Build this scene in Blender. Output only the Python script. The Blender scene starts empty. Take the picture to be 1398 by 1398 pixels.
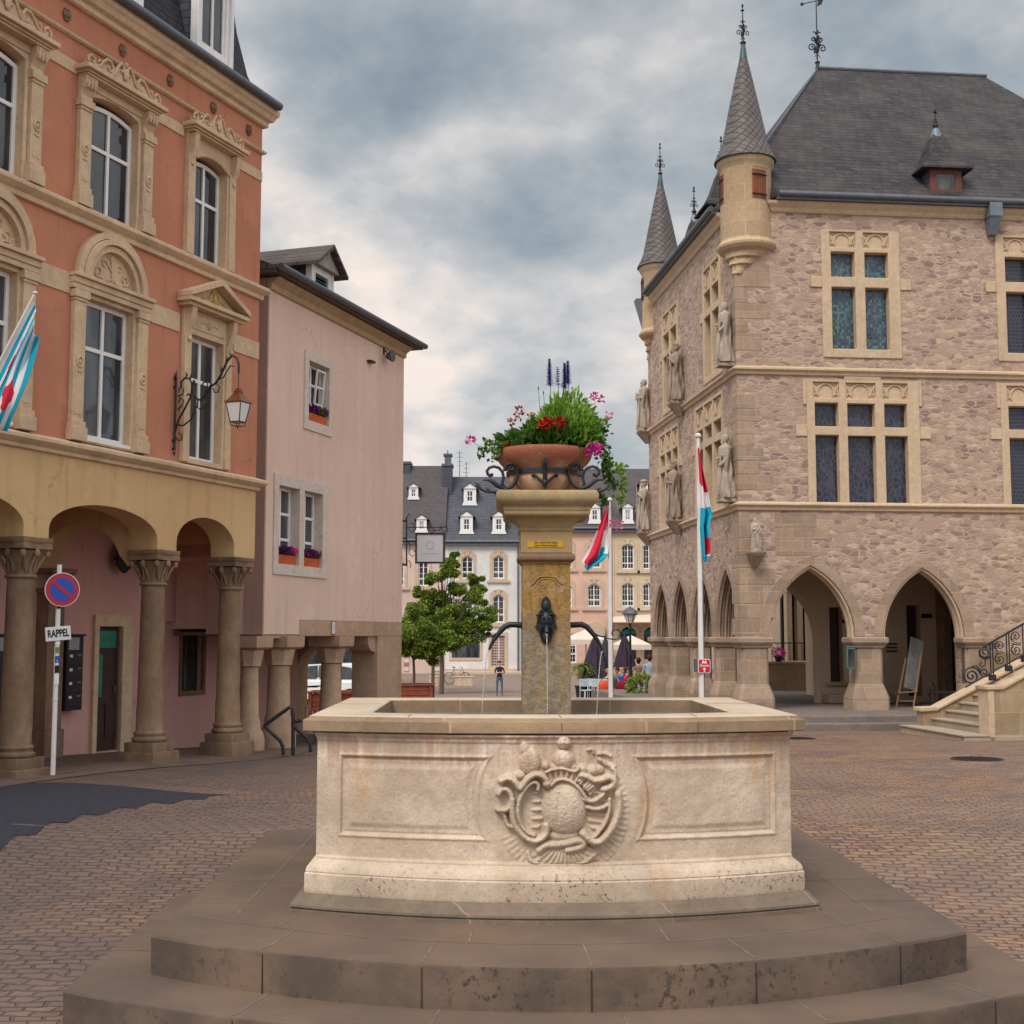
import bpy, math, random
import numpy as np
from mathutils import Vector, Matrix
from mathutils.geometry import tessellate_polygon
from math import sin, cos, pi, radians, atan2, sqrt, atan, hypot, floor
random.seed(7)
SC = bpy.context.scene
COL = SC.collection
# ---------------------------------------------------------------- camera geometry
F = 1800.0; HOR = 869.0; CZ = 1.774
PIT = atan((HOR-699)/F)
def ray(px, py):
    v = 699-py
    return Vector((px-699, F*cos(PIT)-v*sin(PIT), F*sin(PIT)+v*cos(PIT)))
def at_y(px, py, Y):
    r = ray(px, py); return Vector((0, 0, CZ))+r*(Y/r.y)
def at_z(px, py, z):
    r = ray(px, py); return Vector((0, 0, CZ))+r*((z-CZ)/r.z)
# ---------------------------------------------------------------- ground height
GP = [(0,-.5),(7.5,-.46),(9,-.36),(10.7,-.24),(12.5,-.03),(15,0),(21,-.05),(26,-.2),(30,-.27),(41,-.45),(60,-.9),(100,-1.0),(150,-1.1),(1000,-1.2)]
def sstep(a, b, x):
    t = min(1, max(0, (x-a)/(b-a))); return t*t*(3-2*t)
def gz(x, y):
    z = GP[-1][1]
    if y <= 0: z = -.5
    else:
        for (a, za), (b, zb) in zip(GP, GP[1:]):
            if y < b:
                t = (y-a)/(b-a); z = za+(zb-za)*t; break
    z += .12*sstep(-3.2, -5.2, x)*sstep(10, 14, y)*(1-sstep(17, 23, y))
    return z
# ---------------------------------------------------------------- naming and tagging
def tag(o, label=None, cat=None, group=None, kind=None):
    if label: o['label'] = label
    if cat: o['category'] = cat
    if group: o['group'] = group
    if kind: o['kind'] = kind
    return o
def empty(name, loc=(0,0,0), rz=0, label=None, cat=None, group=None):
    o = bpy.data.objects.new(name, None); COL.objects.link(o)
    o.location = loc; o.rotation_euler = (0, 0, rz); o.empty_display_size = .2
    return tag(o, label, cat, group)
def copy_tree(o, parent=None):
    kids = list(o.children)
    c = o.copy(); COL.objects.link(c); c.parent = parent
    for ch in kids: copy_tree(ch, c)
    return c
# ---------------------------------------------------------------- mesh builder
class MB:
    def __init__(s): s.v = []; s.f = []; s.m = []; s.M = Matrix.Identity(4); s.k = 0
    def add(s, vs, fs):
        b = len(s.v)
        s.v += [tuple(s.M @ Vector(p)) for p in vs]
        s.f += [tuple(b+i for i in f) for f in fs]
        s.m += [s.k]*len(fs)
        return s
    def at(s, loc=(0,0,0), rz=0, rx=0, ry=0, sc=1):
        s.M = Matrix.Translation(loc) @ Matrix.Rotation(rz,4,'Z') @ Matrix.Rotation(ry,4,'Y') @ Matrix.Rotation(rx,4,'X') @ Matrix.Scale(sc,4); return s
    def box(s, x0, x1, y0, y1, z0, z1):
        return s.add([(x0,y0,z0),(x1,y0,z0),(x1,y1,z0),(x0,y1,z0),(x0,y0,z1),(x1,y0,z1),(x1,y1,z1),(x0,y1,z1)],
            [(0,3,2,1),(4,5,6,7),(0,1,5,4),(1,2,6,5),(2,3,7,6),(3,0,4,7)])
    def prism(s, poly, a, b, ax='y'):
        # poly: 2-D outline; ax: extrusion axis
        n = len(poly)
        def P(p, t):
            return {'y': (p[0], t, p[1]), 'z': (p[0], p[1], t), 'x': (t, p[0], p[1])}[ax]
        vs = [P(p, a) for p in poly]+[P(p, b) for p in poly]
        fs = []
        for t in tessellate_polygon([[Vector((p[0], p[1], 0)) for p in poly]]):
            fs.append(tuple(t)); fs.append(tuple(i+n for i in reversed(t)))
        for i in range(n):
            j = (i+1) % n; fs.append((i, j, j+n, i+n))
        return s.add(vs, fs)
    def panel(s, outer, holes, y0, y1):
        loops = [outer]+holes
        flat = [p for l in loops for p in l]; n = len(flat)
        tri = tessellate_polygon([[Vector((p[0], p[1], 0)) for p in l] for l in loops])
        vs = [(p[0], y0, p[1]) for p in flat]+[(p[0], y1, p[1]) for p in flat]
        fs = [tuple(t) for t in tri]+[tuple(i+n for i in reversed(t)) for t in tri]
        b = 0
        for l in loops:
            m = len(l)
            for i in range(m):
                j = (i+1) % m; fs.append((b+i, b+j, b+j+n, b+i+n))
            b += m
        return s.add(vs, fs)
    def loft(s, rings, cap=True, closed=True):
        n = len(rings[0]); vs = [p for r in rings for p in r]; fs = []
        for k in range(len(rings)-1):
            for i in range(n if closed else n-1):
                j = (i+1) % n; fs.append((k*n+i, k*n+j, (k+1)*n+j, (k+1)*n+i))
        if cap and closed:
            fs.append(tuple(reversed(range(n)))); fs.append(tuple(range((len(rings)-1)*n, len(rings)*n)))
        return s.add(vs, fs)
    def lathe(s, prof, seg=24, c=(0,0), a0=0, a1=2*pi, sx=1, sy=1, cap=True):
        full = abs(a1-a0-2*pi) < 1e-6; n = seg if full else seg+1
        rings = [[(c[0]+r*sx*cos(a0+(a1-a0)*i/seg), c[1]+r*sy*sin(a0+(a1-a0)*i/seg), z) for i in range(n)] for r, z in prof]
        return s.loft(rings, cap, full)
    def sq(s, prof, c=(0,0), ry=1.0):
        rings = [[(c[0]+sx*h, c[1]+sy*h*ry, z) for sx, sy in ((-1,-1),(1,-1),(1,1),(-1,1))] for h, z in prof]
        return s.loft(rings)
    def cyl(s, r, z0, z1, seg=16, c=(0,0), r2=None): return s.lathe([(r, z0), (r if r2 is None else r2, z1)], seg, c)
    def ball(s, c, r, seg=12, rows=8):
        r = (r, r, r) if not hasattr(r, '__len__') else r
        rings = []
        for k in range(rows+1):
            t = -pi/2+pi*k/rows; q = max(cos(t), .01)
            rings.append([(c[0]+r[0]*q*cos(2*pi*i/seg), c[1]+r[1]*q*sin(2*pi*i/seg), c[2]+r[2]*sin(t)) for i in range(seg)])
        return s.loft(rings)
    def tube(s, pts, r, seg=6, flat=1.0, closed=False):
        pts = [Vector(p) for p in pts]; n = len(pts); rings = []
        prev = None
        for i, p in enumerate(pts):
            if closed: t = pts[(i+1) % n]-pts[i-1]
            else: t = pts[min(i+1, n-1)]-pts[max(i-1, 0)]
            if t.length < 1e-9: t = Vector((0,0,1))
            t.normalize()
            if prev is None:
                ref = Vector((0,0,1)) if abs(t.z) < .9 else Vector((0,1,0))
                u = t.cross(ref).normalized()
            else:
                u = (prev-t*prev.dot(t))
                u = u.normalized() if u.length > 1e-6 else t.cross(Vector((0,0,1))).normalized()
            prev = u; w = t.cross(u)
            ri = r[i] if hasattr(r, '__len__') else r
            rings.append([tuple(p+u*(ri*cos(2*pi*k/seg))+w*(ri*flat*sin(2*pi*k/seg))) for k in range(seg)])
        if closed: rings.append(rings[0])
        return s.loft(rings, not closed)
    def quad(s, *p): return s.add(p, [tuple(range(len(p)))])
    def build(s, name, mats, parent=None, smooth=None, bevel=0, loc=None, rz=None, seg=2):
        me = bpy.data.meshes.new(name); me.from_pydata(s.v, [], s.f)
        mats = mats if isinstance(mats, (list, tuple)) else [mats]
        for m in mats: me.materials.append(m)
        if len(mats) > 1: me.polygons.foreach_set('material_index', s.m)
        me.validate(); 
        import bmesh
        b = bmesh.new(); b.from_mesh(me)
        bmesh.ops.remove_doubles(b, verts=b.verts, dist=1e-5)
        bmesh.ops.recalc_face_normals(b, faces=b.faces)
        b.to_mesh(me); b.free()
        if smooth is not None:
            me.shade_smooth(); me.set_sharp_from_angle(angle=radians(smooth))
        o = bpy.data.objects.new(name, me); COL.objects.link(o)
        if parent: o.parent = parent
        if loc is not None: o.location = loc
        if rz is not None: o.rotation_euler = (0,0,rz)
        if bevel:
            md = o.modifiers.new('bevel', 'BEVEL'); md.width = bevel; md.segments = seg; md.limit_method = 'ANGLE'; md.angle_limit = radians(35)
        return o
def raw(name, vs, fs, mat, parent=None, smooth=True):
    me = bpy.data.meshes.new(name); me.from_pydata(vs, [], fs)
    for m in (mat if isinstance(mat, (list, tuple)) else [mat]): me.materials.append(m)
    if smooth: me.shade_smooth()
    o = bpy.data.objects.new(name, me); COL.objects.link(o)
    if parent: o.parent = parent
    return o
def text_mesh(name, s, size, mat, parent, loc, rot=(pi/2,0,0), ext=.002, sx=1.0, align='CENTER', off=0):
    cu = bpy.data.curves.new(name, 'FONT'); cu.body = s; cu.size = size; cu.extrude = ext; cu.align_x = align; cu.align_y = 'CENTER'; cu.offset = off
    t = bpy.data.objects.new(name, cu)
    me = bpy.data.meshes.new_from_object(t)
    bpy.data.objects.remove(t)
    me.materials.clear(); me.materials.append(mat)
    o = bpy.data.objects.new(name, me); COL.objects.link(o); o.parent = parent; o.location = loc; o.rotation_euler = rot; o.scale = (sx, 1, 1)
    return o
class Frame:
    """a facade: local x along it (left to right seen from outside), y into the building, z up"""
    def __init__(s, ox, oy, deg): s.ox, s.oy, s.a = ox, oy, radians(deg); s.c, s.n = cos(s.a), sin(s.a)
    def w(s, x, y, z): return Vector((s.ox+s.c*x-s.n*y, s.oy+s.n*x+s.c*y, z))
    def px(s, px, py, off=0):
        r = ray(px, py); t = (-s.n*s.ox+s.c*s.oy+off)/(-s.n*r.x+s.c*r.y)
        x, y = r.x*t, r.y*t
        return (s.c*(x-s.ox)+s.n*(y-s.oy), CZ+r.z*t)
def arch_pts(x0, x1, zs, rise, n=14, kind='round'):
    """points of an arch head from (x0,zs) over to (x1,zs)"""
    c = (x0+x1)/2; h = (x1-x0)/2; out = []
    if kind == 'round':
        for i in range(n+1):
            t = pi-pi*i/n; out.append((c+h*cos(t), zs+rise*sin(t)))
    elif kind == 'pointed':
        # two arcs meeting at an apex: radius from rise
        R = (h*h+rise*rise)/(2*h)
        a1 = math.asin(min(1, rise/R))
        L = [(x0+R-R*cos(a1*i/n), zs+R*sin(a1*i/n)) for i in range(n+1)]
        out = L+[(2*c-x, z) for x, z in reversed(L[:-1])]
    elif kind == 'seg':
        R = (h*h+rise*rise)/(2*rise); a = math.asin(h/R)
        for i in range(n+1):
            t = -a+2*a*i/n; out.append((c+R*sin(t), zs-R+rise+R*cos(t)))
    return out
def spiral(cx, cz, r0, r1, a0, turns, n=22):
    return [(cx+(r0+(r1-r0)*i/n)*cos(a0+2*pi*turns*i/n), cz+(r0+(r1-r0)*i/n)*sin(a0+2*pi*turns*i/n)) for i in range(n+1)]
def bez(p0, p1, p2, p3, n=12):
    o = []
    for i in range(n+1):
        t = i/n; u = 1-t
        o.append(tuple(u**3*a+3*u*u*t*b+3*u*t*t*c+t**3*d for a, b, c, d in zip(p0, p1, p2, p3)))
    return o
# ---------------------------------------------------------------- materials
class NT:
    def __init__(s, name, rough=.85, spec=.3, metal=0):
        m = bpy.data.materials.new(name); m.use_nodes = True; s.m = m; s.t = m.node_tree; s.n = s.t.nodes; s.l = s.t.links
        s.b = s.n['Principled BSDF']; s.b.inputs['Roughness'].default_value = rough
        s.b.inputs['Specular IOR Level'].default_value = spec; s.b.inputs['Metallic'].default_value = metal
        s.co = s.n.new('ShaderNodeTexCoord').outputs['Object']
    def set(s, inp, v):
        if hasattr(v, 'is_output') or hasattr(v, 'links'): s.l.new(v, inp)
        else: inp.default_value = (*v, 1) if hasattr(v, '__len__') and len(v) == 3 and inp.type == 'RGBA' else v
    def map(s, sc=(1,1,1), rot=(0,0,0), loc=(0,0,0), v=None):
        n = s.n.new('ShaderNodeMapping'); n.inputs['Scale'].default_value = sc; n.inputs['Rotation'].default_value = rot; n.inputs['Location'].default_value = loc
        s.l.new(v or s.co, n.inputs['Vector']); return n.outputs[0]
    def noise(s, scale, det=4, v=None, rough=.55, col=False):
        n = s.n.new('ShaderNodeTexNoise'); n.inputs['Scale'].default_value = scale; n.inputs['Detail'].default_value = det; n.inputs['Roughness'].default_value = rough
        s.l.new(v or s.co, n.inputs['Vector']); return n.outputs['Color' if col else 'Fac']
    def vor(s, scale, v=None, feat='F1', out='Distance', rnd=1):
        n = s.n.new('ShaderNodeTexVoronoi'); n.feature = feat; n.inputs['Scale'].default_value = scale; n.inputs['Randomness'].default_value = rnd
        s.l.new(v or s.co, n.inputs['Vector']); return n.outputs[out]
    def brick(s, v, c1, c2, cm, w, h, mortar=.012, off=.5, smooth=.1, bias=0, scale=1):
        n = s.n.new('ShaderNodeTexBrick'); s.l.new(v, n.inputs['Vector'])
        n.inputs['Color1'].default_value = (*c1,1); n.inputs['Color2'].default_value = (*c2,1); n.inputs['Mortar'].default_value = (*cm,1)
        n.inputs['Scale'].default_value = scale; n.inputs['Mortar Size'].default_value = mortar; n.inputs['Mortar Smooth'].default_value = smooth
        n.inputs['Bias'].default_value = bias; n.inputs['Brick Width'].default_value = w; n.inputs['Row Height'].default_value = h; n.offset = off
        return n.outputs['Color'], n.outputs['Fac']
    def ramp(s, f, stops, inter='LINEAR'):
        n = s.n.new('ShaderNodeValToRGB'); n.color_ramp.interpolation = inter
        e = n.color_ramp.elements
        while len(e) < len(stops): e.new(.5)
        for i, (p, c) in enumerate(stops):
            e[i].position = p; e[i].color = (*c, 1) if hasattr(c, '__len__') else (c, c, c, 1)
        s.l.new(f, n.inputs['Fac']); return n.outputs['Color']
    def mix(s, f, a, b, mode='MIX'):
        n = s.n.new('ShaderNodeMix'); n.data_type = 'RGBA'; n.blend_type = mode; n.clamp_factor = True
        s.set(n.inputs['Factor'], f); s.set(n.inputs['A'] if False else n.inputs[6], a); s.set(n.inputs[7], b); return n.outputs[2]
    def math(s, op, a, b=0, c=None):
        n = s.n.new('ShaderNodeMath'); n.operation = op; s.set(n.inputs[0], a); s.set(n.inputs[1], b)
        if c is not None: s.set(n.inputs[2], c)
        return n.outputs[0]
    def vadd(s, a, b):
        n = s.n.new('ShaderNodeVectorMath'); n.operation = 'ADD'; s.set(n.inputs[0], a); s.set(n.inputs[1], b); return n.outputs[0]
    def vscale(s, a, f):
        n = s.n.new('ShaderNodeVectorMath'); n.operation = 'SCALE'; s.set(n.inputs[0], a); n.inputs['Scale'].default_value = f; return n.outputs[0]
    def warp(s, scale, amt, v=None, det=3):
        c = s.noise(scale, det, v, col=True)
        n = s.n.new('ShaderNodeVectorMath'); n.operation = 'SUBTRACT'; s.l.new(c, n.inputs[0]); n.inputs[1].default_value = (.5,.5,.5)
        return s.vadd(v or s.co, s.vscale(n.outputs[0], amt))
    def comb(s, a, b, c=0.0):
        n = s.n.new('ShaderNodeCombineXYZ'); s.set(n.inputs[0], a); s.set(n.inputs[1], b); s.set(n.inputs[2], c); return n.outputs[0]
    def sep(s, v=None):
        n = s.n.new('ShaderNodeSeparateXYZ'); s.l.new(v or s.co, n.inputs[0]); return n.outputs
    def bump(s, h, strength=.5, dist=.02, nrm=None):
        n = s.n.new('ShaderNodeBump'); n.inputs['Strength'].default_value = strength; n.inputs['Distance'].default_value = dist
        s.l.new(h, n.inputs['Height'])
        if nrm: s.l.new(nrm, n.inputs['Normal'])
        return n.outputs[0]
    def done(s, col, nrm=None, rough=None):
        s.set(s.b.inputs['Base Color'], col)
        if nrm: s.l.new(nrm, s.b.inputs['Normal'])
        if rough is not None: s.set(s.b.inputs['Roughness'], rough)
        return s.m
def wallco(t):
    """wall coordinate that runs horizontally whatever way the wall faces: (x+y, z)"""
    x, y, z = t.sep()[:3]
    return t.comb(t.math('ADD', x, y), z)
def m_plain(name, c, rough=.6, metal=0, var=.15, bump=.0, nscale=6, spec=.3):
    t = NT(name, rough, spec, metal)
    n = t.noise(nscale, 5)
    col = t.ramp(n, [(.3, tuple(x*(1-var) for x in c)), (.7, tuple(min(1, x*(1+var)) for x in c))])
    return t.done(col, t.bump(t.noise(nscale*8, 3), bump, .01) if bump else None)
def m_plaster(name, c, c2=None, streak=.35, grime=.3):
    t = NT(name, .92, .15)
    c2 = c2 or tuple(x*.82 for x in c)
    big = t.noise(.45, 5)
    col = t.mix(t.ramp(big, [(.35, 0), (.7, 1)]), c, c2)
    st = t.noise(1.8, 6, t.map((2.4, 2.4, .16)), .62)
    col = t.mix(t.math('MULTIPLY', t.ramp(st, [(.52, 0), (.78, 1)]), streak), col, tuple(x*.6 for x in c))
    sp = t.noise(9, 6)
    col = t.mix(t.math('MULTIPLY', t.ramp(sp, [(.6, 0), (.75, 1)]), grime), col, tuple(x*.72 for x in c))
    pa = t.noise(1.3, 7, t.map((1,1,1), (0,0,0), (5,2,1)), .7)
    col = t.mix(t.math('MULTIPLY', t.ramp(pa, [(.55, 0), (.62, 1)]), .3), col, tuple(min(1, x*1.14+.02) for x in c))
    ck = t.vor(.9, t.warp(2.5, .5), 'DISTANCE_TO_EDGE'); ckm = t.noise(.8, 3)
    col = t.mix(t.math('MULTIPLY', t.math('MULTIPLY', t.ramp(ck, [(.0, 1), (.010, 0)]), t.ramp(ckm, [(.52, 0), (.6, 1)])), .5), col, tuple(x*.45 for x in c))
    fine = t.noise(60, 4); med = t.noise(7, 4)
    nb = t.bump(fine, .35, .004, t.bump(med, .25, .02))
    return t.done(col, nb)
def m_stone(name, c, c2, blk=None, dirt=(.12,.1,.09), damt=.4, pits=.3, bump=.4, rough=.88, mortar=None, dark_low=.5):
    t = NT(name, rough, .2)
    w = t.warp(1.2, .25)
    n1 = t.noise(2.2, 7, w); n2 = t.noise(11, 6)
    col = t.mix(t.ramp(n1, [(.35, 0), (.68, 1)]), c, c2)
    gr = t.noise(38, 5, rough=.65)
    col = t.mix(t.math('MULTIPLY', t.ramp(n2, [(.42, 0), (.72, 1)]), .5), col, tuple(x*.62 for x in c))
    col = t.mix(t.math('MULTIPLY', t.ramp(gr, [(.5, 0), (.68, 1)]), .38), col, tuple(x*.5 for x in c))
    h = t.math('ADD', t.math('MULTIPLY', n2, .6), t.math('MULTIPLY', gr, .15))
    if blk:
        wc = t.vadd(t.warp(2.5, .02, wallco(t)), (.37, 1.33, 0))
        bc, bf = t.brick(wc, (.72,.72,.72), (1.0,.97,.93), (.9,.9,.9), blk[0], blk[1], .007, bias=.1)
        col = t.mix(1.0, col, bc, 'MULTIPLY')
        col = t.mix(t.math('MULTIPLY', bf, .65), col, mortar or tuple(min(1, x*1.1) for x in c))
        h = t.math('SUBTRACT', h, t.math('MULTIPLY', bf, .7))
    d = t.noise(1.1, 8, t.map((1.3, 1.3, .55)), .68)
    col = t.mix(t.math('MULTIPLY', t.ramp(d, [(dark_low, 0), (dark_low+.24, 1)]), damt), col, dirt)
    p = t.vor(46, w); pm = t.noise(4, 3)
    pp = t.math('MULTIPLY', t.ramp(p, [(.0, 1), (.18, 0)]), t.ramp(pm, [(.52, 0), (.64, 1)]))
    col = t.mix(t.math('MULTIPLY', pp, pits), col, tuple(x*.35 for x in c))
    h = t.math('SUBTRACT', h, t.math('MULTIPLY', pp, .5))
    return t.done(col, t.bump(h, bump, .018, t.bump(t.noise(70, 3), .3, .003)))
def m_rubble():
    t = NT('rubble stone wall', .93, .15)
    w = t.warp(2.4, .11, wallco(t), 4)
    mp = t.map((4.3, 10.5, 1), v=w)
    e = t.vor(1.0, mp, 'DISTANCE_TO_EDGE'); cid = t.vor(1.0, mp, 'F1', 'Color')
    sx = t.sep(cid)
    cell = t.ramp(sx[0], [(.10, (.22,.15,.13)), (.26, (.36,.245,.195)), (.42, (.44,.31,.235)), (.55, (.34,.235,.195)), (.68, (.48,.35,.24)), (.80, (.27,.185,.16)), (.92, (.54,.415,.29))])
    n = t.noise(14, 6); n3 = t.noise(.8, 4)
    cell = t.mix(t.math('MULTIPLY', t.ramp(n, [(.35, 0), (.75, 1)]), .35), cell, (.30,.2,.16))
    mort = t.mix(t.ramp(t.noise(4, 5), [(.4, 0), (.6, 1)]), (.50,.375,.295), (.36,.26,.205))
    show = t.math('ADD', .055, t.math('MULTIPLY', t.ramp(t.noise(1.4, 5), [(.35, 0), (.7, 1)]), .13))
    k = t.math('DIVIDE', e, show)
    k = t.ramp(k, [(.25, 0), (1, 1)])
    col = t.mix(k, mort, cell)
    col = t.mix(t.math('MULTIPLY', t.ramp(n3, [(.35, 0), (.7, 1)]), .22), col, (.44,.31,.25))
    sp = t.noise(3.2, 8, wallco(t), .7)
    col = t.mix(t.math('MULTIPLY', t.ramp(sp, [(.52, 0), (.66, 1)]), .28), col, (.24,.16,.14))
    sp2 = t.noise(6.5, 7, t.map((1, 1.8, 1), (0,0,0), (7,3,0), wallco(t)), .7)
    col = t.mix(t.math('MULTIPLY', t.ramp(sp2, [(.55, 0), (.68, 1)]), .22), col, (.56,.42,.325))
    h = t.math('ADD', t.math('MULTIPLY', k, .7), t.math('MULTIPLY', n, .6))
    return t.done(col, t.bump(h, .38, .02, t.bump(t.noise(40, 4), .45, .005)))
def m_slate(name, c=(.085,.075,.075), c2=(.05,.048,.055), w=.22, h=.12, moss=.35, ang=None):
    t = NT(name, .72, .3)
    x, y, z = t.sep()[:3]
    v = t.comb(t.math('ADD', x, t.math('MULTIPLY', y, .7)), z)
    bc, bf = t.brick(t.warp(3, .02, v), c, c2, tuple(q*.35 for q in c2), w, h, .009, smooth=.2)
    n = t.noise(1.2, 6); n2 = t.noise(18, 5)
    col = t.mix(t.math('MULTIPLY', t.ramp(n, [(.4, 0), (.7, 1)]), moss), bc, (.12,.095,.07))
    col = t.mix(t.math('MULTIPLY', t.ramp(n2, [(.55, 0), (.8, 1)]), .4), col, (.17,.15,.14))
    hh = t.math('SUBTRACT', t.math('MULTIPLY', n2, .35), bf)
    return t.done(col, t.bump(hh, .6, .012))
def m_ground():
    t = NT('square paved with setts', .86, .3)
    lw = t.warp(.16, 1.6, det=2)
    w = t.warp(2.2, .20, lw, 3); w = t.warp(8.5, .055, w, 2)
    v = t.map((1, 1, 1), (0, 0, .03), v=w)
    bc, bf = t.brick(v, (0,0,0), (1,1,1), (0,0,0), .175, .095, .012, smooth=.6)
    idn = t.sep(bc)[0]
    col = t.ramp(idn, [(0, (.13,.072,.055)), (.22, (.26,.14,.085)), (.42, (.17,.105,.08)), (.6, (.33,.185,.095)), (.8, (.20,.13,.10)), (1, (.37,.215,.115))])
    reg = t.noise(.3, 5); pt = t.noise(.9, 6, rough=.65)
    col = t.mix(t.math('MULTIPLY', t.ramp(pt, [(.45, 0), (.65, 1)]), .55), col, (.33,.19,.10))
    col = t.mix(t.math('MULTIPLY', t.ramp(pt, [(.38, 1), (.5, 0)]), .5), col, (.12,.08,.07))
    col = t.mix(t.math('MULTIPLY', t.ramp(reg, [(.42, 0), (.6, 1)]), .6), col, (.25,.17,.125))
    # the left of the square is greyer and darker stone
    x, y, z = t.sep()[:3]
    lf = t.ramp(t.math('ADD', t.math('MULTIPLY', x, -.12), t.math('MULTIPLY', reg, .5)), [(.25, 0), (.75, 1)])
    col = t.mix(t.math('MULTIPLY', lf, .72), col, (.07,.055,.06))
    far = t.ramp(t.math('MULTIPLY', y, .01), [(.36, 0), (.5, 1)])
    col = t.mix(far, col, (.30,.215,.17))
    n = t.noise(26, 6); n2 = t.noise(3.0, 6)
    col = t.mix(t.math('MULTIPLY', t.ramp(n, [(.4, 0), (.75, 1)]), .5), col, (.12,.08,.07))
    col = t.mix(t.math('MULTIPLY', t.ramp(n2, [(.5, 0), (.72, 1)]), .45), col, (.17,.11,.09))
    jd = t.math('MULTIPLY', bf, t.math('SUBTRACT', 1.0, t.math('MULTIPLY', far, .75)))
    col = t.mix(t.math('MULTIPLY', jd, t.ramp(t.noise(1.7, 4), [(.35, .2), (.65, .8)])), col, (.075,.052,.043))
    h = t.math('SUBTRACT', t.math('ADD', t.math('MULTIPLY', n, .35), t.math('MULTIPLY', idn, .35)), bf)
    rg = t.ramp(n2, [(.3, .62), (.7, .95)])
    return t.done(col, t.bump(h, .9, .02, t.bump(t.noise(1.3, 4), .6, .05)), rg)
def m_glass(name='window glass', c=(.010,.013,.018), rough=.05, curtain=.0):
    t = NT(name, rough, .6)
    n = t.noise(2.2, 3, t.map((1.5, 1.5, .35)))
    col = t.ramp(n, [(.42, c), (.75, tuple(x+.05+curtain for x in c))])
    return t.done(col, t.bump(t.noise(1.4, 2), .25, .02))
def m_leaf(name, a, b, c):
    t = NT(name, .55, .35)
    g = t.n.new('ShaderNodeNewGeometry').outputs['Random Per Island']
    col = t.ramp(g, [(0, a), (.5, b), (1, c)])
    big = t.noise(1.3, 3)
    col = t.mix(t.math('MULTIPLY', t.ramp(big, [(.4, 0), (.6, 1)]), .35), col, a)
    m = t.done(col)
    t.b.inputs['Subsurface Weight'].default_value = 0
    # light passing through the thin leaves
    tr = t.n.new('ShaderNodeBsdfTranslucent'); t.l.new(col, tr.inputs[0])
    mx = t.n.new('ShaderNodeMixShader'); mx.inputs[0].default_value = .35
    out = t.n['Material Output']; t.l.new(t.b.outputs[0], mx.inputs[1]); t.l.new(tr.outputs[0], mx.inputs[2]); t.l.new(mx.outputs[0], out.inputs[0])
    return m
M = {}
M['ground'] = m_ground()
M['orange'] = m_plaster('terracotta painted plaster', (.53,.225,.135), (.44,.175,.108), .75, .4)
M['yellow'] = m_plaster('ochre painted plaster', (.62,.42,.21), (.54,.33,.165), .75, .4)
M['cream'] = m_stone('cream painted stone trim', (.66,.48,.31), (.58,.41,.27), None, (.16,.11,.08), .35, .1, .25)
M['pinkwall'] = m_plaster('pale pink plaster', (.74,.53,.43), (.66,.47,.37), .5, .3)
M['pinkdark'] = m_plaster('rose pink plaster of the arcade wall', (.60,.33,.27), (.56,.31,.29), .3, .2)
M['column'] = m_stone('brown sandstone columns', (.31,.20,.125), (.22,.135,.08), None, (.065,.045,.038), .75, .6, .6, dark_low=.44)
M['column2'] = m_stone('pinkish sandstone columns', (.52,.35,.24), (.42,.27,.18), None, (.14,.095,.07), .5, .5, .5)
M['rubble'] = m_rubble()
M['ashlar'] = m_stone('beige sandstone ashlar', (.44,.33,.245), (.36,.255,.19), (.55,.32), (.16,.10,.075), .35, .3, .4)
M['dressed'] = m_stone('pale dressed sandstone', (.60,.45,.31), (.53,.39,.26), None, (.2,.13,.08), .22, .1, .2)
M['slate'] = m_slate('grey brown roof slate', (.105,.085,.08), (.07,.06,.062))
M['slateblue'] = m_slate('blue grey roof slate', (.075,.085,.11), (.055,.065,.085), moss=.05)
M['slatefar'] = m_slate('weathered dark roof slate', (.095,.08,.085), (.07,.062,.07), moss=.25)
M['fount'] = m_stone('carved sandstone of the basin', (.66,.52,.41), (.57,.43,.33), None, (.44,.25,.15), .5, .35, .55, dark_low=.52)
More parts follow.
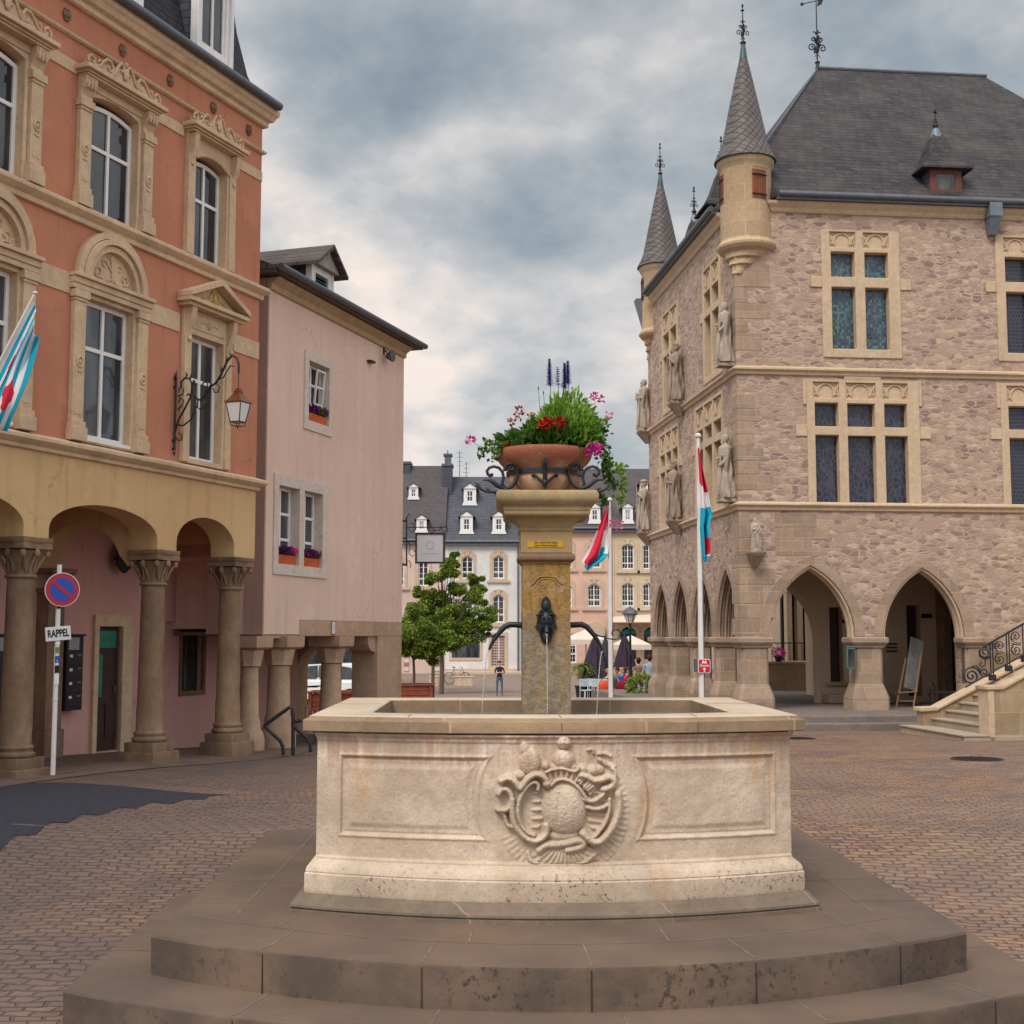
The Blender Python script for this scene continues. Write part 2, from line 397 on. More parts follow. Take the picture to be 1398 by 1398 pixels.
def m_fount():
    t = NT('carved sandstone of the basin', .9, .2)
    w = t.warp(1.2, .2); n1 = t.noise(2.4, 7, w); n2 = t.noise(13, 7, rough=.62); gr = t.noise(55, 5, rough=.7); st = t.noise(1.9, 7, t.map((1.7, 1.7, .5)), .6); st2 = t.noise(6, 5, t.map((3, 3, .35), (0,0,0), (4,0,0)), .6)
    z = t.sep()[2]
    col = t.mix(t.ramp(n1, [(.36, 0), (.66, 1)]), (.62,.50,.385), (.45,.345,.255))
    col = t.mix(t.math('MULTIPLY', t.ramp(n2, [(.44, 0), (.68, 1)]), .45), col, (.42,.30,.235))
    col = t.mix(t.math('MULTIPLY', t.ramp(st, [(.56, 0), (.68, 1)]), .55), col, (.45,.26,.13))
    top = t.ramp(z, [(.85, 0), (1.12, 1)])
    col = t.mix(t.math('MULTIPLY', t.math('MULTIPLY', top, t.ramp(st2, [(.42, 0), (.6, 1)])), .65), col, (.40,.24,.17))
    col = t.mix(t.math('MULTIPLY', t.math('MULTIPLY', top, t.ramp(st2, [(.3, 1), (.42, 0)])), .5), col, (.72,.62,.55))
    col = t.mix(t.math('MULTIPLY', t.ramp(gr, [(.52, 0), (.68, 1)]), .55), col, (.27,.20,.15))
    gm = t.noise(3.1, 7, t.map((1,1,1), (0,0,0), (3,8,2)), .66)
    col = t.mix(t.math('MULTIPLY', t.ramp(gm, [(.52, 0), (.64, 1)]), .4), col, (.36,.30,.235))
    low = t.ramp(z, [(.22, 1), (.36, 0)])
    bl = t.math('MULTIPLY', t.ramp(t.noise(34, 6, rough=.75), [(.56, 0), (.61, 1)]), t.ramp(t.noise(2.2, 4), [(.47, 0), (.56, 1)]))
    col = t.mix(t.math('MULTIPLY', t.math('MULTIPLY', low, bl), .9), col, (.06,.04,.045))
    h = t.math('ADD', t.math('MULTIPLY', n2, .6), t.math('MULTIPLY', gr, .2))
    return t.done(col, t.bump(h, .5, .014))
M['fount'] = m_fount()
M['rim'] = m_stone('worn sandstone rim', (.42,.30,.19), (.32,.215,.135), (1.25, 5), (.13,.085,.05), .6, .25, .4)
M['rimtop'] = m_stone('pale rim top stone', (.58,.47,.35), (.50,.39,.28), None, (.25,.18,.12), .25, .2, .3)
M['plinth'] = m_stone('grey plinth stone', (.25,.19,.14), (.18,.135,.105), (1.3, 5), (.07,.055,.05), .5, .5, .4, mortar=(.3,.24,.18))
M['step'] = None
M['pillar'] = m_stone('ochre sandstone pillar', (.40,.27,.13), (.29,.185,.10), None, (.27,.215,.17), .75, .4, .5, dark_low=.46)
def m_pillar():
    t = NT('weathered ochre pillar', .85, .25)
    z = t.sep()[2]; w = t.noise(5, 7, rough=.65); w2 = t.noise(16, 7, rough=.7); st = t.noise(7, 6, t.map((3, 3, .35)), .6); fine = t.noise(70, 5)
    up = t.ramp(t.math('ADD', t.math('MULTIPLY', z, .5), t.math('MULTIPLY', t.math('SUBTRACT', w, .5), .5)), [(.86, 0), (1.06, 1)])
    lo = t.mix(t.ramp(w2, [(.38, 0), (.62, 1)]), (.31,.24,.165), (.18,.135,.10))
    lo = t.mix(t.math('MULTIPLY', t.ramp(st, [(.5, 0), (.66, 1)]), .6), lo, (.33,.21,.055))
    hi = t.mix(t.ramp(w2, [(.36, 0), (.64, 1)]), (.40,.235,.065), (.24,.13,.04))
    hi = t.mix(t.math('MULTIPLY', t.ramp(st, [(.48, 0), (.7, 1)]), .6), hi, (.14,.09,.055))
    col = t.mix(up, lo, hi)
    col = t.mix(t.math('MULTIPLY', t.ramp(w, [(.55, 0), (.7, 1)]), .55), col, (.42,.32,.23))
    col = t.mix(t.math('MULTIPLY', t.ramp(fine, [(.5, 0), (.7, 1)]), .5), col, (.08,.06,.045))
    return t.done(col, t.bump(t.math('ADD', w2, t.math('MULTIPLY', fine, .3)), .8, .02))
M['pillar'] = m_pillar()
M['iron'] = m_plain('black wrought iron', (.02,.02,.024), .45, .3, .3, .2, 12, .5)
def m_terra():
    t = NT('weathered terracotta', .9, .2); z = t.sep()[2]; w = t.noise(7, 7, rough=.65); f = t.noise(40, 6, rough=.7)
    k = t.ramp(t.math('ADD', z, t.math('MULTIPLY', t.math('SUBTRACT', w, .5), .22)), [(.17, 0), (.27, 1)])
    lo = t.mix(t.ramp(w, [(.38, 0), (.6, 1)]), (.47,.33,.22), (.36,.19,.12)); hi = t.mix(t.ramp(f, [(.4, 0), (.62, 1)]), (.34,.115,.065), (.22,.07,.045))
    col = t.mix(k, lo, hi); col = t.mix(t.math('MULTIPLY', t.ramp(f, [(.55, 0), (.66, 1)]), .5), col, (.48,.34,.25))
    return t.done(col, t.bump(f, .5, .01))
M['terra'] = m_terra()
M['white'] = m_plain('white painted wood', (.74,.72,.70), .5, 0, .05, .05)
M['glass'] = m_glass()
M['glass2'] = m_glass('window glass with pale curtains', (.018,.022,.028), .07, .05)
M['dark'] = m_plain('dark interior', (.02,.018,.018), .9)
M['zinc'] = m_plain('zinc gutter', (.12,.13,.15), .5, .5, .15)
M['darksheet'] = m_plain('dark blue grey ground sheet', (.026,.026,.036), .92, 0, .2, .6, 14)
M['statue'] = m_stone('grey weathered statue stone', (.40,.31,.24), (.27,.205,.165), None, (.12,.09,.075), .6, .3, .5)
M['door'] = m_plain('dark brown door', (.05,.025,.02), .5)
M['redwood'] = m_plain('red stained wood planks', (.22,.055,.03), .6, 0, .3, .2)
M['bark'] = m_plain('tree bark', (.12,.09,.07), .95, 0, .3, .6, 20)
M['leaf'] = m_leaf('maple foliage', (.06,.115,.014), (.17,.26,.025), (.36,.42,.05))
M['leafbowl'] = m_leaf('bedding plant leaves', (.07,.17,.02), (.20,.38,.045), (.40,.58,.10))
M['leafdark'] = m_leaf('dark ivy leaves', (.03,.075,.015), (.07,.16,.025), (.15,.27,.05))
M['soil'] = m_plain('potting soil', (.03,.022,.016), 1)
M['polew'] = m_plain('white painted pole', (.68,.66,.64), .4, 0, .06)
M['red'] = m_plain('red cloth', (.62,.02,.055), .8, 0, .08)
M['whitec'] = m_plain('white cloth', (.74,.72,.72), .8, 0, .04)
M['blue'] = m_plain('light blue cloth', (.01,.36,.52), .8, 0, .08)
M['skin'] = m_plain('skin', (.5,.3,.22), .6, 0, .05)
def stepmat():
    t = NT('worn paving stone steps', .8, .3)
    w = t.warp(1.5, .15); n1 = t.noise(1.1, 7, w); n2 = t.noise(9, 7)
    col = t.mix(t.ramp(n1, [(.35, 0), (.65, 1)]), (.155,.10,.066), (.095,.066,.050))
    col = t.mix(t.math('MULTIPLY', t.ramp(n2, [(.42, 0), (.72, 1)]), .45), col, (.12,.085,.065))
    p = t.noise(21, 6, rough=.7); pm = t.noise(3, 4)
    pp = t.math('MULTIPLY', t.ramp(p, [(.54, 0), (.62, 1)]), t.ramp(pm, [(.42, 0), (.6, 1)]))
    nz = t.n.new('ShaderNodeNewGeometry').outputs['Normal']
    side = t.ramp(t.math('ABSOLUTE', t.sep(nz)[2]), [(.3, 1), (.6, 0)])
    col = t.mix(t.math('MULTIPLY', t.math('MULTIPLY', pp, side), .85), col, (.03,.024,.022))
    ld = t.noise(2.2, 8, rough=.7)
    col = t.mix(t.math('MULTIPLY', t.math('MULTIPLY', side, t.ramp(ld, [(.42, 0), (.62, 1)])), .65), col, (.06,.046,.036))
    return t.done(col, t.bump(n2, .45, .015, t.bump(t.noise(60, 4), .4, .003)))
M['step'] = stepmat()
M['joint'] = m_plain('mortar joint', (.19,.145,.11), .9, 0, .35)
# ================================================================ world, light, camera
SUN_EL, SUN_AZ = 50.0, 207.0      # azimuth of the sun measured clockwise from the view direction
def make_world():
    w = bpy.data.worlds.new('World'); SC.world = w; w.use_nodes = True
    nt = w.node_tree; n = nt.nodes; l = nt.links
    bg = n['Background']; bg.inputs['Strength'].default_value = .1
    sky = n.new('ShaderNodeTexSky'); sky.sky_type = 'NISHITA'; sky.sun_disc = False
    sky.sun_elevation = radians(SUN_EL); sky.sun_rotation = radians(SUN_AZ)
    tc = n.new('ShaderNodeTexCoord').outputs['Generated']
    sp = n.new('ShaderNodeSeparateXYZ'); l.new(tc, sp.inputs[0])
    def mt(op, a, b=0.0):
        m = n.new('ShaderNodeMath'); m.operation = op
        for i, v in enumerate((a, b)):
            if hasattr(v, 'links'): l.new(v, m.inputs[i])
            else: m.inputs[i].default_value = v
        return m.outputs[0]
    den = mt('ADD', mt('MAXIMUM', sp.outputs[2], 0.0), .42)
    cx = mt('DIVIDE', sp.outputs[0], den); cy = mt('DIVIDE', sp.outputs[1], den)
    cb = n.new('ShaderNodeCombineXYZ'); l.new(cx, cb.inputs[0]); l.new(cy, cb.inputs[1]); cb.inputs[2].default_value = 3.1
    def noise(sc, det, v, rough=.5, dist=0.0):
        t = n.new('ShaderNodeTexNoise'); t.inputs['Scale'].default_value = sc; t.inputs['Detail'].default_value = det
        t.inputs['Roughness'].default_value = rough; t.inputs['Distortion'].default_value = dist; l.new(v, t.inputs['Vector']); return t
    def ramp(f, st):
        r = n.new('ShaderNodeValToRGB'); e = r.color_ramp.elements
        while len(e) < len(st): e.new(.5)
        for i, (p, c) in enumerate(st): e[i].position = p; e[i].color = (*c, 1) if hasattr(c, '__len__') else (c, c, c, 1)
        l.new(f, r.inputs[0]); return r.outputs[0]
    def mix(f, a, b, mode='MIX'):
        m = n.new('ShaderNodeMix'); m.data_type = 'RGBA'; m.blend_type = mode
        for i, v in ((0, f), (6, a), (7, b)):
            if hasattr(v, 'links'): l.new(v, m.inputs[i])
            else: m.inputs[i].default_value = v if not hasattr(v, '__len__') else (*v, 1)
        return m.outputs[2]
    mp = n.new('ShaderNodeMapping'); l.new(cb.outputs[0], mp.inputs[0]); mp.inputs['Location'].default_value = CLOUD_OFF
    mp.inputs['Rotation'].default_value = (0, 0, .5); mp.inputs['Scale'].default_value = (1, 1, 1)
    v = mp.outputs[0]
    big = noise(2.3, 5, v, .56, .15).outputs['Fac']
    det = noise(6.6, 6, v, .62, .1).outputs['Fac']
    f = mt('ADD', mt('MULTIPLY', big, .66), mt('MULTIPLY', det, .34))
    # the larger cloud masses of this sky: brighter and darker parts in given directions
    wp = noise(7.0, 2, v, .55, 0).outputs['Color']
    sb = n.new('ShaderNodeVectorMath'); sb.operation = 'SUBTRACT'; l.new(wp, sb.inputs[0]); sb.inputs[1].default_value = (.5, .5, .5)
    sl = n.new('ShaderNodeVectorMath'); sl.operation = 'SCALE'; l.new(sb.outputs[0], sl.inputs[0]); sl.inputs['Scale'].default_value = .16
    wd = n.new('ShaderNodeVectorMath'); wd.operation = 'ADD'; l.new(tc, wd.inputs[0]); l.new(sl.outputs[0], wd.inputs[1])
    for px_, py_, sg, am in ((470,70,110,-.085),(620,60,60,-.04),(600,200,55,.07),(690,170,60,.06),(790,110,75,.09),(880,60,70,.07),(400,230,75,.075),(440,330,60,.04),(720,290,95,-.06),(590,290,70,-.02),(650,600,70,.09),(570,560,50,.10),(600,480,40,.05),(760,420,90,-.025),(1230,40,130,-.06),(980,150,60,.02),(650,470,60,.03)):
        d_ = ray(px_, py_).normalized(); ds = n.new('ShaderNodeVectorMath'); ds.operation = 'DISTANCE'; l.new(wd.outputs[0], ds.inputs[0]); ds.inputs[1].default_value = tuple(d_)
        q_ = mt('MULTIPLY', ds.outputs['Value'], 1800/sg); g_ = mt('POWER', 2.718, mt('MULTIPLY', mt('MULTIPLY', q_, q_), -.6))
        f = mt('ADD', f, mt('MULTIPLY', g_, am*.95))
    c = ramp(f, [(.34, (1.45, 1.85, 2.15)), (.43, (2.2, 2.5, 2.7)), (.51, (3.2, 3.3, 3.35)), (.57, (4.3, 4.15, 4.05)), (.66, (6.2, 5.4, 4.8))])
    hz = ramp(sp.outputs[2], [(.0, 1), (.22, 0)])
    c = mix(mt('MULTIPLY', hz, .4), c, (3.1, 3.15, 3.15))
    out = mix(.93, sky.outputs[0], c)
    # overcast sky: brighter towards the zenith, unseen rear and sides raised as added fill
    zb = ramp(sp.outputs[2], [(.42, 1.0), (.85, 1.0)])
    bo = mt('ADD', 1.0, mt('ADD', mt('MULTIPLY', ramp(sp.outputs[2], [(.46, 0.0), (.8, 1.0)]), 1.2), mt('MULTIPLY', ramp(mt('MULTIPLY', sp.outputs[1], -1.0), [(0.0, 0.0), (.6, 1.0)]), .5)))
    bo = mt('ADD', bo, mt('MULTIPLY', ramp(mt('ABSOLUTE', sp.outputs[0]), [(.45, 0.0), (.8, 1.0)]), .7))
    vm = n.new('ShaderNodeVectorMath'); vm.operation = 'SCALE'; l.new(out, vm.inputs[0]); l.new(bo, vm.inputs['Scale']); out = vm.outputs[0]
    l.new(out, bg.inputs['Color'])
CLOUD_OFF = (6.5, 1.1, 0)
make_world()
sd = bpy.data.lights.new('sun', 'SUN'); sd.energy = 1.5; sd.angle = radians(25); sd.color = (1.0, .93, .84)
so = bpy.data.objects.new('sun', sd); COL.objects.link(so)
az = radians(SUN_AZ); el = radians(SUN_EL)
dirv = Vector((sin(az)*cos(el), cos(az)*cos(el), sin(el)))   # towards the sun
so.rotation_euler = dirv.to_track_quat('Z', 'Y').to_euler()
cam = bpy.data.cameras.new('camera'); co = bpy.data.objects.new('camera', cam); COL.objects.link(co)
co.location = (0, 0, CZ); co.rotation_euler = (pi/2+PIT, 0, 0)
cam.sensor_width = 36; cam.lens = 36*F/1398; cam.clip_end = 3000; cam.clip_start = .05
SC.camera = co
SC.view_settings.view_transform = 'Standard'; SC.view_settings.look = 'None'; SC.view_settings.exposure = .68; SC.view_settings.gamma = 1
SC.render.resolution_x = SC.render.resolution_y = 1024
# ================================================================ ground
def make_ground():
    xs = sorted(set([-300,-200,-120,-80,-50,-30]+[round(-20+.5*i, 2) for i in range(81)]+[30,50,80,120,200,300]))
    ys = sorted(set([-60,-30,-10,0]+[round(2+.5*i, 2) for i in range(60)]+[33+i*3 for i in range(30)]+[130,160,200,300,450,700,1000]))
    vs = [(x, y, gz(x, y)) for y in ys for x in xs]; n = len(xs)
    fs = [(j*n+i, j*n+i+1, (j+1)*n+i+1, (j+1)*n+i) for j in range(len(ys)-1) for i in range(n-1)]
    tag(raw('ground', vs, fs, M['ground']), kind='structure')
make_ground()
def ground_sheet(name, outline, mat, lift=.004, cell=.25):
    """a sheet following the ground inside a polygon"""
    x0 = min(p[0] for p in outline); x1 = max(p[0] for p in outline); y0 = min(p[1] for p in outline); y1 = max(p[1] for p in outline)
    import bmesh
    bm = bmesh.new()
    f = bm.faces.new([bm.verts.new((p[0], p[1], 0)) for p in outline])
    for ax, a, b in ((0, x0, x1), (1, y0, y1)):
        k = a+cell
        while k < b:
            no = (1,0,0) if ax == 0 else (0,1,0); cop = (k,0,0) if ax == 0 else (0,k,0)
            bmesh.ops.bisect_plane(bm, geom=bm.verts[:]+bm.edges[:]+bm.faces[:], plane_co=cop, plane_no=no); k += cell
    for v in bm.verts: v.co.z = gz(v.co.x, v.co.y)+lift
    bmesh.ops.recalc_face_normals(bm, faces=bm.faces)
    for f in bm.faces:
        if f.normal.z < 0: f.normal_flip()
    me = bpy.data.meshes.new(name); bm.to_mesh(me); bm.free(); me.materials.append(mat)
    o = bpy.data.objects.new(name, me); COL.objects.link(o); return o
asp = []
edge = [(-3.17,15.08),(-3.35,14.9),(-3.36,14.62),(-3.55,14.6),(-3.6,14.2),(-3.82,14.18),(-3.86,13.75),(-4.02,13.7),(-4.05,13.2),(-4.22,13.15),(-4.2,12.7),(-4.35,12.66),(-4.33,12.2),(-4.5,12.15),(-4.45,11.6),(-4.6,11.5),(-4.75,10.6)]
tag(ground_sheet('dark_ground_patch', edge+[(-7.5,10.4),(-7.5,14.6),(-6.2,15.05),(-5.3,15.2),(-4.2,15.2)], M['darksheet'], .005), kind='structure')  # dark bluish sheet with a stepped edge, laid just over the setts
# ================================================================ fountain
FO = empty('fountain', (.26, 10.15, 0), radians(1.0), 'carved sandstone fountain with a square pillar rising from its bow-fronted basin', 'fountain')
def plan(hw, yf, yb, bow, z, n=28, back=True):
    out = []
    for i in range(n+1):
        u = -hw+2*hw*i/n; out.append((u, yf-bow*(1-(u/hw)**2), z))
    out.append((hw, yb, z)); out.append((-hw, yb, z))
    return out
def step_block(name, hw, yf, yb, bow, z0, z1, lines):
    m = MB(); e = .022
    rings = [plan(hw-.01, yf+.01, yb, bow, z0), plan(hw, yf, yb, bow, z1-e), plan(hw-e*.3, yf+e*.3, yb, bow, z1-e*.3), plan(hw-e, yf+e, yb, bow, z1)]
    m.loft(rings)
    m.k = 1
    for (a, b) in lines:   # mortar joints lie 2 mm proud
        a = Vector(a); b = Vector(b); d = (b-a).normalized(); q = Vector((-d.y, d.x))*.005
        m.add([(a.x-q.x,a.y-q.y,z1+.002),(b.x-q.x,b.y-q.y,z1+.002),(b.x+q.x,b.y+q.y,z1+.002),(a.x+q.x,a.y+q.y,z1+.002)], [(0,1,2,3)])
    # vertical joints on the riser
    for (a, b) in lines:
        u = a[0]
        yy = yf-bow*(1-(u/hw)**2)
        if abs(a[1]-yy) < .06 and abs(u) < hw-.05:
            m.k = 2; m.box(u-.003, u+.003, yy-.002, yy+.03, z0+.01, z1-.02); m.k = 1
    return m.build(name, [M['step'], M['joint'], m_plain('dark joint', (.035,.028,.024), .95)], FO, smooth=30)
def fy(hw, yf, bow, u): return yf-bow*(1-(u/hw)**2)
H1, Y1, B1 = 2.46, -2.0, .84
H2, Y2, B2 = 2.88, -2.3, .95
L1 = []
for k in range(-2, 3):
    u = k*.92+.12; L1.append(((u, fy(H1,Y1,B1,u)+.02), (u*.93, fy(H1,Y1,B1,u)+.52)))
pv = None
for i in range(13):
    u = -H1+.03+(2*H1-.06)*i/12; p = (u*.95, fy(H1,Y1,B1,u)+.52)
    if pv: L1.append((pv, p))
    pv = p
for k in (-1.75, -.55, .62, 1.8): L1.append(((k, fy(H1,Y1,B1,k)+.52), (k*.95, -1.5)))
for s in (-1, 1):
    L1.append(((s*2.05, -1.45), (s*2.0, 3.2)))
    for yy in (-1.1, -.3, .55, 1.5, 2.4): L1.append(((s*2.0, yy), (s*2.44, yy+.02)))
    L1.append(((s*1.75, -.35), (s*2.03, -.34))); L1.append(((s*1.75, .9), (s*2.03, .9)))
step_block('upper_step', H1, Y1, 2.3, B1, -.5, 0, L1)
L2 = []
for k in range(-2, 4):
    u = k*1.05-.75
    if abs(u) < H2-.1: L2.append(((u, fy(H2,Y2,B2,u)+.02), (u*.9, fy(H2,Y2,B2,u)+.62)))
for s in (-1, 1):
    for yy in (-1.4, -.5): L2.append(((s*2.47, yy), (s*2.86, yy+.03)))
step_block('lower_step', H2, Y2, .62, B2, -.8, -.24, L2)
# ---- basin: body, base mouldings, rim
BH, BF, BB, BBOW = 1.575, -1.25, 1.25, .32
m = MB()
prof = [(1.73,-1.40,.41,-.012),(1.73,-1.40,.41,.024),(1.712,-1.382,.41,.026),(1.712,-1.382,.41,.034),(1.725,-1.395,.41,.037),(1.723,-1.393,.41,.052),(1.705,-1.375,.405,.062),(1.692,-1.362,.40,.075),(1.68,-1.352,.40,.095),(1.665,-1.338,.395,.106),(1.655,-1.332,.39,.112)]
m.loft([plan(h, yf, -yf-.04, b, z, 36) for h, yf, b, z in prof])
m.build('plinth', M['plinth'], FO, smooth=40)
m = MB()
prof = [(1.635,-1.32,.385,.1121),(1.64,-1.325,.385,.13),(1.64,-1.325,.385,.235),(1.632,-1.317,.38,.243),(1.634,-1.32,.38,.25),(1.628,-1.315,.375,.275),(1.61,-1.30,.37,.296),(1.585,-1.275,.36,.312),(1.575,-1.265,.35,.322),(1.575,-1.265,.35,.333),(1.565,-1.258,.33,.345)]
m.loft([plan(h, yf, -yf-.04, b, z, 36) for h, yf, b, z in prof])
m.build('base_moulding', M['fount'], FO, smooth=40)
def body_front():
    NU, NZ = 760, 210
    u = np.linspace(-BH, BH, NU)[None, :].repeat(NZ, 0); z = np.linspace(.34, 1.142, NZ)[:, None].repeat(NU, 1)
    def ss(a, b, x):
        t = np.clip((x-a)/(b-a), 0, 1); return t*t*(3-2*t)
    h = np.zeros_like(u)
    cxu, czz = .035, .72
    r = np.hypot(u-cxu, (z-czz)*1.0)
    Rc = .55
    for x0, x1 in ((-1.41, .25), (-.15, 1.45)):
        cx = (x0+x1)/2; hx = (x1-x0)/2
        sd = np.maximum(np.abs(u-cx)-hx, np.abs(z-.74)-.255)
        side = (u < cxu) if x0 < -.5 else (u > cxu)
        d = np.maximum(sd, Rc-r)
        d = np.where(side, d, .5)
        prof = .009*np.exp(-((d-.006)/.010)**2)-.011*ss(.0, -.012, d)*(1-ss(-.045, -.085, d))-.004*np.exp(-((d+.02)/.006)**2)
        h += prof
    h += .010*ss(.56, .48, r)            # raised field behind the cartouche
    h += .010*ss(1.08, 1.10, z)+.02*ss(1.11, 1.135, z)
    # ---- cartouche, drawn in the units of the carved relief
    S = .000688
    X = (u-cxu)/S+699; Y = 719-(z-czz)/S
    def seg(pts, rad, ht, sharp=1.0):
        out = np.zeros_like(h); pts = np.array(pts, float)
        # smooth the polyline
        for _ in range(2):
            q = [pts[0]]
            for a, b in zip(pts[:-1], pts[1:]): q += [a*.75+b*.25, a*.25+b*.75]
            q.append(pts[-1]); pts = np.array(q)
        dm = np.full_like(h, 1e9)
        for a, b in zip(pts[:-1], pts[1:]):
            ab = b-a; L = (ab**2).sum()+1e-6
            t = np.clip(((X-a[0])*ab[0]+(Y-a[1])*ab[1])/L, 0, 1)
            dm = np.minimum(dm, np.hypot(X-a[0]-t*ab[0], Y-a[1]-t*ab[1]))
        return ht*np.sqrt(np.clip(1-(dm/rad)**2, 0, 1))
    def dome(cx, cy, rx, ry, ht, p=.5):
        q = ((X-cx)/rx)**2+((Y-cy)/ry)**2
        return ht*np.clip(1-q, 0, 1)**p
    R = np.zeros_like(h)
    # fringe of shells round the scrolls
    ang = np.arctan2(Y-800, X-700); rr = np.hypot(X-700, Y-800)
    fr = ss(640, 600, rr)*ss(430, 480, rr)*(ss(.2, .35, ang)*ss(2.85, 2.6, ang)+ss(-.75, -.6, ang)*ss(.5, .3, ang))
    R = np.maximum(R, fr*(.008+.003*np.sin(ang*70)*ss(430, 560, rr)))
    # lower leaf
    lf = dome(715, 1200, 340, 118, .045, .6)
    R = np.maximum(R, lf+np.where(lf > 0, .006*np.sin(np.arctan2(Y-1040, X-715)*34), 0))
    R = np.maximum(R, seg([(480,1150),(540,1095),(640,1105),(760,1085),(850,1062),(905,1090),(860,1130),(740,1150)], 38, .075))
    R = np.maximum(R, seg([(380,1180),(400,1250),(470,1290),(600,1310),(760,1312),(900,1270),(990,1200)], 26, .045))
    # shield
    egg = dome(712, 770, 215, 262, .115, .55)
    crack = 1-.10*np.exp(-((X-655)/14)**2)*(Y > 620)*(Y < 900)
    R = np.maximum(R, egg*crack)
    R = np.maximum(R, seg([(590,560),(640,512),(700,500),(770,520),(840,572),(890,640),(930,705)], 20, .085))
    # arched shell above
    r2 = np.hypot(X-700, (Y-790)*1.0); a2 = np.arctan2(790-Y, X-700)
    sh = ss(270, 290, r2)*ss(385, 370, r2)*ss(.35, .5, a2)*ss(2.2, 2.0, a2)
    R = np.maximum(R, sh*(.045+.016*np.sin(a2*40)))
    R = np.maximum(R, seg([(548,440),(600,415),(700,402),(775,430),(825,435),(850,400)], 17, .08))
    # hollow shells left and right
    hl = ss(1, .82, ((X-400)/125)**2+((Y-800)/225)**2)
    hr = ss(1, .82, ((X-1030)/110)**2+((Y-800)/215)**2)
    rib = np.abs(np.sin((Y-600)*pi/78+(X-400)*.004))
    R = np.where(hl > 0, R*(1-hl)+hl*(-.050+.052*rib*ss(330, 470, X)+.025*rib), R)
    rib2 = np.abs(np.sin((Y-600)*pi/66-(X-1030)*.006))
    R = np.where(hr > 0, R*(1-hr)+hr*(-.012+.032*rib2), R)
    R = np.maximum(R, egg*crack)
    # scrolls
    for pts, rad, ht in [
        ([(470,600),(478,560),(450,528),(400,540),(345,600),(300,680),(282,770),(288,860),(320,935),(370,990),(430,1015)], 24, .082),
        ([(560,560),(545,500),(490,462),(430,462),(375,500),(330,560),(305,600),(255,520),(190,490),(130,520)], 34, .098),
        ([(100,785),(165,795),(212,760),(232,700),(222,640),(180,592),(125,600),(112,640)], 30, .08),
        ([(232,690),(228,800),(245,900),(295,985),(370,1048),(445,1070),(515,1040),(555,985),(545,925)], 33, .092),
        ([(110,790),(160,830),(175,890),(195,935),(250,945)], 22, .06),
        ([(1215,640),(1232,740),(1200,880),(1125,1005),(1045,1078),(975,1078),(920,1035),(888,1000)], 40, .098),
        ([(1135,690),(1135,800),(1090,915),(1015,1010),(985,1035)], 22, .072),
        ([(870,470),(930,480),(985,520),(1060,515),(1130,485),(1185,520),(1160,575),(1080,600)], 36, .088),
        ([(895,690),(960,712),(1030,690),(1080,640)], 26, .075),
        ([(930,760),(1000,782),(1075,770),(1110,745)], 26, .07),
        ([(1165,410),(1190,430),(1200,480)], 20, .05),
        ([(850,520),(900,480)], 24, .06), ([(910,590),(960,550)], 24, .06),
        ([(1040,280),(1100,270),(1150,300)], 18, .03), ([(940,240),(980,230),(990,270)], 16, .025),
        ([(1050,330),(1110,370),(1180,400)], 26, .035)]:
        R = np.maximum(R, seg(pts, rad, ht))
    for a in [(555,545,48,48,.105),(712,325,104,92,.075),(716,178,70,58,.06),(395,345,105,120,.06),(345,240,50,70,.035),(540,382,38,38,.05),(885,420,58,52,.055),(980,425,62,50,.055),(1050,420,44,42,.04),(700,1020,150,60,.05),(300,470,55,40,.045),(620,395,40,30,.04),(800,395,40,30,.04)]:
        R = np.maximum(R, dome(*a))
    # wear
    rng = np.random.RandomState(3)
    def vnoise(f):
        g = rng.rand(int(NZ*f)+3, int(NU*f)+3)
        yy = np.arange(NZ)*f; xx = np.arange(NU)*f
        y0 = yy.astype(int); x0 = xx.astype(int); ty = (yy-y0)[:, None]; tx = (xx-x0)[None, :]
        ty = ty*ty*(3-2*ty); tx = tx*tx*(3-2*tx)
        return (g[y0][:, x0]*(1-ty)+g[y0+1][:, x0]*ty)*(1-tx)+(g[y0][:, x0+1]*(1-ty)+g[y0+1][:, x0+1]*ty)*tx
    h = h+R*.82+(vnoise(.05)-.5)*.006+(vnoise(.2)-.5)*.002+(vnoise(.6)-.5)*.0012*(1+4*(R > .01))
    k = 1-(u/BH)**2
    y = BF-BBOW*k-h
    # wrap the ends back into the block
    y[:, 0] = BF+.03; y[:, -1] = BF+.03
    uu = u.copy()
    uu[:, 1] = -BH; uu[:, -2] = BH
    flare = ss(1.09, 1.142, z)*.02
    uu = uu+np.sign(uu)*flare*(np.abs(uu) > BH-.02)
    vs = np.stack([uu, y, z], -1).reshape(-1, 3)
    idx = np.arange(NU*NZ).reshape(NZ, NU)
    fs = np.stack([idx[:-1, :-1], idx[:-1, 1:], idx[1:, 1:], idx[1:, :-1]], -1).reshape(-1, 4)
    return vs, fs
vs, fs = body_front()
raw('carved_front', [tuple(v) for v in vs.tolist()], [tuple(f) for f in fs.tolist()], M['fount'], FO)
m = MB()
def ring_wall(m, o, i, z0, z1):
    n = len(o(0)); A = o(z0); B = o(z1); C = i(z1); D = i(z0)
    vs = A+B+C+D; fs = []
    for k in range(n):
        j = (k+1) % n
        fs += [(k, j, j+n, k+n), (k+n, j+n, j+2*n, k+2*n), (k+2*n, j+2*n, j+3*n, k+3*n), (k+3*n, j+3*n, j, k)]
    m.add(vs, fs)
ring_wall(m, lambda z: plan(BH, BF+.035, BB, BBOW, z, 36), lambda z: plan(1.24, -.95, .93, .26, z, 36), .3, 1.1505)
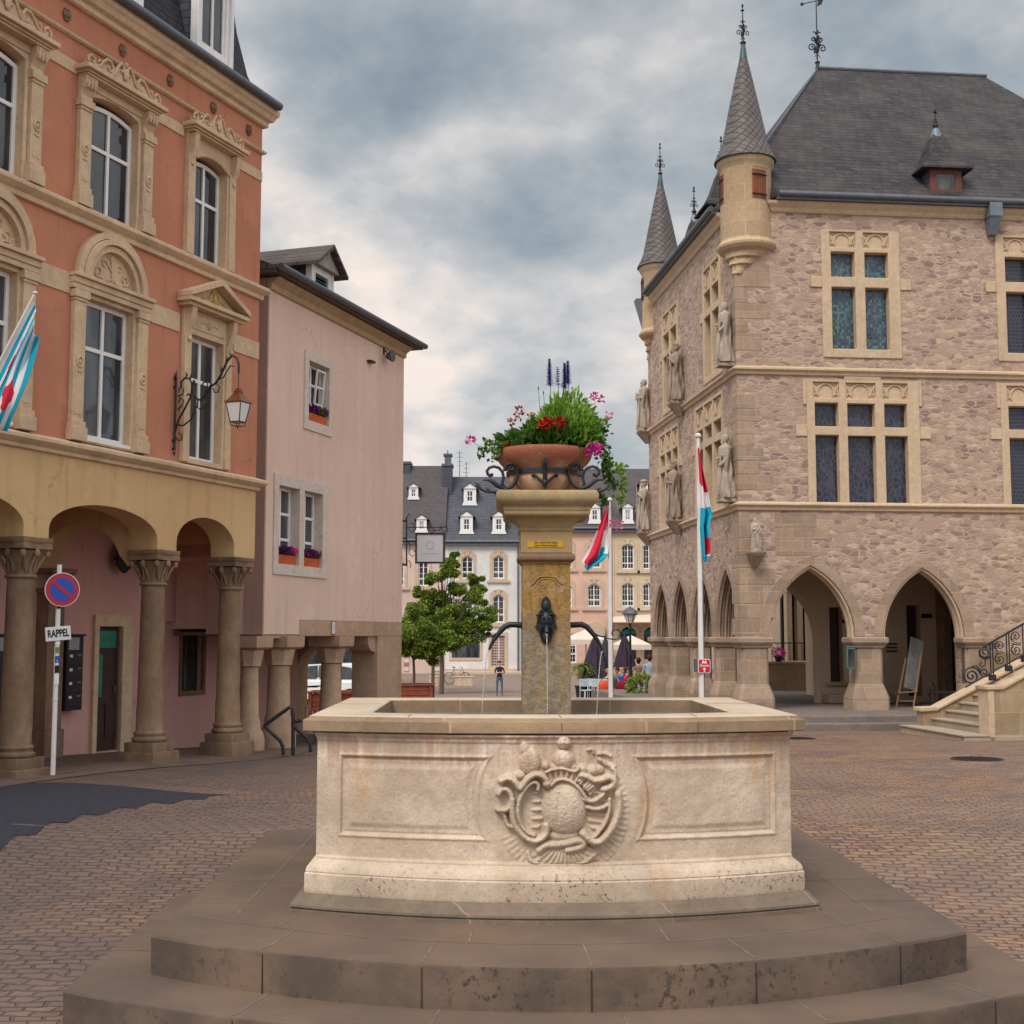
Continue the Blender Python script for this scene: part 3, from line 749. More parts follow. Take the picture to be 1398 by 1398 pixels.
m.build('basin_wall', m_stone('grey green basin lining', (.34,.30,.23), (.25,.22,.165), None, (.10,.10,.06), .6, .4, .5), FO, smooth=40)
m = MB()
def rim_ring(pr):
    rings = []
    for (d, z) in pr: rings.append(plan(1.665-d, -1.31+d, 1.30-d, .30, z, 36))
    return rings
outer = [(.012, 1.150), (.0, 1.156), (.0, 1.222), (.004, 1.228), (.028, 1.230), (.03, 1.232), (.036, 1.249), (.05, 1.2535)]
rings = rim_ring(outer)
inner = [plan(1.255, -.96, .94, .27, 1.2535, 36), plan(1.245, -.95, .93, .27, 1.246, 36), plan(1.245, -.95, .93, .27, 1.1506, 36)]
rs = rings+inner; n = len(rs[0]); vv = [p for r in rs for p in r]; ff = []
for k in range(len(rs)-1):
    for i in range(n): j = (i+1) % n; ff.append((k*n+i, k*n+j, (k+1)*n+j, (k+1)*n+i))
for i in range(n): j = (i+1) % n; ff.append(((len(rs)-1)*n+i, (len(rs)-1)*n+j, j, i))
m.add(vv, ff)
# the worn tread of the rim is a paler stone
zz_ = lambda f_: min(vv[i][2] for i in f_) > 1.2450
m.m = [2 if zz_(f_) else 0 for f_ in ff]
m.k = 1
for u in (-.96, .03, .92):
    a = fy(1.665, -1.31, .30, u)
    m.box(u-.004, u+.004, a-.002, a+.02, 1.158, 1.224); m.box(u-.003, u+.003, a+.05, a+.32, 1.2535, 1.2555)
for s in (-1, 1):
    m.box(min(s*1.26, s*1.61), max(s*1.26, s*1.61), .18, .186, 1.2535, 1.2555)
m.build('rim', [M['rim'], M['joint'], M['rimtop']], FO, smooth=35)
m = MB(); m.loft([plan(1.25, -.95, .93, .26, .93, 36), plan(1.25, -.95, .93, .26, .935, 36)])
t = NT('still water', .04, .5); t.b.inputs['Transmission Weight'].default_value = .0
M['water'] = t.done((.035, .04, .03), t.bump(t.noise(9, 4), .4, .02))
wo = m.build('water', M['water']); wo.location = FO.location; wo.rotation_euler = FO.rotation_euler; tag(wo, kind='structure')
# ---- pillar
PC = (.008, .24)
m = MB()
m.sq([(.20,.5),(.20,.98),(.19,1.0),(.187,1.02),(.184,2.33),(.19,2.335),(.197,2.345),(.197,2.351)], PC)
# sunken panel moulding with a shaped head
yy = PC[1]-.184
for pts in ([(-.115,2.17),(-.095,2.19),(-.065,2.225),(-.04,2.235),(.05,2.235),(.075,2.225),(.105,2.19),(.125,2.175)],):
    m.tube([(PC[0]+x, yy-.001, z) for x, z in pts], .009, 5)
    m.tube([(PC[0]+x*.8, yy-.001, z-.018) for x, z in pts], .006, 5)
m.build('pillar_shaft', M['pillar'], FO, smooth=30)
m = MB()
m.sq([(.2,2.353),(.214,2.358),(.222,2.372),(.224,2.387),(.22,2.402),(.21,2.412),(.2,2.416)], PC)
M['torus'] = m_stone('dark brown weathered moulding', (.20,.13,.09), (.26,.16,.10), None, (.10,.08,.08), .5, .3, .4)
m.build('collar', M['torus'], FO, smooth=50)
m = MB()
m.sq([(.198,2.42),(.2,2.425),(.2,2.583),(.206,2.587),(.214,2.595),(.217,2.604),(.214,2.612),(.203,2.617),(.203,2.625),(.208,2.633),(.214,2.645),(.224,2.66),(.243,2.676),(.27,2.69),(.322,2.70),(.325,2.706),(.33,2.712),(.33,2.735),(.336,2.742),(.336,2.768),(.345,2.775),(.365,2.788),(.372,2.797),(.385,2.81),(.392,2.83),(.393,2.85),(.388,2.872),(.378,2.885),(.362,2.892)], PC)
M['capst'] = m_stone('yellow grey capital stone', (.46,.33,.17), (.36,.24,.115), None, (.17,.14,.10), .75, .4, .6, dark_low=.42)
m.build('capital', M['capst'], FO, smooth=30)
m = MB(); m.box(PC[0]-.148, PC[0]+.132, PC[1]-.205, PC[1]-.2003, 2.462, 2.510)
M['yplaque'] = m_plain('yellow plaque', (.50,.29,.02), .6, 0, .12)
pq = m.build('plaque', M['yplaque'], FO)
text_mesh('lettering', 'EAU NON POTABLE', .02, M['dark'], pq, (PC[0]-.005, PC[1]-.2065, 2.497), ext=.0005)
text_mesh('lettering', 'KEIN TRINKWASSER', .02, M['dark'], pq, (PC[0]-.005, PC[1]-.2065, 2.474), ext=.0005)
# mask with spout on the front
fyf = PC[1]-.187
def mask():
    m = MB()
    # backplate outline
    R = [(0,.215),(.018,.2),(.03,.185),(.036,.16),(.04,.14),(.034,.115),(.052,.1),(.058,.08),(.078,.07),(.066,.05),(.07,.03),(.062,.01),(.072,-.005),(.086,-.02),(.068,-.035),(.06,-.05),(.045,-.07),(.046,-.095),(.038,-.12),(.03,-.14),(.014,-.15),(.0,-.155)]
    poly = [(x, z) for x, z in R]+[(-x, z) for x, z in reversed(R[1:-1])]
    m.at((PC[0]-.005, fyf, 1.87)); m.prism(poly, -.018, .004)
    m.prism([(x*.8, z*.86) for x, z in poly], -.034, -.017)
    m.ball((0,-.03,.03), (.05,.045,.07)); m.ball((0,-.03,.14), (.03,.02,.045), 10, 6)
    m.ball((-.02,-.07,.045), .012, 8, 5); m.ball((.02,-.07,.045), .012, 8, 5)
    m.ball((0,-.08,.02), (.014,.022,.03), 8, 6)
    for s in (-1, 1):
        m.tube([(s*.02,-.06,.07),(s*.045,-.05,.08),(s*.06,-.035,.06)], .008, 5)
        m.tube([(s*.012,-.07,-.01),(s*.035,-.055,-.03),(s*.045,-.04,-.07),(s*.02,-.035,-.1)], .011, 6)
        m.tube([(s*.03,-.045,.1),(s*.055,-.035,.06),(s*.065,-.025,0),(s*.05,-.025,-.05)], .01, 6)
    m.tube([(0,-.05,-.005),(0,-.09,-.02),(0,-.11,-.05),(0,-.115,-.065)], .016, 8)
    m.ball((0,-.04,-.1), (.028,.02,.045), 8, 6)
    return m.build('mask_spout', M['iron'], FO, smooth=50)
mask()
def side_spout(s):
    m = MB(); y = PC[1]-.02; x0 = PC[0]+s*.182
    def P(l): return [(x0+s*a, y, z) for a, z in l]
    m.tube(P([(0,1.862),(.04,1.865),(.10,1.868),(.14,1.85),(.185,1.80),(.225,1.745),(.25,1.70),(.262,1.668)]), [.024,.024,.024,.023,.02,.015,.012,.010], 10)
    m.tube(P([(.17,1.815),(.22,1.785),(.27,1.77),(.31,1.757),(.35,1.752)]), [.02,.013,.009,.008,.008], 8, .6)
    m.tube(P([(.34,1.752)]+[(.367+dx, 1.792+dz) for dx, dz in [(-.01,-.04),(.02,-.034),(.036,-.012),(.037,.014),(.022,.034),(-.004,.038),(-.026,.024),(-.03,.002),(-.018,-.014)]]), .0065, 6)
    m.ball((x0, y, 1.86), (.012,.045,.05), 10, 6)
    m.box(min(x0, x0+s*.006), max(x0, x0+s*.006), y-.03, y+.03, 1.62, 1.96)
    return m.build('side_spout', M['iron'], FO, smooth=50)
side_spout(-1); side_spout(1)
t = NT('falling water', .12, .5); t.b.inputs['Transmission Weight'].default_value = .75; t.b.inputs['IOR'].default_value = 1.2
M['jet'] = t.done((.93, .95, .97))
def jet(x, y, z0, vx, vy, r, n=26):
    m = MB(); pts = []; rad = []
    rnd = random.Random(int(x*100))
    for i in range(n):
        tt = sqrt((z0-.935)*2/9.8)*i/(n-1)
        pts.append((x+vx*tt, y+vy*tt, z0-4.9*tt*tt)); rad.append(r*(1-.35*i/n)*(.75+.5*rnd.random()))
    m.tube(pts, rad, 8); return m.build('water_stream', M['jet'], FO, smooth=60)
jet(PC[0]-.005, fyf-.116, 1.79, .01, -.05, .0038)
for s in (-1, 1): jet(PC[0]+s*(.184+.262), PC[1]-.02, 1.66, s*(.17 if s < 0 else -.16), -.02, .0042)
# ================================================================ planter bowl on the pillar
BW = empty('flower_bowl', FO.matrix_basis @ Vector((PC[0]-.010, PC[1], 2.893)), 0, 'round weathered terracotta flower bowl on top of the fountain pillar', 'planter')
m = MB()
m.lathe([(.20,0),(.235,.01),(.255,.03),(.275,.06),(.285,.085),(.29,.11),(.283,.135),(.28,.15),(.283,.165),(.277,.175),(.287,.19),(.315,.212),(.350,.245),(.372,.28),(.382,.31),(.384,.332),(.376,.348),(.36,.352),(.348,.342),(.34,.31)], 56, cap=True)
m.build('bowl', M['terra'], BW, smooth=45)
m = MB(); m.lathe([(.33,.29),(.335,.325),(.0,.335)], 32); m.build('soil', M['soil'], BW)
HOLD = empty('planter_cradle', BW.location, 0, 'black wrought iron scroll cradle clasping the terracotta bowl on the pillar', 'iron cradle')
m = MB()
m.lathe([(.288,.145),(.300,.145),(.300,.178),(.288,.178)], 48, cap=False); 
m.lathe([(.288,.145),(.288,.178)], 48, cap=False)
m.build('hoop', M['iron'], HOLD, smooth=30)
def ribbon_scroll(m, pts, w=.02, th=.006):
    # pts: 3-D; flat iron bar bent edgewise
    m.tube(pts, w*.42, 8, .95)
def crn(a, sgn=1):
    m = MB(); c, s_ = cos(a), sin(a)
    def P(l): return [(c*r, s_*r, z) for r, z in l]
    sp = spiral(.355, .165, .062, .012, pi*.9, -1.35, 26)
    m.tube(P([(.30,.02),(.318,.06)]+[(x, z) for x, z in sp]), .0095, 7)
    m.tube(P([(.26,.015),(.34,.02),(.40,.03)]+[(x, z) for x, z in spiral(.385, .11, .085, .02, -pi*.3, 1.15, 26)]), .0085, 7)
    m.tube(P([(.33,.03),(.38,.04),(.42,.035),(.46,.045),(.5,.09),(.515,.13)]), [.01,.011,.012,.011,.008,.003], 7)
    m.tube(P([(.38,.035),(.42,.06),(.45,.1),(.47,.115),(.49,.11)]), [.01,.011,.009,.006,.003], 7)
    m.tube(P([(.41,.035),(.44,.06),(.44,.085)]), [.009,.008,.002], 7)
    m.tube(P([(.40,.03),(.36,.005),(.32,.004)]), [.008,.008,.006], 6)
    return m.build('scroll_bracket', M['iron'], HOLD, smooth=60)
def side_scroll(sg):
    HL = HOLD.location
    def Z(pts):
        o = []
        for x_, y_ in pts:
            x_ = 600+x_/5.0; y_ = 460+y_/5.0
            if sg > 0: x_ = 2*741.5-x_
            w = at_y(x_, y_, HL.y-.25); o.append((w.x-HL.x, -.25, w.z-HL.z))
        return o
    m = MB()
    m.tube(Z([(500,905),(480,910),(478,895),(492,878),(470,868),(445,885),(448,915)]), .009, 8, 1.6)
    m.tube(Z([(448,915),(455,878),(480,866),(510,875),(530,905),(534,945),(522,985),(498,1018),(470,1035),(440,1040)]), .013, 8, 1.6)
    m.tube(Z([(470,1035),(445,1028),(428,1000),(438,960),(430,920),(405,893),(370,884),(340,893),(324,915),(330,938),(346,950),(360,944),(358,932)]), .0085, 8, 1.4)
    m.ball(Z([(352,940)])[0], .012, 8, 6)
    m.tube(Z([(470,1035),(430,1030),(395,1015),(365,990),(335,975),(305,975),(296,985)]), [.011,.016,.018,.016,.011,.007,.003], 8)
    m.tube(Z([(440,1040),(405,1055),(370,1058),(320,1055),(285,1040),(258,1015),(246,995)]), [.011,.012,.012,.011,.010,.011,.004], 8)
    m.tube(Z([(350,1055),(330,1040),(312,1028)]), [.012,.010,.003], 6)
    m.tube(Z([(285,1040),(270,1015),(266,1000)]), [.009,.008,.002], 6)
    m.tube(Z([(370,1058),(395,1085),(412,1098)]), [.009,.008,.006], 6)
    m.tube(Z([(522,985),(530,1010),(545,1035),(575,1045)]), [.008,.008,.007,.006], 6)
    return m.build('scroll_bracket', M['iron'], HOLD, smooth=60)
side_scroll(-1); side_scroll(1)
crn(pi/2)
# fleur bracket facing the front
m = MB()
m.tube([(0,-.285,.03),(0,-.296,.08),(0,-.305,.14),(0,-.318,.19),(0,-.34,.235),(0,-.35,.225),(0,-.345,.205)], .017, 8, .5)
for s in (-1, 1):
    m.tube([(0,-.30,.055),(s*.03,-.303,.075),(s*.06,-.30,.105),(s*.085,-.293,.125),(s*.098,-.29,.118),(s*.1,-.29,.108)], [.02,.019,.016,.017,.015,.006], 7, .6)
    m.tube([(s*.09,-.292,.125),(s*.085,-.292,.1)], [.008,.004], 6)
m.ball((0,-.298,.06), (.022,.012,.03), 8, 6); m.tube([(0,-.298,.04),(0,-.295,.0)], [.012,.004], 6)
m.build('front_bracket', M['iron'], HOLD, smooth=60)
# ================================================================ shared building helpers
def rect(x0, x1, z0, z1): return [(x0, z0), (x1, z0), (x1, z1), (x0, z1)]
def archrect(x0, x1, z0, zs, rise, kind='seg', n=12): return [(x0, z0), (x1, z0)]+list(reversed(arch_pts(x0, x1, zs, rise, n, kind)))
def window(parent, x0, x1, z0, z1, y, cols=2, rows=(.68,), fr=.055, bar=.035, thin=None, rise=0, kind='seg', name='window', glass='glass', depth=.06, sill=False):
    """timber window: outer frame, centre mullion, transoms; its glass is a child"""
    m = MB()
    W_, H_ = x1-x0, z1-z0
    if rise: out = archrect(x0, x1, z0, z1-rise, rise, kind)
    else: out = rect(x0, x1, z0, z1)
    holes = []
    zr = [0]+list(rows)+[1]
    cw = (W_-2*fr-(cols-1)*bar)/cols
    for a, b in zip(zr, zr[1:]):
        za = z0+fr if a == 0 else z0+a*H_+bar/2
        zb = z1-fr if b == 1 else z0+b*H_-bar/2
        for c in range(cols):
            xa = x0+fr+c*(cw+bar); xb = xa+cw
            if rise and b == 1:
                top = []
                for i in range(7):
                    x = xb+(xa-xb)*i/6; t = (x-(x0+x1)/2)/(W_/2)
                    zz = z1-rise+rise*(sqrt(max(0, 1-t*t)) if kind == 'round' else 1-t*t)-fr
                    top.append((x, zz))
                holes.append([(xa, za), (xb, za)]+top)
            else: holes.append(rect(xa, xb, za, zb))
    m.panel(out, holes, y, y+depth)
    if thin:
        tc, tr = thin
        for a, b in zip(zr, zr[1:]):
            for c in range(cols):
                xa = x0+fr+c*(cw+bar)
                for q in range(1, tc): m.box(xa+cw*q/tc-.012, xa+cw*q/tc+.012, y+.012, y+depth-.01, z0+a*H_+fr*.6, z0+b*H_-fr*.4-(rise*.4 if b == 1 else 0))
        for q in range(1, tr):
            zz = z0+H_*q/tr
            if all(abs(zz-(z0+r_*H_)) > .05 for r_ in rows): m.box(x0+fr*.5, x1-fr*.5, y+.014, y+depth-.012, zz-.012, zz+.012)
    o = m.build(name, M['white'], parent, bevel=.006)
    g = MB()
    if rise: g.prism(archrect(x0+.02, x1-.02, z0+.02, z1-rise-.01, rise-.01, kind), y+depth*.45, y+depth*.55)
    else: g.box(x0+.02, x1-.02, y+depth*.45, y+depth*.55, z0+.02, z1-.02)
    g.build('pane', M[glass], o)
    return o
def backing(m, x0, x1, z0, z1, y): m.box(x0, x1, y, y+.02, z0, z1)
def cornice(parent, name, mat, x0, x1, y, prof, ret0=True, ret1=True):
    """moulding along x; prof is [(projection, z)...] listed from the bottom up"""
    m = MB(); rings = []
    pts = [(0, prof[0][1])]+prof+[(0, prof[-1][1])]
    rings = []
    for p, z in pts:
        a = x0-(p if ret0 else 0); b = x1+(p if ret1 else 0)
        rings.append([(a, y+.05, z), (a, y-p, z), (b, y-p, z), (b, y+.05, z)])
    vs = [q for r in rings for q in r]; fs = []
    for k in range(len(rings)-1):
        for i in range(3): fs.append((k*4+i, k*4+i+1, (k+1)*4+i+1, (k+1)*4+i))
    fs.append((0,3,2,1)); n = len(rings); fs.append(((n-1)*4, (n-1)*4+1, (n-1)*4+2, (n-1)*4+3))
    m.add(vs, fs); return m.build(name, mat, parent)
def scroll_tubes(m, pts2, y, r, seg=6): m.tube([(x, y, z) for x, z in pts2], r, seg)
# ================================================================ orange house
OF = Frame(-3.98, 20.35, 68)
OH = empty('orange_townhouse', (OF.ox, OF.oy, 0), OF.a, 'terracotta orange town house with cream trim, a slate mansard and a columned arcade', 'house')
TH = .42   # thickness of the arcade wall
def arcade_front():
    m = MB()
    # outline of the arcade front, running along the bottom through the arches
    piers = [(-7.55, -7.12), (-4.98, -4.55), (-2.41, -1.98), (-.55, 0)]
    pts = []
    for i, (a, b) in enumerate(piers):
        pts += [(a, 2.97), (b, 2.97)]
        if i < len(piers)-1:
            c = piers[i+1][0]
            pts += arch_pts(b, c, 3.10, .37 if c-b > 1.6 else .40, 18, 'round')
    a0 = piers[0][0]
    pts = [p for p in pts]+[(0, 4.12), (-10, 4.12), (-10, 2.97)]
    # far left arch
    pts += [(-9.9, 2.97)]+arch_pts(-9.9, a0, 3.10, .38, 14, 'round')[1:-1]
    m.prism(pts, 0, TH)
    return m.build('arcade_wall', M['yellow'], OH, smooth=30)
arcade_front()
m = MB()
WB = (-4.03, -3.08); WC = (-1.80, -1.0); WA = (-6.38, -5.35)
WA2 = (-6.2, -5.25)
def up_open(x0, x1): return archrect(x0, x1, 7.3, 8.78, .07)
def lo_open(x0, x1): return rect(x0, x1, 4.3, 6.12)
holes = [up_open(*WB), up_open(*WC), up_open(*WA2), lo_open(*WB), lo_open(*WC), lo_open(*WA2), up_open(-8.6,-7.65), lo_open(-8.6,-7.65)]
m.panel(rect(-10, 0, 4.12, 9.95), holes, 0, .30)
m.build('upper_wall', M['orange'], OH)
m = MB()
m.box(-.30, 0, .301, 9, 3.0, 9.94); m.box(-.3, 0, TH+.002, 2.2, 2.9, 3.2)
m.box(-10, -9.7, .301, 9, 0, 9.94); m.box(-10, 0, 8.7, 9, -.3, 9.94)
m.box(-.3, 0, 2.3, 9, -.3, 3.0)
m.build('side_wall', M['orange'], OH)
# dark rooms behind the windows
m = MB(); m.box(-9.6, -.35, .8, .84, 4.3, 9.8); m.build('room_backing', M['dark'], OH)
# arcade vault ceiling, cross arches and back wall
m = MB(); m.box(-9.7, -.0, TH+.003, 2.12, 3.62, 3.8)
m.build('arcade_ceiling', M['yellow'], OH)
for xc in (-4.77, -2.2):
    m = MB()
    ap = arch_pts(.62, 2.1, 2.75, .6, 12, 'round')
    m.prism([(.425, 2.75)]+[(.5, 2.75)]+ap[1:]+[(2.1, 3.61), (.425, 3.61)], xc-.2, xc+.2, 'x')
    m.build('cross_arch', M['yellow'], OH, smooth=30)
m = MB()
dz0, dz1 = .03, 1.98
m.panel(rect(-9.7, .62, -.3, 3.62), [rect(-1.06, -.50, dz0, 1.93)], 2.1, 2.4)
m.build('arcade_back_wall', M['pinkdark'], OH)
m = MB()
m.panel(rect(.62, 2.6, -.3, 2.02), [rect(1.17, 1.78, .86, 1.80)], 2.16, 2.4)
m.box(.62, 2.6, 2.09, 2.39, 2.02, 3.62)
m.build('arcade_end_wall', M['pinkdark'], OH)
m = MB(); m.panel(rect(-1.16, -.25, -.1, 2.1), [rect(-1.06, -.50, -.2+.2, 1.93)], 2.04, 2.16)
m.build('door_surround', M['cream'], OH)
m = MB(); m.box(-1.06, -.50, 2.15, 2.20, 0, 1.93); m.box(-1.03, -.8, 2.135, 2.15, .2, .75); m.box(-.76, -.53, 2.135, 2.15, .2, .75)
dr = m.build('door', M['door'], OH)
M['greenglass'] = m_plain('green tinted glass', (.04,.20,.13), .2)
m = MB(); m.box(-1.05, -.55, 2.135, 2.145, 1.60, 1.86); m.box(-1.0, -.86, 2.135, 2.145, .85, 1.5); m.build('pane', M['greenglass'], dr)
m = MB(); m.cyl(.012, 0, .12, 8); m.M = Matrix.Identity(4); m.v = [(x-.58, y+2.12, z+.9) for x, y, z in m.v]; m.build('handle', M['zinc'], dr)
m = MB(); m.panel(rect(1.10, 1.85, .78, 1.9), [rect(1.17, 1.78, .86, 1.80)], 2.14, 2.2)
m.build('window_surround', M['column'], OH)
m = MB(); m.box(1.17, 1.78, 2.3, 2.32, .86, 1.8)
wv = m.build('barred_window', M['glass'], OH)
m = MB()
for i in range(6): m.cyl(.011, .86, 1.8, 8, (1.24+.095*i, 2.24))
m.build('bars', M['iron'], wv)
# hexagonal black wall box in the arcade
# columns
def column(x, y, zt, plinth=.52, r=.235):
    e = MB()
    # square two-step plinth
    e.M = Matrix.Translation((x, y, 0))
    c = MB(); c.M = e.M
    c.sq([(.285,-.3),(.29,.17),(.285,.2),(.28,.202)]); c.sq([(.235,.2021),(.24,.31),(.235,.33),(.22,.332)])
    r = .182
    c.lathe([(.215,.3321),(.235,.35),(.24,.37),(.232,.39),(.21,.40),(.205,.415),(.213,.435),(.218,.45),(.21,.47),(.195,.478),(r+.004,.49),(r+.004,.8),(r-.004,.815),(r-.010,1.4),(r-.022,2.36),(r-.024,2.47),(.185,2.482),(.192,2.5),(.185,2.518),(.165,2.525)], 36)
    c.lathe([(.16,2.5251),(.165,2.62),(.185,2.72),(.22,2.80),(.235,2.815)], 36)
    for k in range(8):
        a = 2*pi*k/8; big = k % 2
        for s in (-1, 1):
            pts = []
            for q in range(7):
                t = q/6; rr = .168+.08*t*t+(.045 if big else .0)*t; aa = a+s*(.25*(1-t)+.02)
                pts.append((rr*cos(aa), rr*sin(aa), 2.54+.235*t))
            c.tube(pts, [.012,.017,.02,.02,.018,.016,.012], 6)
        rk = .295 if big else .24
        c.ball((rk*cos(a), rk*sin(a), 2.775), (.038,.038,.055), 9, 7)
    ab = []
    for k in range(4):
        a0 = pi/4+k*pi/2
        for q in range(7):
            t = q/7; a = a0+t*pi/2; edge = .225/max(abs(cos(a)), abs(sin(a))); rr = edge*(1-.10*sin(pi*t))
            ab.append((rr*cos(a)*1.12, rr*sin(a)*1.12))
    c.prism(ab, 2.83, 2.90, 'z'); c.sq([(.24,2.9001),(.255,2.92),(.255,2.968)])
    return c.build('column', M['column'], OH, smooth=38)
for x in (-7.35, -4.77, -2.2, -.33): column(x, .21, 2.97)
# wall columns against the back wall
for x in (-4.77, -2.2):
    m = MB(); m.box(x-.2, x+.2, 1.85, 2.099, 0, .45); m.box(x-.17, x+.17, 1.88, 2.099, .45, 2.4); m.box(x-.2, x+.2, 1.84, 2.099, 2.4, 2.46)
    for q in range(5): m.tube([(x-.16+.08*q, 1.86, 2.47),(x-.18+.09*q, 1.83, 2.6),(x-.2+.1*q, 1.78, 2.68)], .03, 6)
    m.box(x-.25, x+.25, 1.74, 2.099, 2.68, 2.749)
    m.build('wall_pier', M['column'], OH, bevel=.01)
# mouldings
cornice(OH, 'first_cornice', M['cream'], -10, 0, -.002, [(.03,4.02),(.05,4.03),(.05,4.07),(.10,4.10),(.14,4.13),(.14,4.17),(.12,4.19),(.0,4.23)])
cornice(OH, 'second_cornice', M['cream'], -10, 0, -.002, [(.03,7.04),(.05,7.05),(.05,7.11),(.09,7.14),(.13,7.18),(.13,7.22),(.11,7.24),(.0,7.27)])
cornice(OH, 'thin_moulding', M['cream'], -10, 0, -.002, [(.02,9.40),(.05,9.42),(.06,9.45),(.03,9.47),(.0,9.48)])
cornice(OH, 'eaves_cornice', M['cream'], -10, 0, -.002, [(.04,9.84),(.07,9.86),(.07,9.93),(.13,9.96),(.16,10.03),(.19,10.06),(.20,10.10),(.20,10.14)])
def band(x0, x1, z0, z1, nm='string_band'):
    m = MB(); m.box(x0, x1, -.018, .02, z0, z1); m.build(nm, M['cream'], OH, bevel=.004)
WO = {'A': WA2, 'B': WB, 'C': WC}
# bands between the surrounds
for a, b in ((-10, -8.9), (-7.35, -6.5), (-4.95, -4.33), (-2.78, -2.05), (-.70, 0)):
    band(a, b, 8.96, 9.12); band(a, b, 6.09, 6.36)
# small rosettes on the frieze
for x in (-8.2, -7.0, -5.7, -4.55, -3.45, -2.4, -1.35, -.4):
    m = MB()
    for q in range(5): m.tube([(x+.05*cos(a), -.02, 9.66+.07*sin(a)) for a in [q*1.256, q*1.256+.6, q*1.256+1.1]], .02, 6)
    m.ball((x, -.03, 9.66), (.035,.03,.045), 8, 6); m.box(x-.04, x+.04, -.015, .01, 9.58, 9.74)
    m.build('frieze_rosette', M['column'], OH, smooth=40)
def pilaster(m, xa, xb, z0, z1, y=-.001):
    pr = -.075
    m.box(xa-.03, xb+.03, pr-.05, y, z0-.01, z0+.16); m.box(xa-.015, xb+.015, pr-.03, y, z0+.16, z0+.24)
    m.box(xa, xb, pr, y, z0+.24, z1-.14)
    m.box(xa+.035, xb-.035, pr-.006, pr+.01, z0+.32, z1-.22)
    m.box(xa-.01, xb+.01, pr-.015, y, z1-.14, z1-.10); m.box(xa-.03, xb+.03, pr-.035, y, z1-.10, z1)
    # rosette and drop
    zc = z0+(z1-z0)*.52; xc = (xa+xb)/2
    m.tube([(xc+.05*cos(a*pi/5), pr-.012, zc+.066*sin(a*pi/5)) for a in range(10)], .017, 5, closed=True)
    m.ball((xc, pr-.012, zc), (.026,.02,.034), 8, 5)
    m.tube([(xc+.055*cos(a), pr-.01, zc-.07+.06*sin(a)) for a in (-2.4,-2,-1.57,-1.1,-.7)], .014, 5)
def crest(m, x0, x1, z, y, r=.018):
    """carved scroll crest on top of a window head"""
    c = (x0+x1)/2; h = (x1-x0)/2
    for s in (-1, 1):
        X = lambda t: c+s*h*t
        m.tube([(X(t), y, z+v) for t, v in ((.98,.03),(.97,.10),(.90,.14),(.82,.10),(.84,.05),(.90,.06))], r, 6)
        m.tube([(X(t), y, z+v) for t, v in ((.88,.03),(.78,.02),(.68,.06),(.60,.14),(.50,.20),(.40,.20),(.33,.13),(.36,.07),(.44,.06),(.47,.11))], r*1.1, 6)
        m.tube([(X(t), y, z+v) for t, v in ((.62,.03),(.5,.015),(.38,.02),(.27,.10),(.20,.20),(.12,.27),(.05,.24),(.06,.17),(.12,.15))], r*1.1, 6)
        m.tube([(X(t), y-.01, z+v) for t, v in ((.75,.09),(.70,.13),(.66,.12))], r*.8, 5)
    m.ball((c, y-.01, z+.14), (.05,.03,.09), 8, 6); m.ball((c, y-.01, z+.28), (.03,.02,.035), 8, 6)
    bo = [(x0, z), (x1, z), (x1-.02, z+.08), (c+h*.55, z+.12), (c+h*.1, z+.2), (c-h*.1, z+.2), (c-h*.55, z+.12), (x0+.02, z+.08)]
    m.prism(bo, y+.012, y+.06)
def big_surround_up(x0, x1):
    m = MB()
    m.panel([(x0-.06, 7.26), (x1+.06, 7.26), (x1+.06, 9.0), (x0-.06, 9.0)], [archrect(x0+.004, x1-.004, 7.271, 8.776, .07)], -.03, .15)
    pilaster(m, x0-.27, x0-.07, 7.27, 8.66); pilaster(m, x1+.07, x1+.27, 7.27, 8.66)
    # consoles
    for xa, xb in ((x0-.27, x0-.05), (x1+.05, x1+.27)):
        m.prism([(-.001, 8.66), (-.08, 8.66), (-.06, 8.72), (-.09, 8.78), (-.15, 8.86), (-.15, 8.96), (-.001, 8.96)], xa, xb, 'x')
        for q in range(3): m.box(xa+.03+.06*q, xa+.06+.06*q, -.16, -.1, 8.80, 8.95)
    m.box(x0-.05, x1+.05, -.05, -.031, 8.86, 8.96)
    o = m.build('window_surround', M['cream'], OH, smooth=35, bevel=.006)
    m = MB()
    for p, za, zb in ((.17,8.9601,8.99),(.20,8.99,9.02),(.25,9.02,9.08),(.22,9.08,9.10)): m.box(x0-.10-p, x1+.10+p, -p, -.002, za, zb)
    m.build('head_moulding', M['cream'], OH, bevel=.008)
    m = MB(); crest(m, x0-.28, x1+.28, 9.102, -.16, .02); m.build('carved_crest', M['cream'], OH, smooth=50)
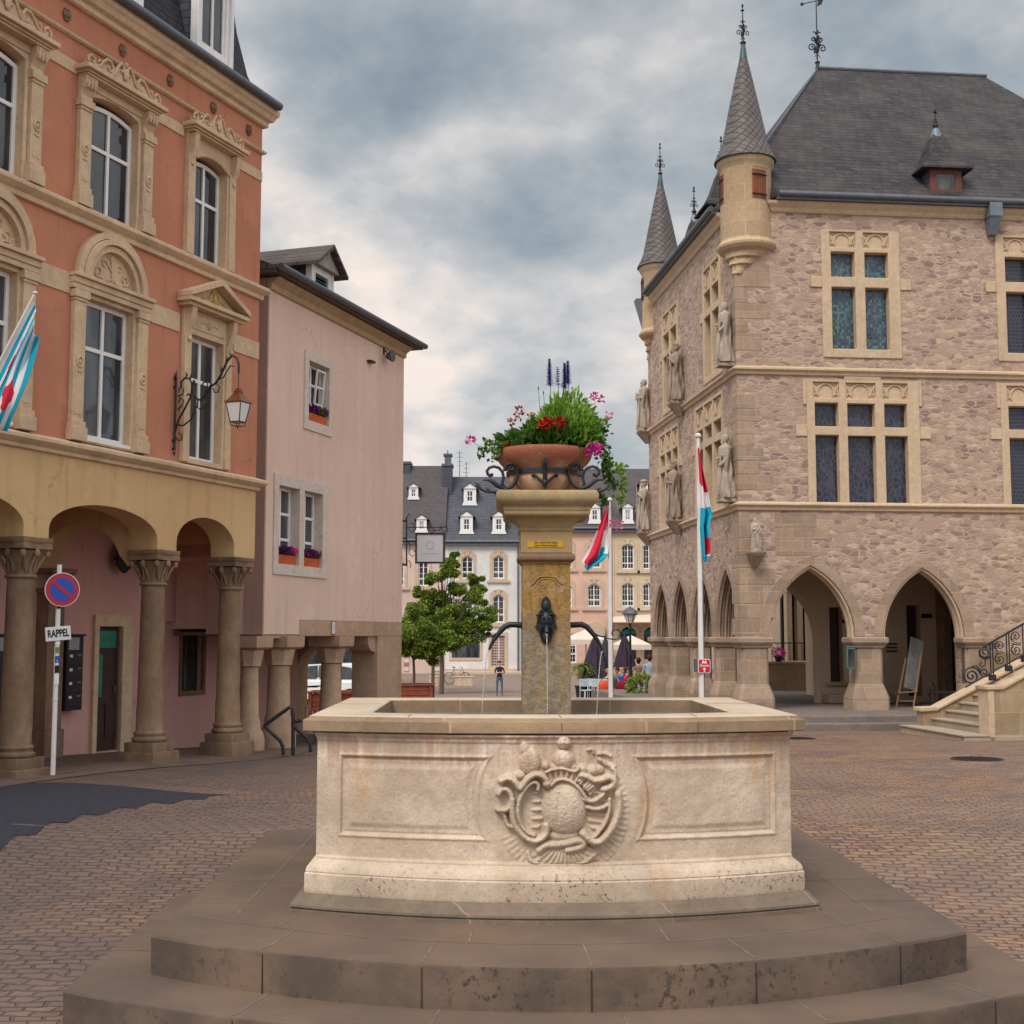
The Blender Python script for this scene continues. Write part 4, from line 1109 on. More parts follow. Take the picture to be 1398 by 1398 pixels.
def big_surround_low(x0, x1):
    m = MB()
    pilaster(m, x0-.26, x0-.05, 4.24, 6.16); pilaster(m, x1+.05, x1+.26, 4.24, 6.16)
    m.panel(rect(x0-.06, x1+.06, 4.24, 6.17), [rect(x0+.004, x1-.004, 4.31, 6.116)], -.03, .15)
    m.build('window_surround', M['cream'], OH, smooth=35, bevel=.006)
    m = MB()
    for p, za, zb in ((.09,6.1701,6.24),(.11,6.24,6.32),(.15,6.32,6.37)): m.box(x0-.28-p*.3, x1+.28+p*.3, -p, -.002, za, zb)
    m.build('head_moulding', M['cream'], OH, bevel=.008)
    c = (x0+x1)/2
    m = MB()
    for r0, r1, pr in ((.44,.52,.10),(.53,.60,.14),(.61,.70,.09)):
        A = [(c+r1*cos(pi-pi*i/28), 6.372+r1*sin(pi-pi*i/28)*1.0) for i in range(29)]
        B = [(c+r0*cos(pi*i/28), 6.372+r0*sin(pi*i/28)) for i in range(29)]
        m.prism(A+B, -pr, -.002)
    m.build('arch_hood', M['cream'], OH, smooth=30)
    m = MB()
    m.prism([(c+.438*cos(pi-pi*i/20), 6.374+.438*sin(pi-pi*i/20)) for i in range(21)], -.02, -.002)
    y = -.03
    m.tube([(c, y, 6.39), (c, y, 6.55), (c, y, 6.72)], .014, 6)
    for s in (-1, 1):
        m.tube([(c+s*x, y, z) for x, z in [(.0,6.46),(.08,6.43),(.18,6.42)]+[(.25+a, 6.50+b) for a, b in ((-.03,-.06),(.05,-.06),(.08,0),(.05,.06),(-.01,.06),(-.04,.01),(-.0,-.02))]], .013, 6)
        m.tube([(c+s*x, y, z) for x, z in [(.0,6.56),(.06,6.62),(.12,6.68),(.18,6.68),(.19,6.62),(.14,6.6)]], .012, 6)
        m.tube([(c+s*x, y, z) for x, z in [(.3,6.44),(.36,6.50),(.33,6.58)]], .011, 6)
        m.tube([(c+s*x, y, z) for x, z in [(.0,6.66),(.05,6.74),(.1,6.76)]], .011, 6)
    m.ball((c, y, 6.74), (.035,.02,.045), 8, 6)
    m.build('carved_tympanum', M['cream'], OH, smooth=50)
def narrow_up(x0, x1):
    m = MB()
    m.panel([(x0-.20, 7.26), (x1+.22, 7.26), (x1+.22, 9.05), (x0-.20, 9.05)], [archrect(x0+.004, x1-.004, 7.271, 8.776, .07)], -.05, .15)
    for xa in (x0-.2, x1+.04): m.box(xa, xa+.16, -.075, -.05, 7.27, 8.75)
    for xa, xb in ((x0-.17, x0-.07), (x1+.08, x1+.18)):
        m.prism([(-.05, 8.6), (-.08, 8.62), (-.09, 8.7), (-.14, 8.8), (-.16, 8.9), (-.17, 9.04), (-.05, 9.04)], xa, xb, 'x'); m.ball(((xa+xb)/2, -.08, 8.6), .035, 8, 6)
    # moulding following the arch
    m.tube([(x, -.06, z+.05) for x, z in arch_pts(x0-.03, x1+.03, 8.68, .12, 10, 'seg')], .03, 6)
    m.build('window_surround', M['cream'], OH, smooth=35, bevel=.006)
    m = MB()
    for p, za, zb in ((.17,9.0501,9.08),(.21,9.08,9.11),(.25,9.11,9.17),(.22,9.17,9.19)): m.box(x0-.05-p, x1+.05+p, -p, -.002, za, zb)
    m.build('head_moulding', M['cream'], OH, bevel=.008)
    m = MB(); crest(m, x0-.24, x1+.24, 9.192, -.16, .018); m.build('carved_crest', M['cream'], OH, smooth=50)
def narrow_low(x0, x1):
    m = MB()
    m.panel([(x0-.18, 4.24), (x1+.22, 4.24), (x1+.22, 6.48), (x0-.18, 6.48)], [rect(x0+.004, x1-.004, 4.31, 6.116)], -.05, .15)
    for xa in (x0-.18, x1+.05): m.box(xa, xa+.14, -.075, -.05, 4.25, 6.1)
    m.box(x0-.02, x1+.02, -.062, -.05, 6.2, 6.42)
    cc = (x0+x1)/2
    m.tube([(cc+.05*cos(a*pi/5), -.07, 6.31+.05*sin(a*pi/5)) for a in range(10)], .014, 5, closed=True); m.ball((cc, -.07, 6.31), .03, 8, 6)
    for s in (-1, 1): m.tube([(cc+s*.07,-.068,6.31),(cc+s*.14,-.068,6.34),(cc+s*.2,-.068,6.31)], .014, 5)
    for xa, xb in ((x0-.16, x0-.05), (x1+.07, x1+.18)):
        m.prism([(-.05, 6.02), (-.08, 6.05), (-.09, 6.15), (-.15, 6.28), (-.17, 6.36), (-.18, 6.48), (-.05, 6.48)], xa, xb, 'x'); m.ball(((xa+xb)/2, -.09, 6.02), .04, 8, 6)
    m.build('window_surround', M['cream'], OH, smooth=35, bevel=.006)
    m = MB(); a, b = x0-.32, x1+.36; c = (a+b)/2
    m.box(a+.05, b-.05, -.2, -.002, 6.4801, 6.53); m.box(a, b, -.26, -.002, 6.53, 6.59)
    for s in (-1, 1):
        e = a if s < 0 else b
        m.prism([(e, 6.592), (c, 6.90), (c, 6.99), (e-s*-.03*0, 6.67)] if s > 0 else [(e, 6.592), (e, 6.67), (c, 6.99), (c, 6.90)], -.28, -.002)
    m.prism([(a+.08, 6.592), (b-.08, 6.592), (c, 6.9)], -.12, -.003)
    m.build('pediment', M['cream'], OH, bevel=.006)
    m = MB()
    for s in (-1, 1):
        m.tube([(c+s*x, -.13, 6.62+z) for x, z in ((0,.12),(.05,.2),(.09,.16),(.12,.08),(.17,.09),(.22,.06),(.28,.05),(.3,.02))], .014, 6)
        m.tube([(c+s*x, -.13, 6.62+z) for x, z in ((.02,.03),(.07,.06),(.12,.03),(.2,.02))], .013, 6)
    m.ball((c, -.13, 6.72), (.035,.02,.045), 8, 6)
    M['gilt'] = m_plain('gilded ochre carving', (.55,.36,.08), .6)
    m.build('pediment_carving', M['gilt'], OH, smooth=50)
for k, (a, b) in (('B', WB), ('A', WA2), ('O', (-8.6, -7.65))): big_surround_up(a, b); big_surround_low(a, b)
narrow_up(*WC); narrow_low(*WC)
for a, b in (WB, WA2, WC, (-8.6, -7.65)):
    window(OH, a+.005, b-.005, 7.29, 8.775, .09, 2, (.60,), .06, .05, rise=.07)
    window(OH, a+.005, b-.005, 4.31, 6.115, .09, 2, (.655,), .06, .055, glass='glass2')
    m = MB(); m.box(a+.006, b-.006, -.04, .14, 4.262, 4.309); m.build('sill', M['white'], OH)
# roof
m = MB()
# mansard: slightly concave steep slope with the hip on the right
def ring(off, z): return [(-10.2+off, .05+off, z), (0.0-off*.55, .05+off, z), (0.0-off*.55, 9-off, z), (-10.2+off, 9-off, z)]
m.loft([ring(-.22, 10.16), ring(.02, 10.34), ring(.18, 10.7), ring(.34, 11.4), ring(.46, 12.3), ring(.52, 12.9), ring(2.4, 13.6)])
m.build('mansard_roof', m_slate('mansard slate', (.035,.035,.045), (.022,.024,.032), .2, .11, .1), OH, smooth=20)
m = MB(); m.tube([(-10.3,-.25,10.19),(.10,-.25,10.19)], .07, 10); m.box(-10.3, .08, -.24, .3, 10.142, 10.17)
m.build('gutter', M['zinc'], OH, smooth=40)
def mansard_dormer(xc):
    m = MB(); y = .02; z0 = 10.40; w = .46
    m.panel(rect(xc-w, xc+w, z0, z0+1.62), [rect(xc-.31, xc+.31, z0+.16, z0+1.30)], y, y+.1)
    for s in (-1, 1): m.box(xc+s*w-.001-(0 if s < 0 else .07), xc+s*w+.001+(.07 if s < 0 else 0), y-.04, y, z0, z0+1.38)
    m.box(xc-w-.06, xc+w+.06, y-.10, y+.1, z0+1.42, z0+1.5)
    m.box(xc-w-.03, xc+w+.03, y-.08, y+.08, z0-.05, z0)
    d = m.build('dormer', M['white'], OH, bevel=.008)
    window(d, xc-.31, xc+.31, z0+.16, z0+1.30, y+.03, 2, (), .05, .05)
    m = MB(); m.box(xc-w+.02, xc-w+.05, y+.101, 1.2, z0, z0+1.5); m.box(xc+w-.05, xc+w-.02, y+.101, 1.2, z0, z0+1.5)
    m.build('dormer_cheek', M['slateblue'], d)
    m = MB()
    for s in (-1, 1):
        m.prism([(xc+s*(w+.16), z0+1.5), (xc, z0+1.98), (xc, z0+2.06), (xc+s*(w+.18), z0+1.58)] if s > 0 else [(xc+s*(w+.16), z0+1.5), (xc+s*(w+.18), z0+1.58), (xc, z0+2.06), (xc, z0+1.98)], y-.16, 1.4)
    m.build('dormer_roof', M['slateblue'], d)
    m = MB(); m.prism([(xc-w-.08, z0+1.502), (xc+w+.08, z0+1.502), (xc, z0+1.95)], y-.06, y+.05); m.build('dormer_gable', M['white'], d)
for xc in (-1.32, -3.5, -5.9, -8.2): mansard_dormer(xc)
# ---- things fixed on or standing before the house
def on(frame, x, y, z, name, label, cat, group=None):
    return empty(name, frame.w(x, y, z), frame.a, label, cat, group)
LB = on(OF, 0, 0, 0, 'wall_lantern', 'copper-roofed glass lantern hanging from a black scrolled bracket on the orange house', 'lantern')
# the bracket projects from the wall (local -y) at x about -2.08; lamp further out
bx = -2.12
lamp_w = OF.w(bx, -1.42, 0)
# find how far the lamp stands out so that it hangs where the photograph shows it
best = None
for q in range(40, 300):
    p = OF.w(bx, -q/100, 5.3); c = p.x/p.y*F*1.0
    r_ = ray(325, 540); e = abs(p.x/p.y-r_.x/r_.y)
    if best is None or e < best[0]: best = (e, q/100)
OUT = best[1]; 
def Q(d, z): return (bx, -d, z)
zt = 5.42-.0
sc_ = OUT/1.3
m = MB()
m.tube([Q(.03, 4.38), Q(.03, 5.45)], .017, 8)
for z in (4.40, 4.52, 5.28, 5.40): m.box(bx-.02, bx+.02, -.04, .0, z-.015, z+.015)
for z, s in ((4.36, -1), (5.46, 1)): m.tube([Q(.03, z), Q(.03, z+s*.07)], [.017, .002], 6)
m.tube([Q(.03,5.40),Q(.0,5.43),Q(-.0,5.46)], .008, 5)
m.tube([Q(.03,4.62)]+[Q(d*sc_, z) for d, z in ((.10,4.80),(.22,4.95),(.34,5.12),(.38,5.28),(.32,5.38),(.22,5.40),(.14,5.35),(.15,5.28))], .014, 7)
m.tube([Q(d*sc_, z) for d, z in ((.05,4.75),(.2,4.72),(.36,4.80),(.44,4.95),(.44,5.1),(.38,5.28),(.40,5.36))], .012, 7)
m.tube([Q(d*sc_, z) for d, z in ((.38,5.24),(.46,5.10),(.56,5.06),(.64,5.14),(.74,5.24),(.86,5.30),(.96,5.42),(1.06,5.58),(1.16,5.66),(1.26,5.62),(1.30,5.52),(1.30,5.40))], .016, 7)
m.tube([Q(d*sc_, z) for d, z in ((.50,5.08),(.48,4.98),(.54,4.93),(.62,4.96),(.64,5.04),(.58,5.07))], .010, 6)
m.tube([Q(d*sc_, z) for d, z in ((.62,5.12),(.56,5.24),(.60,5.32),(.68,5.30),(.68,5.24))], .010, 6)
m.tube([Q(d*sc_, z) for d, z in ((.84,5.30),(.92,5.24),(.90,5.16),(.82,5.16),(.80,5.22))], .010, 6)
m.tube([Q(d*sc_, z) for d, z in ((.90,5.34),(1.0,5.36),(1.06,5.44),(1.14,5.52),(1.2,5.5))], .009, 6)
m.tube([Q(d*sc_, z) for d, z in ((.08,4.95),(.16,5.0),(.2,5.08),(.14,5.12),(.09,5.06))], .010, 6)
m.tube([Q(d*sc_, z) for d, z in ((.08,5.15),(.17,5.16),(.2,5.24),(.13,5.28),(.09,5.22))], .010, 6)
m.tube([Q(d*sc_, z) for d, z in ((.04,4.6),(.1,4.52),(.17,4.52),(.18,4.6),(.12,4.62))], .010, 6)
for d, z, a in ((.30,5.38,.6),(.24,5.40,1.2),(.36,5.30,.2),(.72,5.24,.8),(.94,5.44,1.2),(1.04,5.58,.9),(.42,5.0,-.6),(.34,5.14,2.6)):
    m.tube([Q(d*sc_, z), Q((d+.05*cos(a))*sc_, z+.05*sin(a)), Q((d+.09*cos(a+.5))*sc_, z+.09*sin(a+.5))], [.012,.016,.002], 5)
m.tube([Q(1.30*sc_, 5.42), Q(1.30*sc_, 5.16)], .006, 5)
m.build('scroll_bracket', M['iron'], LB, smooth=60)
lx, ly = bx, -1.30*sc_
m = MB()
m.M = Matrix.Translation((lx, ly, 5.17)) @ Matrix.Scale(.82, 4) @ Matrix.Translation((0, 0, -5.27)); 
m.lathe([(.03,5.30),(.05,5.285),(.05,5.27),(.02,5.26)], 10)
m.sq([(.158,5.045),(.16,5.055),(.155,5.06),(.06,5.20),(.055,5.225),(.062,5.23),(.05,5.26)])
for s, t_ in ((1,1),(1,-1),(-1,1),(-1,-1)): m.tube([(s*.155,t_*.155,5.05),(s*.16,t_*.16,5.07),(s*.15,t_*.15,5.09)], [.012,.01,.002], 5)
M['copper'] = m_plain('brown copper', (.20,.075,.03), .45, .6, .3)
m.build('lantern_roof', M['copper'], LB, bevel=.004)
m = MB(); m.M = Matrix.Translation((lx, ly, 5.17)) @ Matrix.Scale(.82, 4) @ Matrix.Translation((0, 0, -5.27))
for s, t_ in ((1,1),(1,-1),(-1,1),(-1,-1)): m.tube([(s*.148,t_*.148,5.05),(s*.092,t_*.092,4.72)], .009, 6)
for h, z in ((.148,5.046),(.092,4.72)):
    for a in range(4):
        c0 = [(-h,-h),(h,-h),(h,h),(-h,h)]; m.tube([(*c0[a], z), (*c0[(a+1) % 4], z)], .009, 6)
for a in range(4):
    c0 = [(-1,-1),(1,-1),(1,1),(-1,1)][a]
    m.tube([(c0[0]*.092,c0[1]*.092,4.72),(c0[0]*.085,c0[1]*.085,4.66),(0,0,4.64)], .008, 6)
m.tube([(0,0,4.65),(0,0,4.60)], [.012,.006], 6)
m.build('lantern_frame', M['iron'], LB, smooth=50)
m = MB(); m.M = Matrix.Translation((lx, ly, 5.17)) @ Matrix.Scale(.82, 4) @ Matrix.Translation((0, 0, -5.27)); m.sq([(.088,4.722),(.144,5.044)])
t = NT('frosted lantern glass', .35, .4); M['lampglass'] = t.done((.68,.66,.64)); 
m.build('lantern_glass', M['lampglass'], LB)
# flag on a slanting pole, far left
FB = on(OF, 0, 0, 0, 'slanting_flag', 'white and light blue striped flag with red lion hanging from a slanting pole', 'flag')
tip = OF.px(47, 402, -.95)
tipx, tipz = tip
base = (tipx-.95+.0, -.05, tipz-1.75)
tp = Vector((tipx, -.95, tipz)); bp = Vector((tipx-.35, -.10, tipz-1.95))
m = MB(); m.tube([tuple(bp), tuple(tp)], .016, 8); m.ball(tuple(tp+(tp-bp).normalized()*.02), (.03,.03,.02), 10, 6)
m.build('flag_pole', M['polew'], FB, smooth=50)
def cloth(name, parent, P, nu, nv, colf, mats, thick=.004):
    vs = [tuple(P(i/nu, j/nv)) for j in range(nv+1) for i in range(nu+1)]
    fs = []; mi = []
    for j in range(nv):
        for i in range(nu):
            a = j*(nu+1)+i; fs.append((a, a+1, a+nu+2, a+nu+1)); mi.append(colf((i+.5)/nu, (j+.5)/nv))
    o = raw(name, vs, fs, mats, parent); o.data.polygons.foreach_set('material_index', mi)
    md = o.modifiers.new('thickness', 'SOLIDIFY'); md.thickness = thick
    return o
def PF(u, v):
    # u along the pole from tip, v away from the pole (falls down)
    a = tp+(bp-tp)*(.02+.75*u)
    dn = Vector((0, 0, -1))
    L = .15+1.25*v
    fold = .07*sin(v*9+u*5)*v+.05*sin(v*17)*v
    top = tp+(bp-tp)*.04
    q = a.lerp(top, .55*v**.8)
    return q+Vector((.04*sin(v*8)+fold*.6, -.05*v+fold, -.02))+dn*(.80*v*(.5+.5*u))+Vector((.04*v,0,0))
def CF(u, v):
    k = int(v*9.99) % 2
    if ((u-.45)/.22)**2+((v-.35)/.13)**2+.5*sin(u*30)*sin(v*40) < .8 or ((u-.72)/.16)**2+((v-.72)/.12)**2+.5*sin(u*26)*sin(v*33) < .8: return 2
    return k
cloth('flag_cloth', FB, PF, 60, 60, CF, [M['whitec'], M['blue'], M['red']])
# no parking sign on its pole
gp = gz(-5.85, 17.03)
b0 = at_z(72, 1060, .1)
NP = empty('no_parking_sign', (b0.x, b0.y, gz(b0.x, b0.y)), radians(32), 'round red and blue no parking sign on a white pole beside the arcade', 'road sign')
m = MB(); tz = at_y(76, 771, b0.y).z-NP.location.z
m.at((0,0,0)); m.tube([(0,0,0),(0,0,tz)], .030, 12); m.lathe([(.033,1.36),(.036,1.37),(.033,1.38)], 12); m.lathe([(.033,.9),(.036,.91),(.033,.92)], 12)
m.build('pole', M['polew'], NP, smooth=50)
sz = at_y(80, 805, b0.y).z-NP.location.z
m = MB(); m.at((.03,-.045,sz), rx=pi/2); 
m.cyl(.207, 0, .008, 40); o_ = m.build('sign_disc', M['whitec'], NP)
M['sred'] = m_plain('red sign paint', (.42,.03,.05), .4, 0, .03); M['sblue'] = m_plain('blue sign paint', (.03,.08,.42), .4, 0, .03)
m = MB(); m.at((.03,-.052,sz), rx=pi/2); m.cyl(.198, 0, .004, 40); m.build('red_ring', M['sred'], o_)
m = MB(); m.at((.03,-.056,sz), rx=pi/2); m.cyl(.142, 0, .004, 40); m.build('blue_field', M['sblue'], o_)
m = MB(); m.at((.03,-.062,sz), ry=radians(-45)); m.M = Matrix.Translation((.03,-.062,sz)) @ Matrix.Rotation(radians(38), 4, 'Y'); m.box(-.148,.148,-.002,.002,-.022,.022); m.build('red_bar', M['sred'], o_)
rz_ = at_y(77, 865, b0.y).z-NP.location.z
m = MB(); m.at((.0,-.04,rz_), ry=radians(-5)); m.box(-.15,.15,-.004,.004,-.085,.085); pl_ = m.build('supplementary_plate', M['polew'], NP, bevel=.01)
text_mesh('lettering', 'RAPPEL', .125, M['dark'], pl_, (0,-.0455,rz_), (pi/2,radians(-5),0), .001, .62, off=.004)
m = MB()
for k, (zz, hh) in enumerate(((1.98+.05,.06),(1.60,.07),(1.50,.07),(1.39,.08),(1.27,.09),(1.15,.13))):
    m = MB(); m.box(-.026, .028, -.0335, -.0305, zz-hh/2, zz+hh/2); m.build('sticker', [M['dark'], M['whitec'], m_plain('green sticker', (.12,.22,.08), .5), M['sblue']][k % 4], NP)
# mailbox panels in the arcade
def mailboxes(x, y, n, label, w=.36, face=0):
    T = on(OF, x, y, 0, 'mailbox_panel', label, 'mailboxes', 'mailbox panels in the arcade')
    m = MB(); m.box(-w/2, w/2, 0, .14, .70, 1.78); m.box(-w/2-.03, w/2+.03, -.02, .15, 1.78, 1.81); m.build('housing', m_plain('black enamel', (.018,.016,.022), .4), T, bevel=.006)
    for i in range(n):
        z = .76+i*.2
        m = MB(); m.box(-w/2+.02, w/2-.02, -.008, -.0005, z, z+.17); b = m.build('mailbox_door', M['iron'], T, bevel=.004)
        m = MB(); m.box(-.12, -.06, -.012, -.0085, z+.11, z+.15); m.k = 1; m.box(.05, .13, -.012, -.0085, z+.14, z+.148); m.build('name_tag', [M['whitec'], M['gilt']], b)
    m = MB(); m.box(-.14, .08, -.005, -.0005, 1.58, 1.76); m.build('notice', m_plain('grey notice paper', (.3,.3,.33), .8), T)
    return T
# placed in the gap between the sign pole and the door
mx = OF.px(100, 930, 1.95)[0]
mailboxes(mx, 1.93, 4, 'black mailbox panel beside the arcade door')
mx2 = OF.px(-2, 930, 1.95)[0]
mailboxes(mx2, 1.93, 4, 'black mailbox panel behind the leftmost column')
# hexagonal dark box
hx, hz = OF.px(170, 762, 1.9)
HB = on(OF, hx, 1.9, hz, 'hexagonal_plaque', 'black hexagonal plaque projecting from the arcade wall', 'plaque')
m = MB(); P6 = [(.20*cos(pi/6*1+pi/3*i), .24*sin(pi/6+pi/3*i)) for i in range(6)]
m.prism(P6, -.03, .03); m.build('board', M['iron'], HB, bevel=.01)
m = MB(); m.tube([(0,.03,0),(0,.2,0)], .02, 8); m.build('bracket', M['iron'], HB)
m = MB(); m.tube([(-.06,-.034,.1),(.0,-.034,.02),(.05,-.034,.06)], .006, 5); m.tube([(-.08,-.034,-.08),(.06,-.034,-.05)], .006, 5); m.build('emblem', M['zinc'], HB)
# arcade floor slabs
fl = ground_sheet('arcade_pavement', [tuple(OF.w(x, y, 0))[:2] for x, y in ((-10, -.55), (.4, -.55), (2.6, .2), (2.6, 2.1), (-10, 2.1))], m_stone('arcade paving', (.17,.11,.085), (.12,.085,.07), None, (.05,.04,.035), .5, .4, .5), .007, .3)
tag(fl, kind='structure')
# ================================================================ pink house
PF_ = Frame(-4.03, 21.5, 71.9)
PH = empty('pink_house', (PF_.ox, PF_.oy, 0), PF_.a, 'pale pink corner house raised on squat stone columns', 'house')
EZ = 7.72; LN = 5.75
m = MB()
w1 = (1.42, 2.24, 5.55, 6.62)   # small upper window
w2 = (.40, 1.14, 2.98, 4.30); w3 = (1.32, 2.04, 2.98, 4.30)
m.panel([(-.05, 1.81), (1.23, 1.81), (1.23, 2.06), (LN, 2.06), (LN, EZ), (-.05, EZ)], [rect(*w1), rect(*w2), rect(*w3)], 0, .42)
m.box(LN-.4, LN-.002, .421, 8, 2.1, EZ); m.box(-.05, .3, .421, 8, 1.9, EZ); m.box(-.05, LN-.01, 7.6, 8, 0, EZ)
m.box(-.05, 0.0, -.0, 1.0, 1.82, EZ)
m.build('wall', M['pinkwall'], PH)
m = MB(); m.box(-.45, -.052, .35, .8, 1.81, EZ+.2); m.build('corner_strip', m_plaster('darker pink party wall', (.47,.27,.23)), PH)  # a darker, redder pink than the front wall
m = MB(); m.box(.3, LN-.5, 1.0, 1.05, 2.2, 7.5); m.build('room_backing', M['dark'], PH)
m = MB(); m.box(1.23, LN+.01, -.004, .42, 1.78, 2.055); m.box(0, 1.229, .02, .42, 1.74, 1.805)
m.build('stone_lintel', M['column2'], PH, bevel=.01)
m = MB(); m.box(0, LN-.02, .43, 7.5, 1.79, 1.85); m.build('arcade_ceiling', m_plain('brown arcade ceiling', (.2,.11,.07), .9), PH)
def pcol(x, y, r=.17, zt=1.78, rot=0, z0=None):
    m = MB(); m.at((x, y, 0), rot)
    m.lathe([(r+.10,-.3),(r+.10,.12),(r+.08,.22),(r+.03,.30),(r+.025,.42),(r,.46),(r-.02,1.26),(r-.015,1.28)], 28)
    m.lathe([(r-.01,1.2801),(r+.035,1.30),(r+.03,1.33),(r+.05,1.40),(r+.075,1.52),(r+.08,1.56)], 8)
    m.sq([(r+.06,1.5601),(r+.11,1.60),(r+.115,zt-.08),(r+.115,zt-.0)])
    return m.build('column', M['column2'], PH, smooth=40)
pcol(-.05, .22, .16); pcol(.95, .22, .20); pcol(2.95, .22, .20)
m = MB(); m.box(4.55, LN, .0, .55, -.4, 1.35); m.box(4.55, LN-.001, .001, .55, 1.35, 1.78)
m.prism([(4.2,1.78),(4.22,1.62),(4.3,1.52),(4.45,1.48),(4.55,1.46),(4.55,1.78)], .05, .5)
m.build('corner_pier', M['column2'], PH, bevel=.02)
# end wall with an arch, inner wall
m = MB()
yo = [(2.1,-.4),(2.6,-.4),(2.6,1.79),(.551,1.79),(.551,1.2)]+arch_pts(.552, 2.1, 1.15, .52, 12, 'round')[1:]
m.prism(yo, LN-.45, LN-.02, 'x'); m.build('end_arch', M['column2'], PH, smooth=30)
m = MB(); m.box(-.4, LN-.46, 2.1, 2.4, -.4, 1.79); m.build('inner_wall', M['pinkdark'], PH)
def pwin(x0, x1, z0, z1, rows, openleaf=False):
    return window(PH, x0+.004, x1-.004, z0, z1-.004, .15, 2, rows, .05, .05, glass='glass2')
a = pwin(*w1, (.33, .66)); b = pwin(*w2, (.33, .66)); c = pwin(*w3, (.33, .66))
# tilted leaf of the upper window
m = MB(); m.M = Matrix.Translation((1.86, .13, 5.6)) @ Matrix.Rotation(radians(5), 4, 'X'); m.panel(rect(0, .33, 0, .95), [rect(.03,.30,.03,.31), rect(.03,.30,.34,.62), rect(.03,.30,.65,.92)], -.02, .01); m.build('tilted_leaf', M['white'], a)
M['palestone'] = m_stone('pale painted stone surround', (.68,.58,.50), (.62,.52,.44), None, (.3,.22,.17), .2, .05, .2)
m = MB(); m.panel(rect(1.27, 2.36, 5.38, 6.77), [rect(w1[0]+.003, w1[1]-.003, w1[2]+.003, w1[3]-.003)], -.03, .3); m.build('window_surround', M['palestone'], PH, bevel=.006)
m = MB(); m.panel(rect(.24, 2.26, 2.80, 4.48), [rect(w2[0]+.003, w2[1]-.003, w2[2]+.003, w2[3]-.003), rect(w3[0]+.003, w3[1]-.003, w3[2]+.003, w3[3]-.003)], -.03, .3)
m.build('window_surround', M['palestone'], PH, bevel=.006)
# eaves and roof
cornice(PH, 'eaves_board', m_plain('cream eaves board', (.42,.30,.17), .8, 0, .15), -.05, LN, -.002, [(.02,EZ-.2),(.05,EZ-.19),(.06,EZ-.1),(.12,EZ-.06),(.2,EZ+.0)], False, False)
M['brownslate'] = m_slate('brown grey slate', (.13,.095,.085), (.08,.062,.06), .3, .12, .5)
m = MB()
tp_ = 2.1
m.add([(-.25,-.32,EZ+.02),(LN+.28,-.32,EZ+.02),(LN+.28,-.32,EZ+.09),(-.25,-.32,EZ+.09),(-.25,4.3,EZ+tp_),(LN+.28-2.6,4.3,EZ+tp_),(-.25,8.4,EZ),(LN+.28,8.4,EZ)],
      [(0,1,2,3),(3,2,5,4),(2,7,5),(4,5,7,6),(0,6,7,1),(0,3,4,6)])
m.build('roof', M['brownslate'], PH)
m = MB(); m.tube([(-.3,-.36,EZ+.09),(LN+.30,-.36,EZ+.09)], .06, 10); m.build('gutter', M['zinc'], PH, smooth=40)
def pdormer(xc):
    z = EZ+.26; y0 = .35
    m = MB(); m.panel([(xc-.42, z-.3), (xc+.42, z-.3), (xc+.42, z+.62), (xc-.42, z+.62)], [rect(xc-.27, xc+.27, z-.08, z+.5)], y0, y0+.08)
    for s in (-1, 1): m.box(xc+s*.42-.04, xc+s*.42+.04, y0-.02, y0+.1, z-.3, z+.62)
    d = m.build('dormer', M['white'], PH)
    m = MB()
    for i in range(9): m.add([(xc-.27,y0+.02,z-.07+.063*i),(xc+.27,y0+.02,z-.07+.063*i),(xc+.27,y0+.06,z-.02+.063*i),(xc-.27,y0+.06,z-.02+.063*i)], [(0,1,2,3)])
    m.build('louvres', M['slateblue'], d)
    m = MB(); m.box(xc-.42, xc-.38, y0+.101, 3.2, z-.5, z+.62); m.box(xc+.38, xc+.42, y0+.101, 3.2, z-.5, z+.62); m.build('dormer_cheek', M['slateblue'], d)
    m = MB()
    for s in (-1, 1):
        q = [(xc+s*.62, z+.56), (xc+s*.62, z+.62), (xc, z+1.08), (xc, z+1.0)]
        m.prism(q, y0-.25, 4.2)
    m.build('dormer_roof', M['brownslate'], d)
    m = MB(); m.prism([(xc-.5, z+.6205), (xc+.5, z+.6205), (xc, z+1.0)], y0-.12, y0+.05); m.build('dormer_gable', m_plain('grey gable boards', (.30,.27,.26), .8), d)
xd = PF_.px(440, 360, .35)[0]
pdormer(xd)
# stub of old beam ends / iron anchors
m = MB(); m.box(3.9, 4.1, -.10, 0, 6.98+.1, 7.02+.1); m.build('wall_anchor', M['iron'], PH)
# house number plaque
T = on(PF_, 2.55, -.006, 1.93, 'house_number_plaque', 'small white house number plaque on the stone lintel', 'plaque')
m = MB(); m.box(-.07,.07,-.012,0,-.11,.11); m.build('plate', M['polew'], T, bevel=.01)
m = MB(); m.panel(rect(-.085,.085,-.125,.125), [rect(-.069,.069,-.109,.109)], -.010, 0.001); m.build('plate_frame', M['sred'], T)
text_mesh('lettering', '1', .13, M['zinc'], T, (0,-.0135,0), ext=.0005)
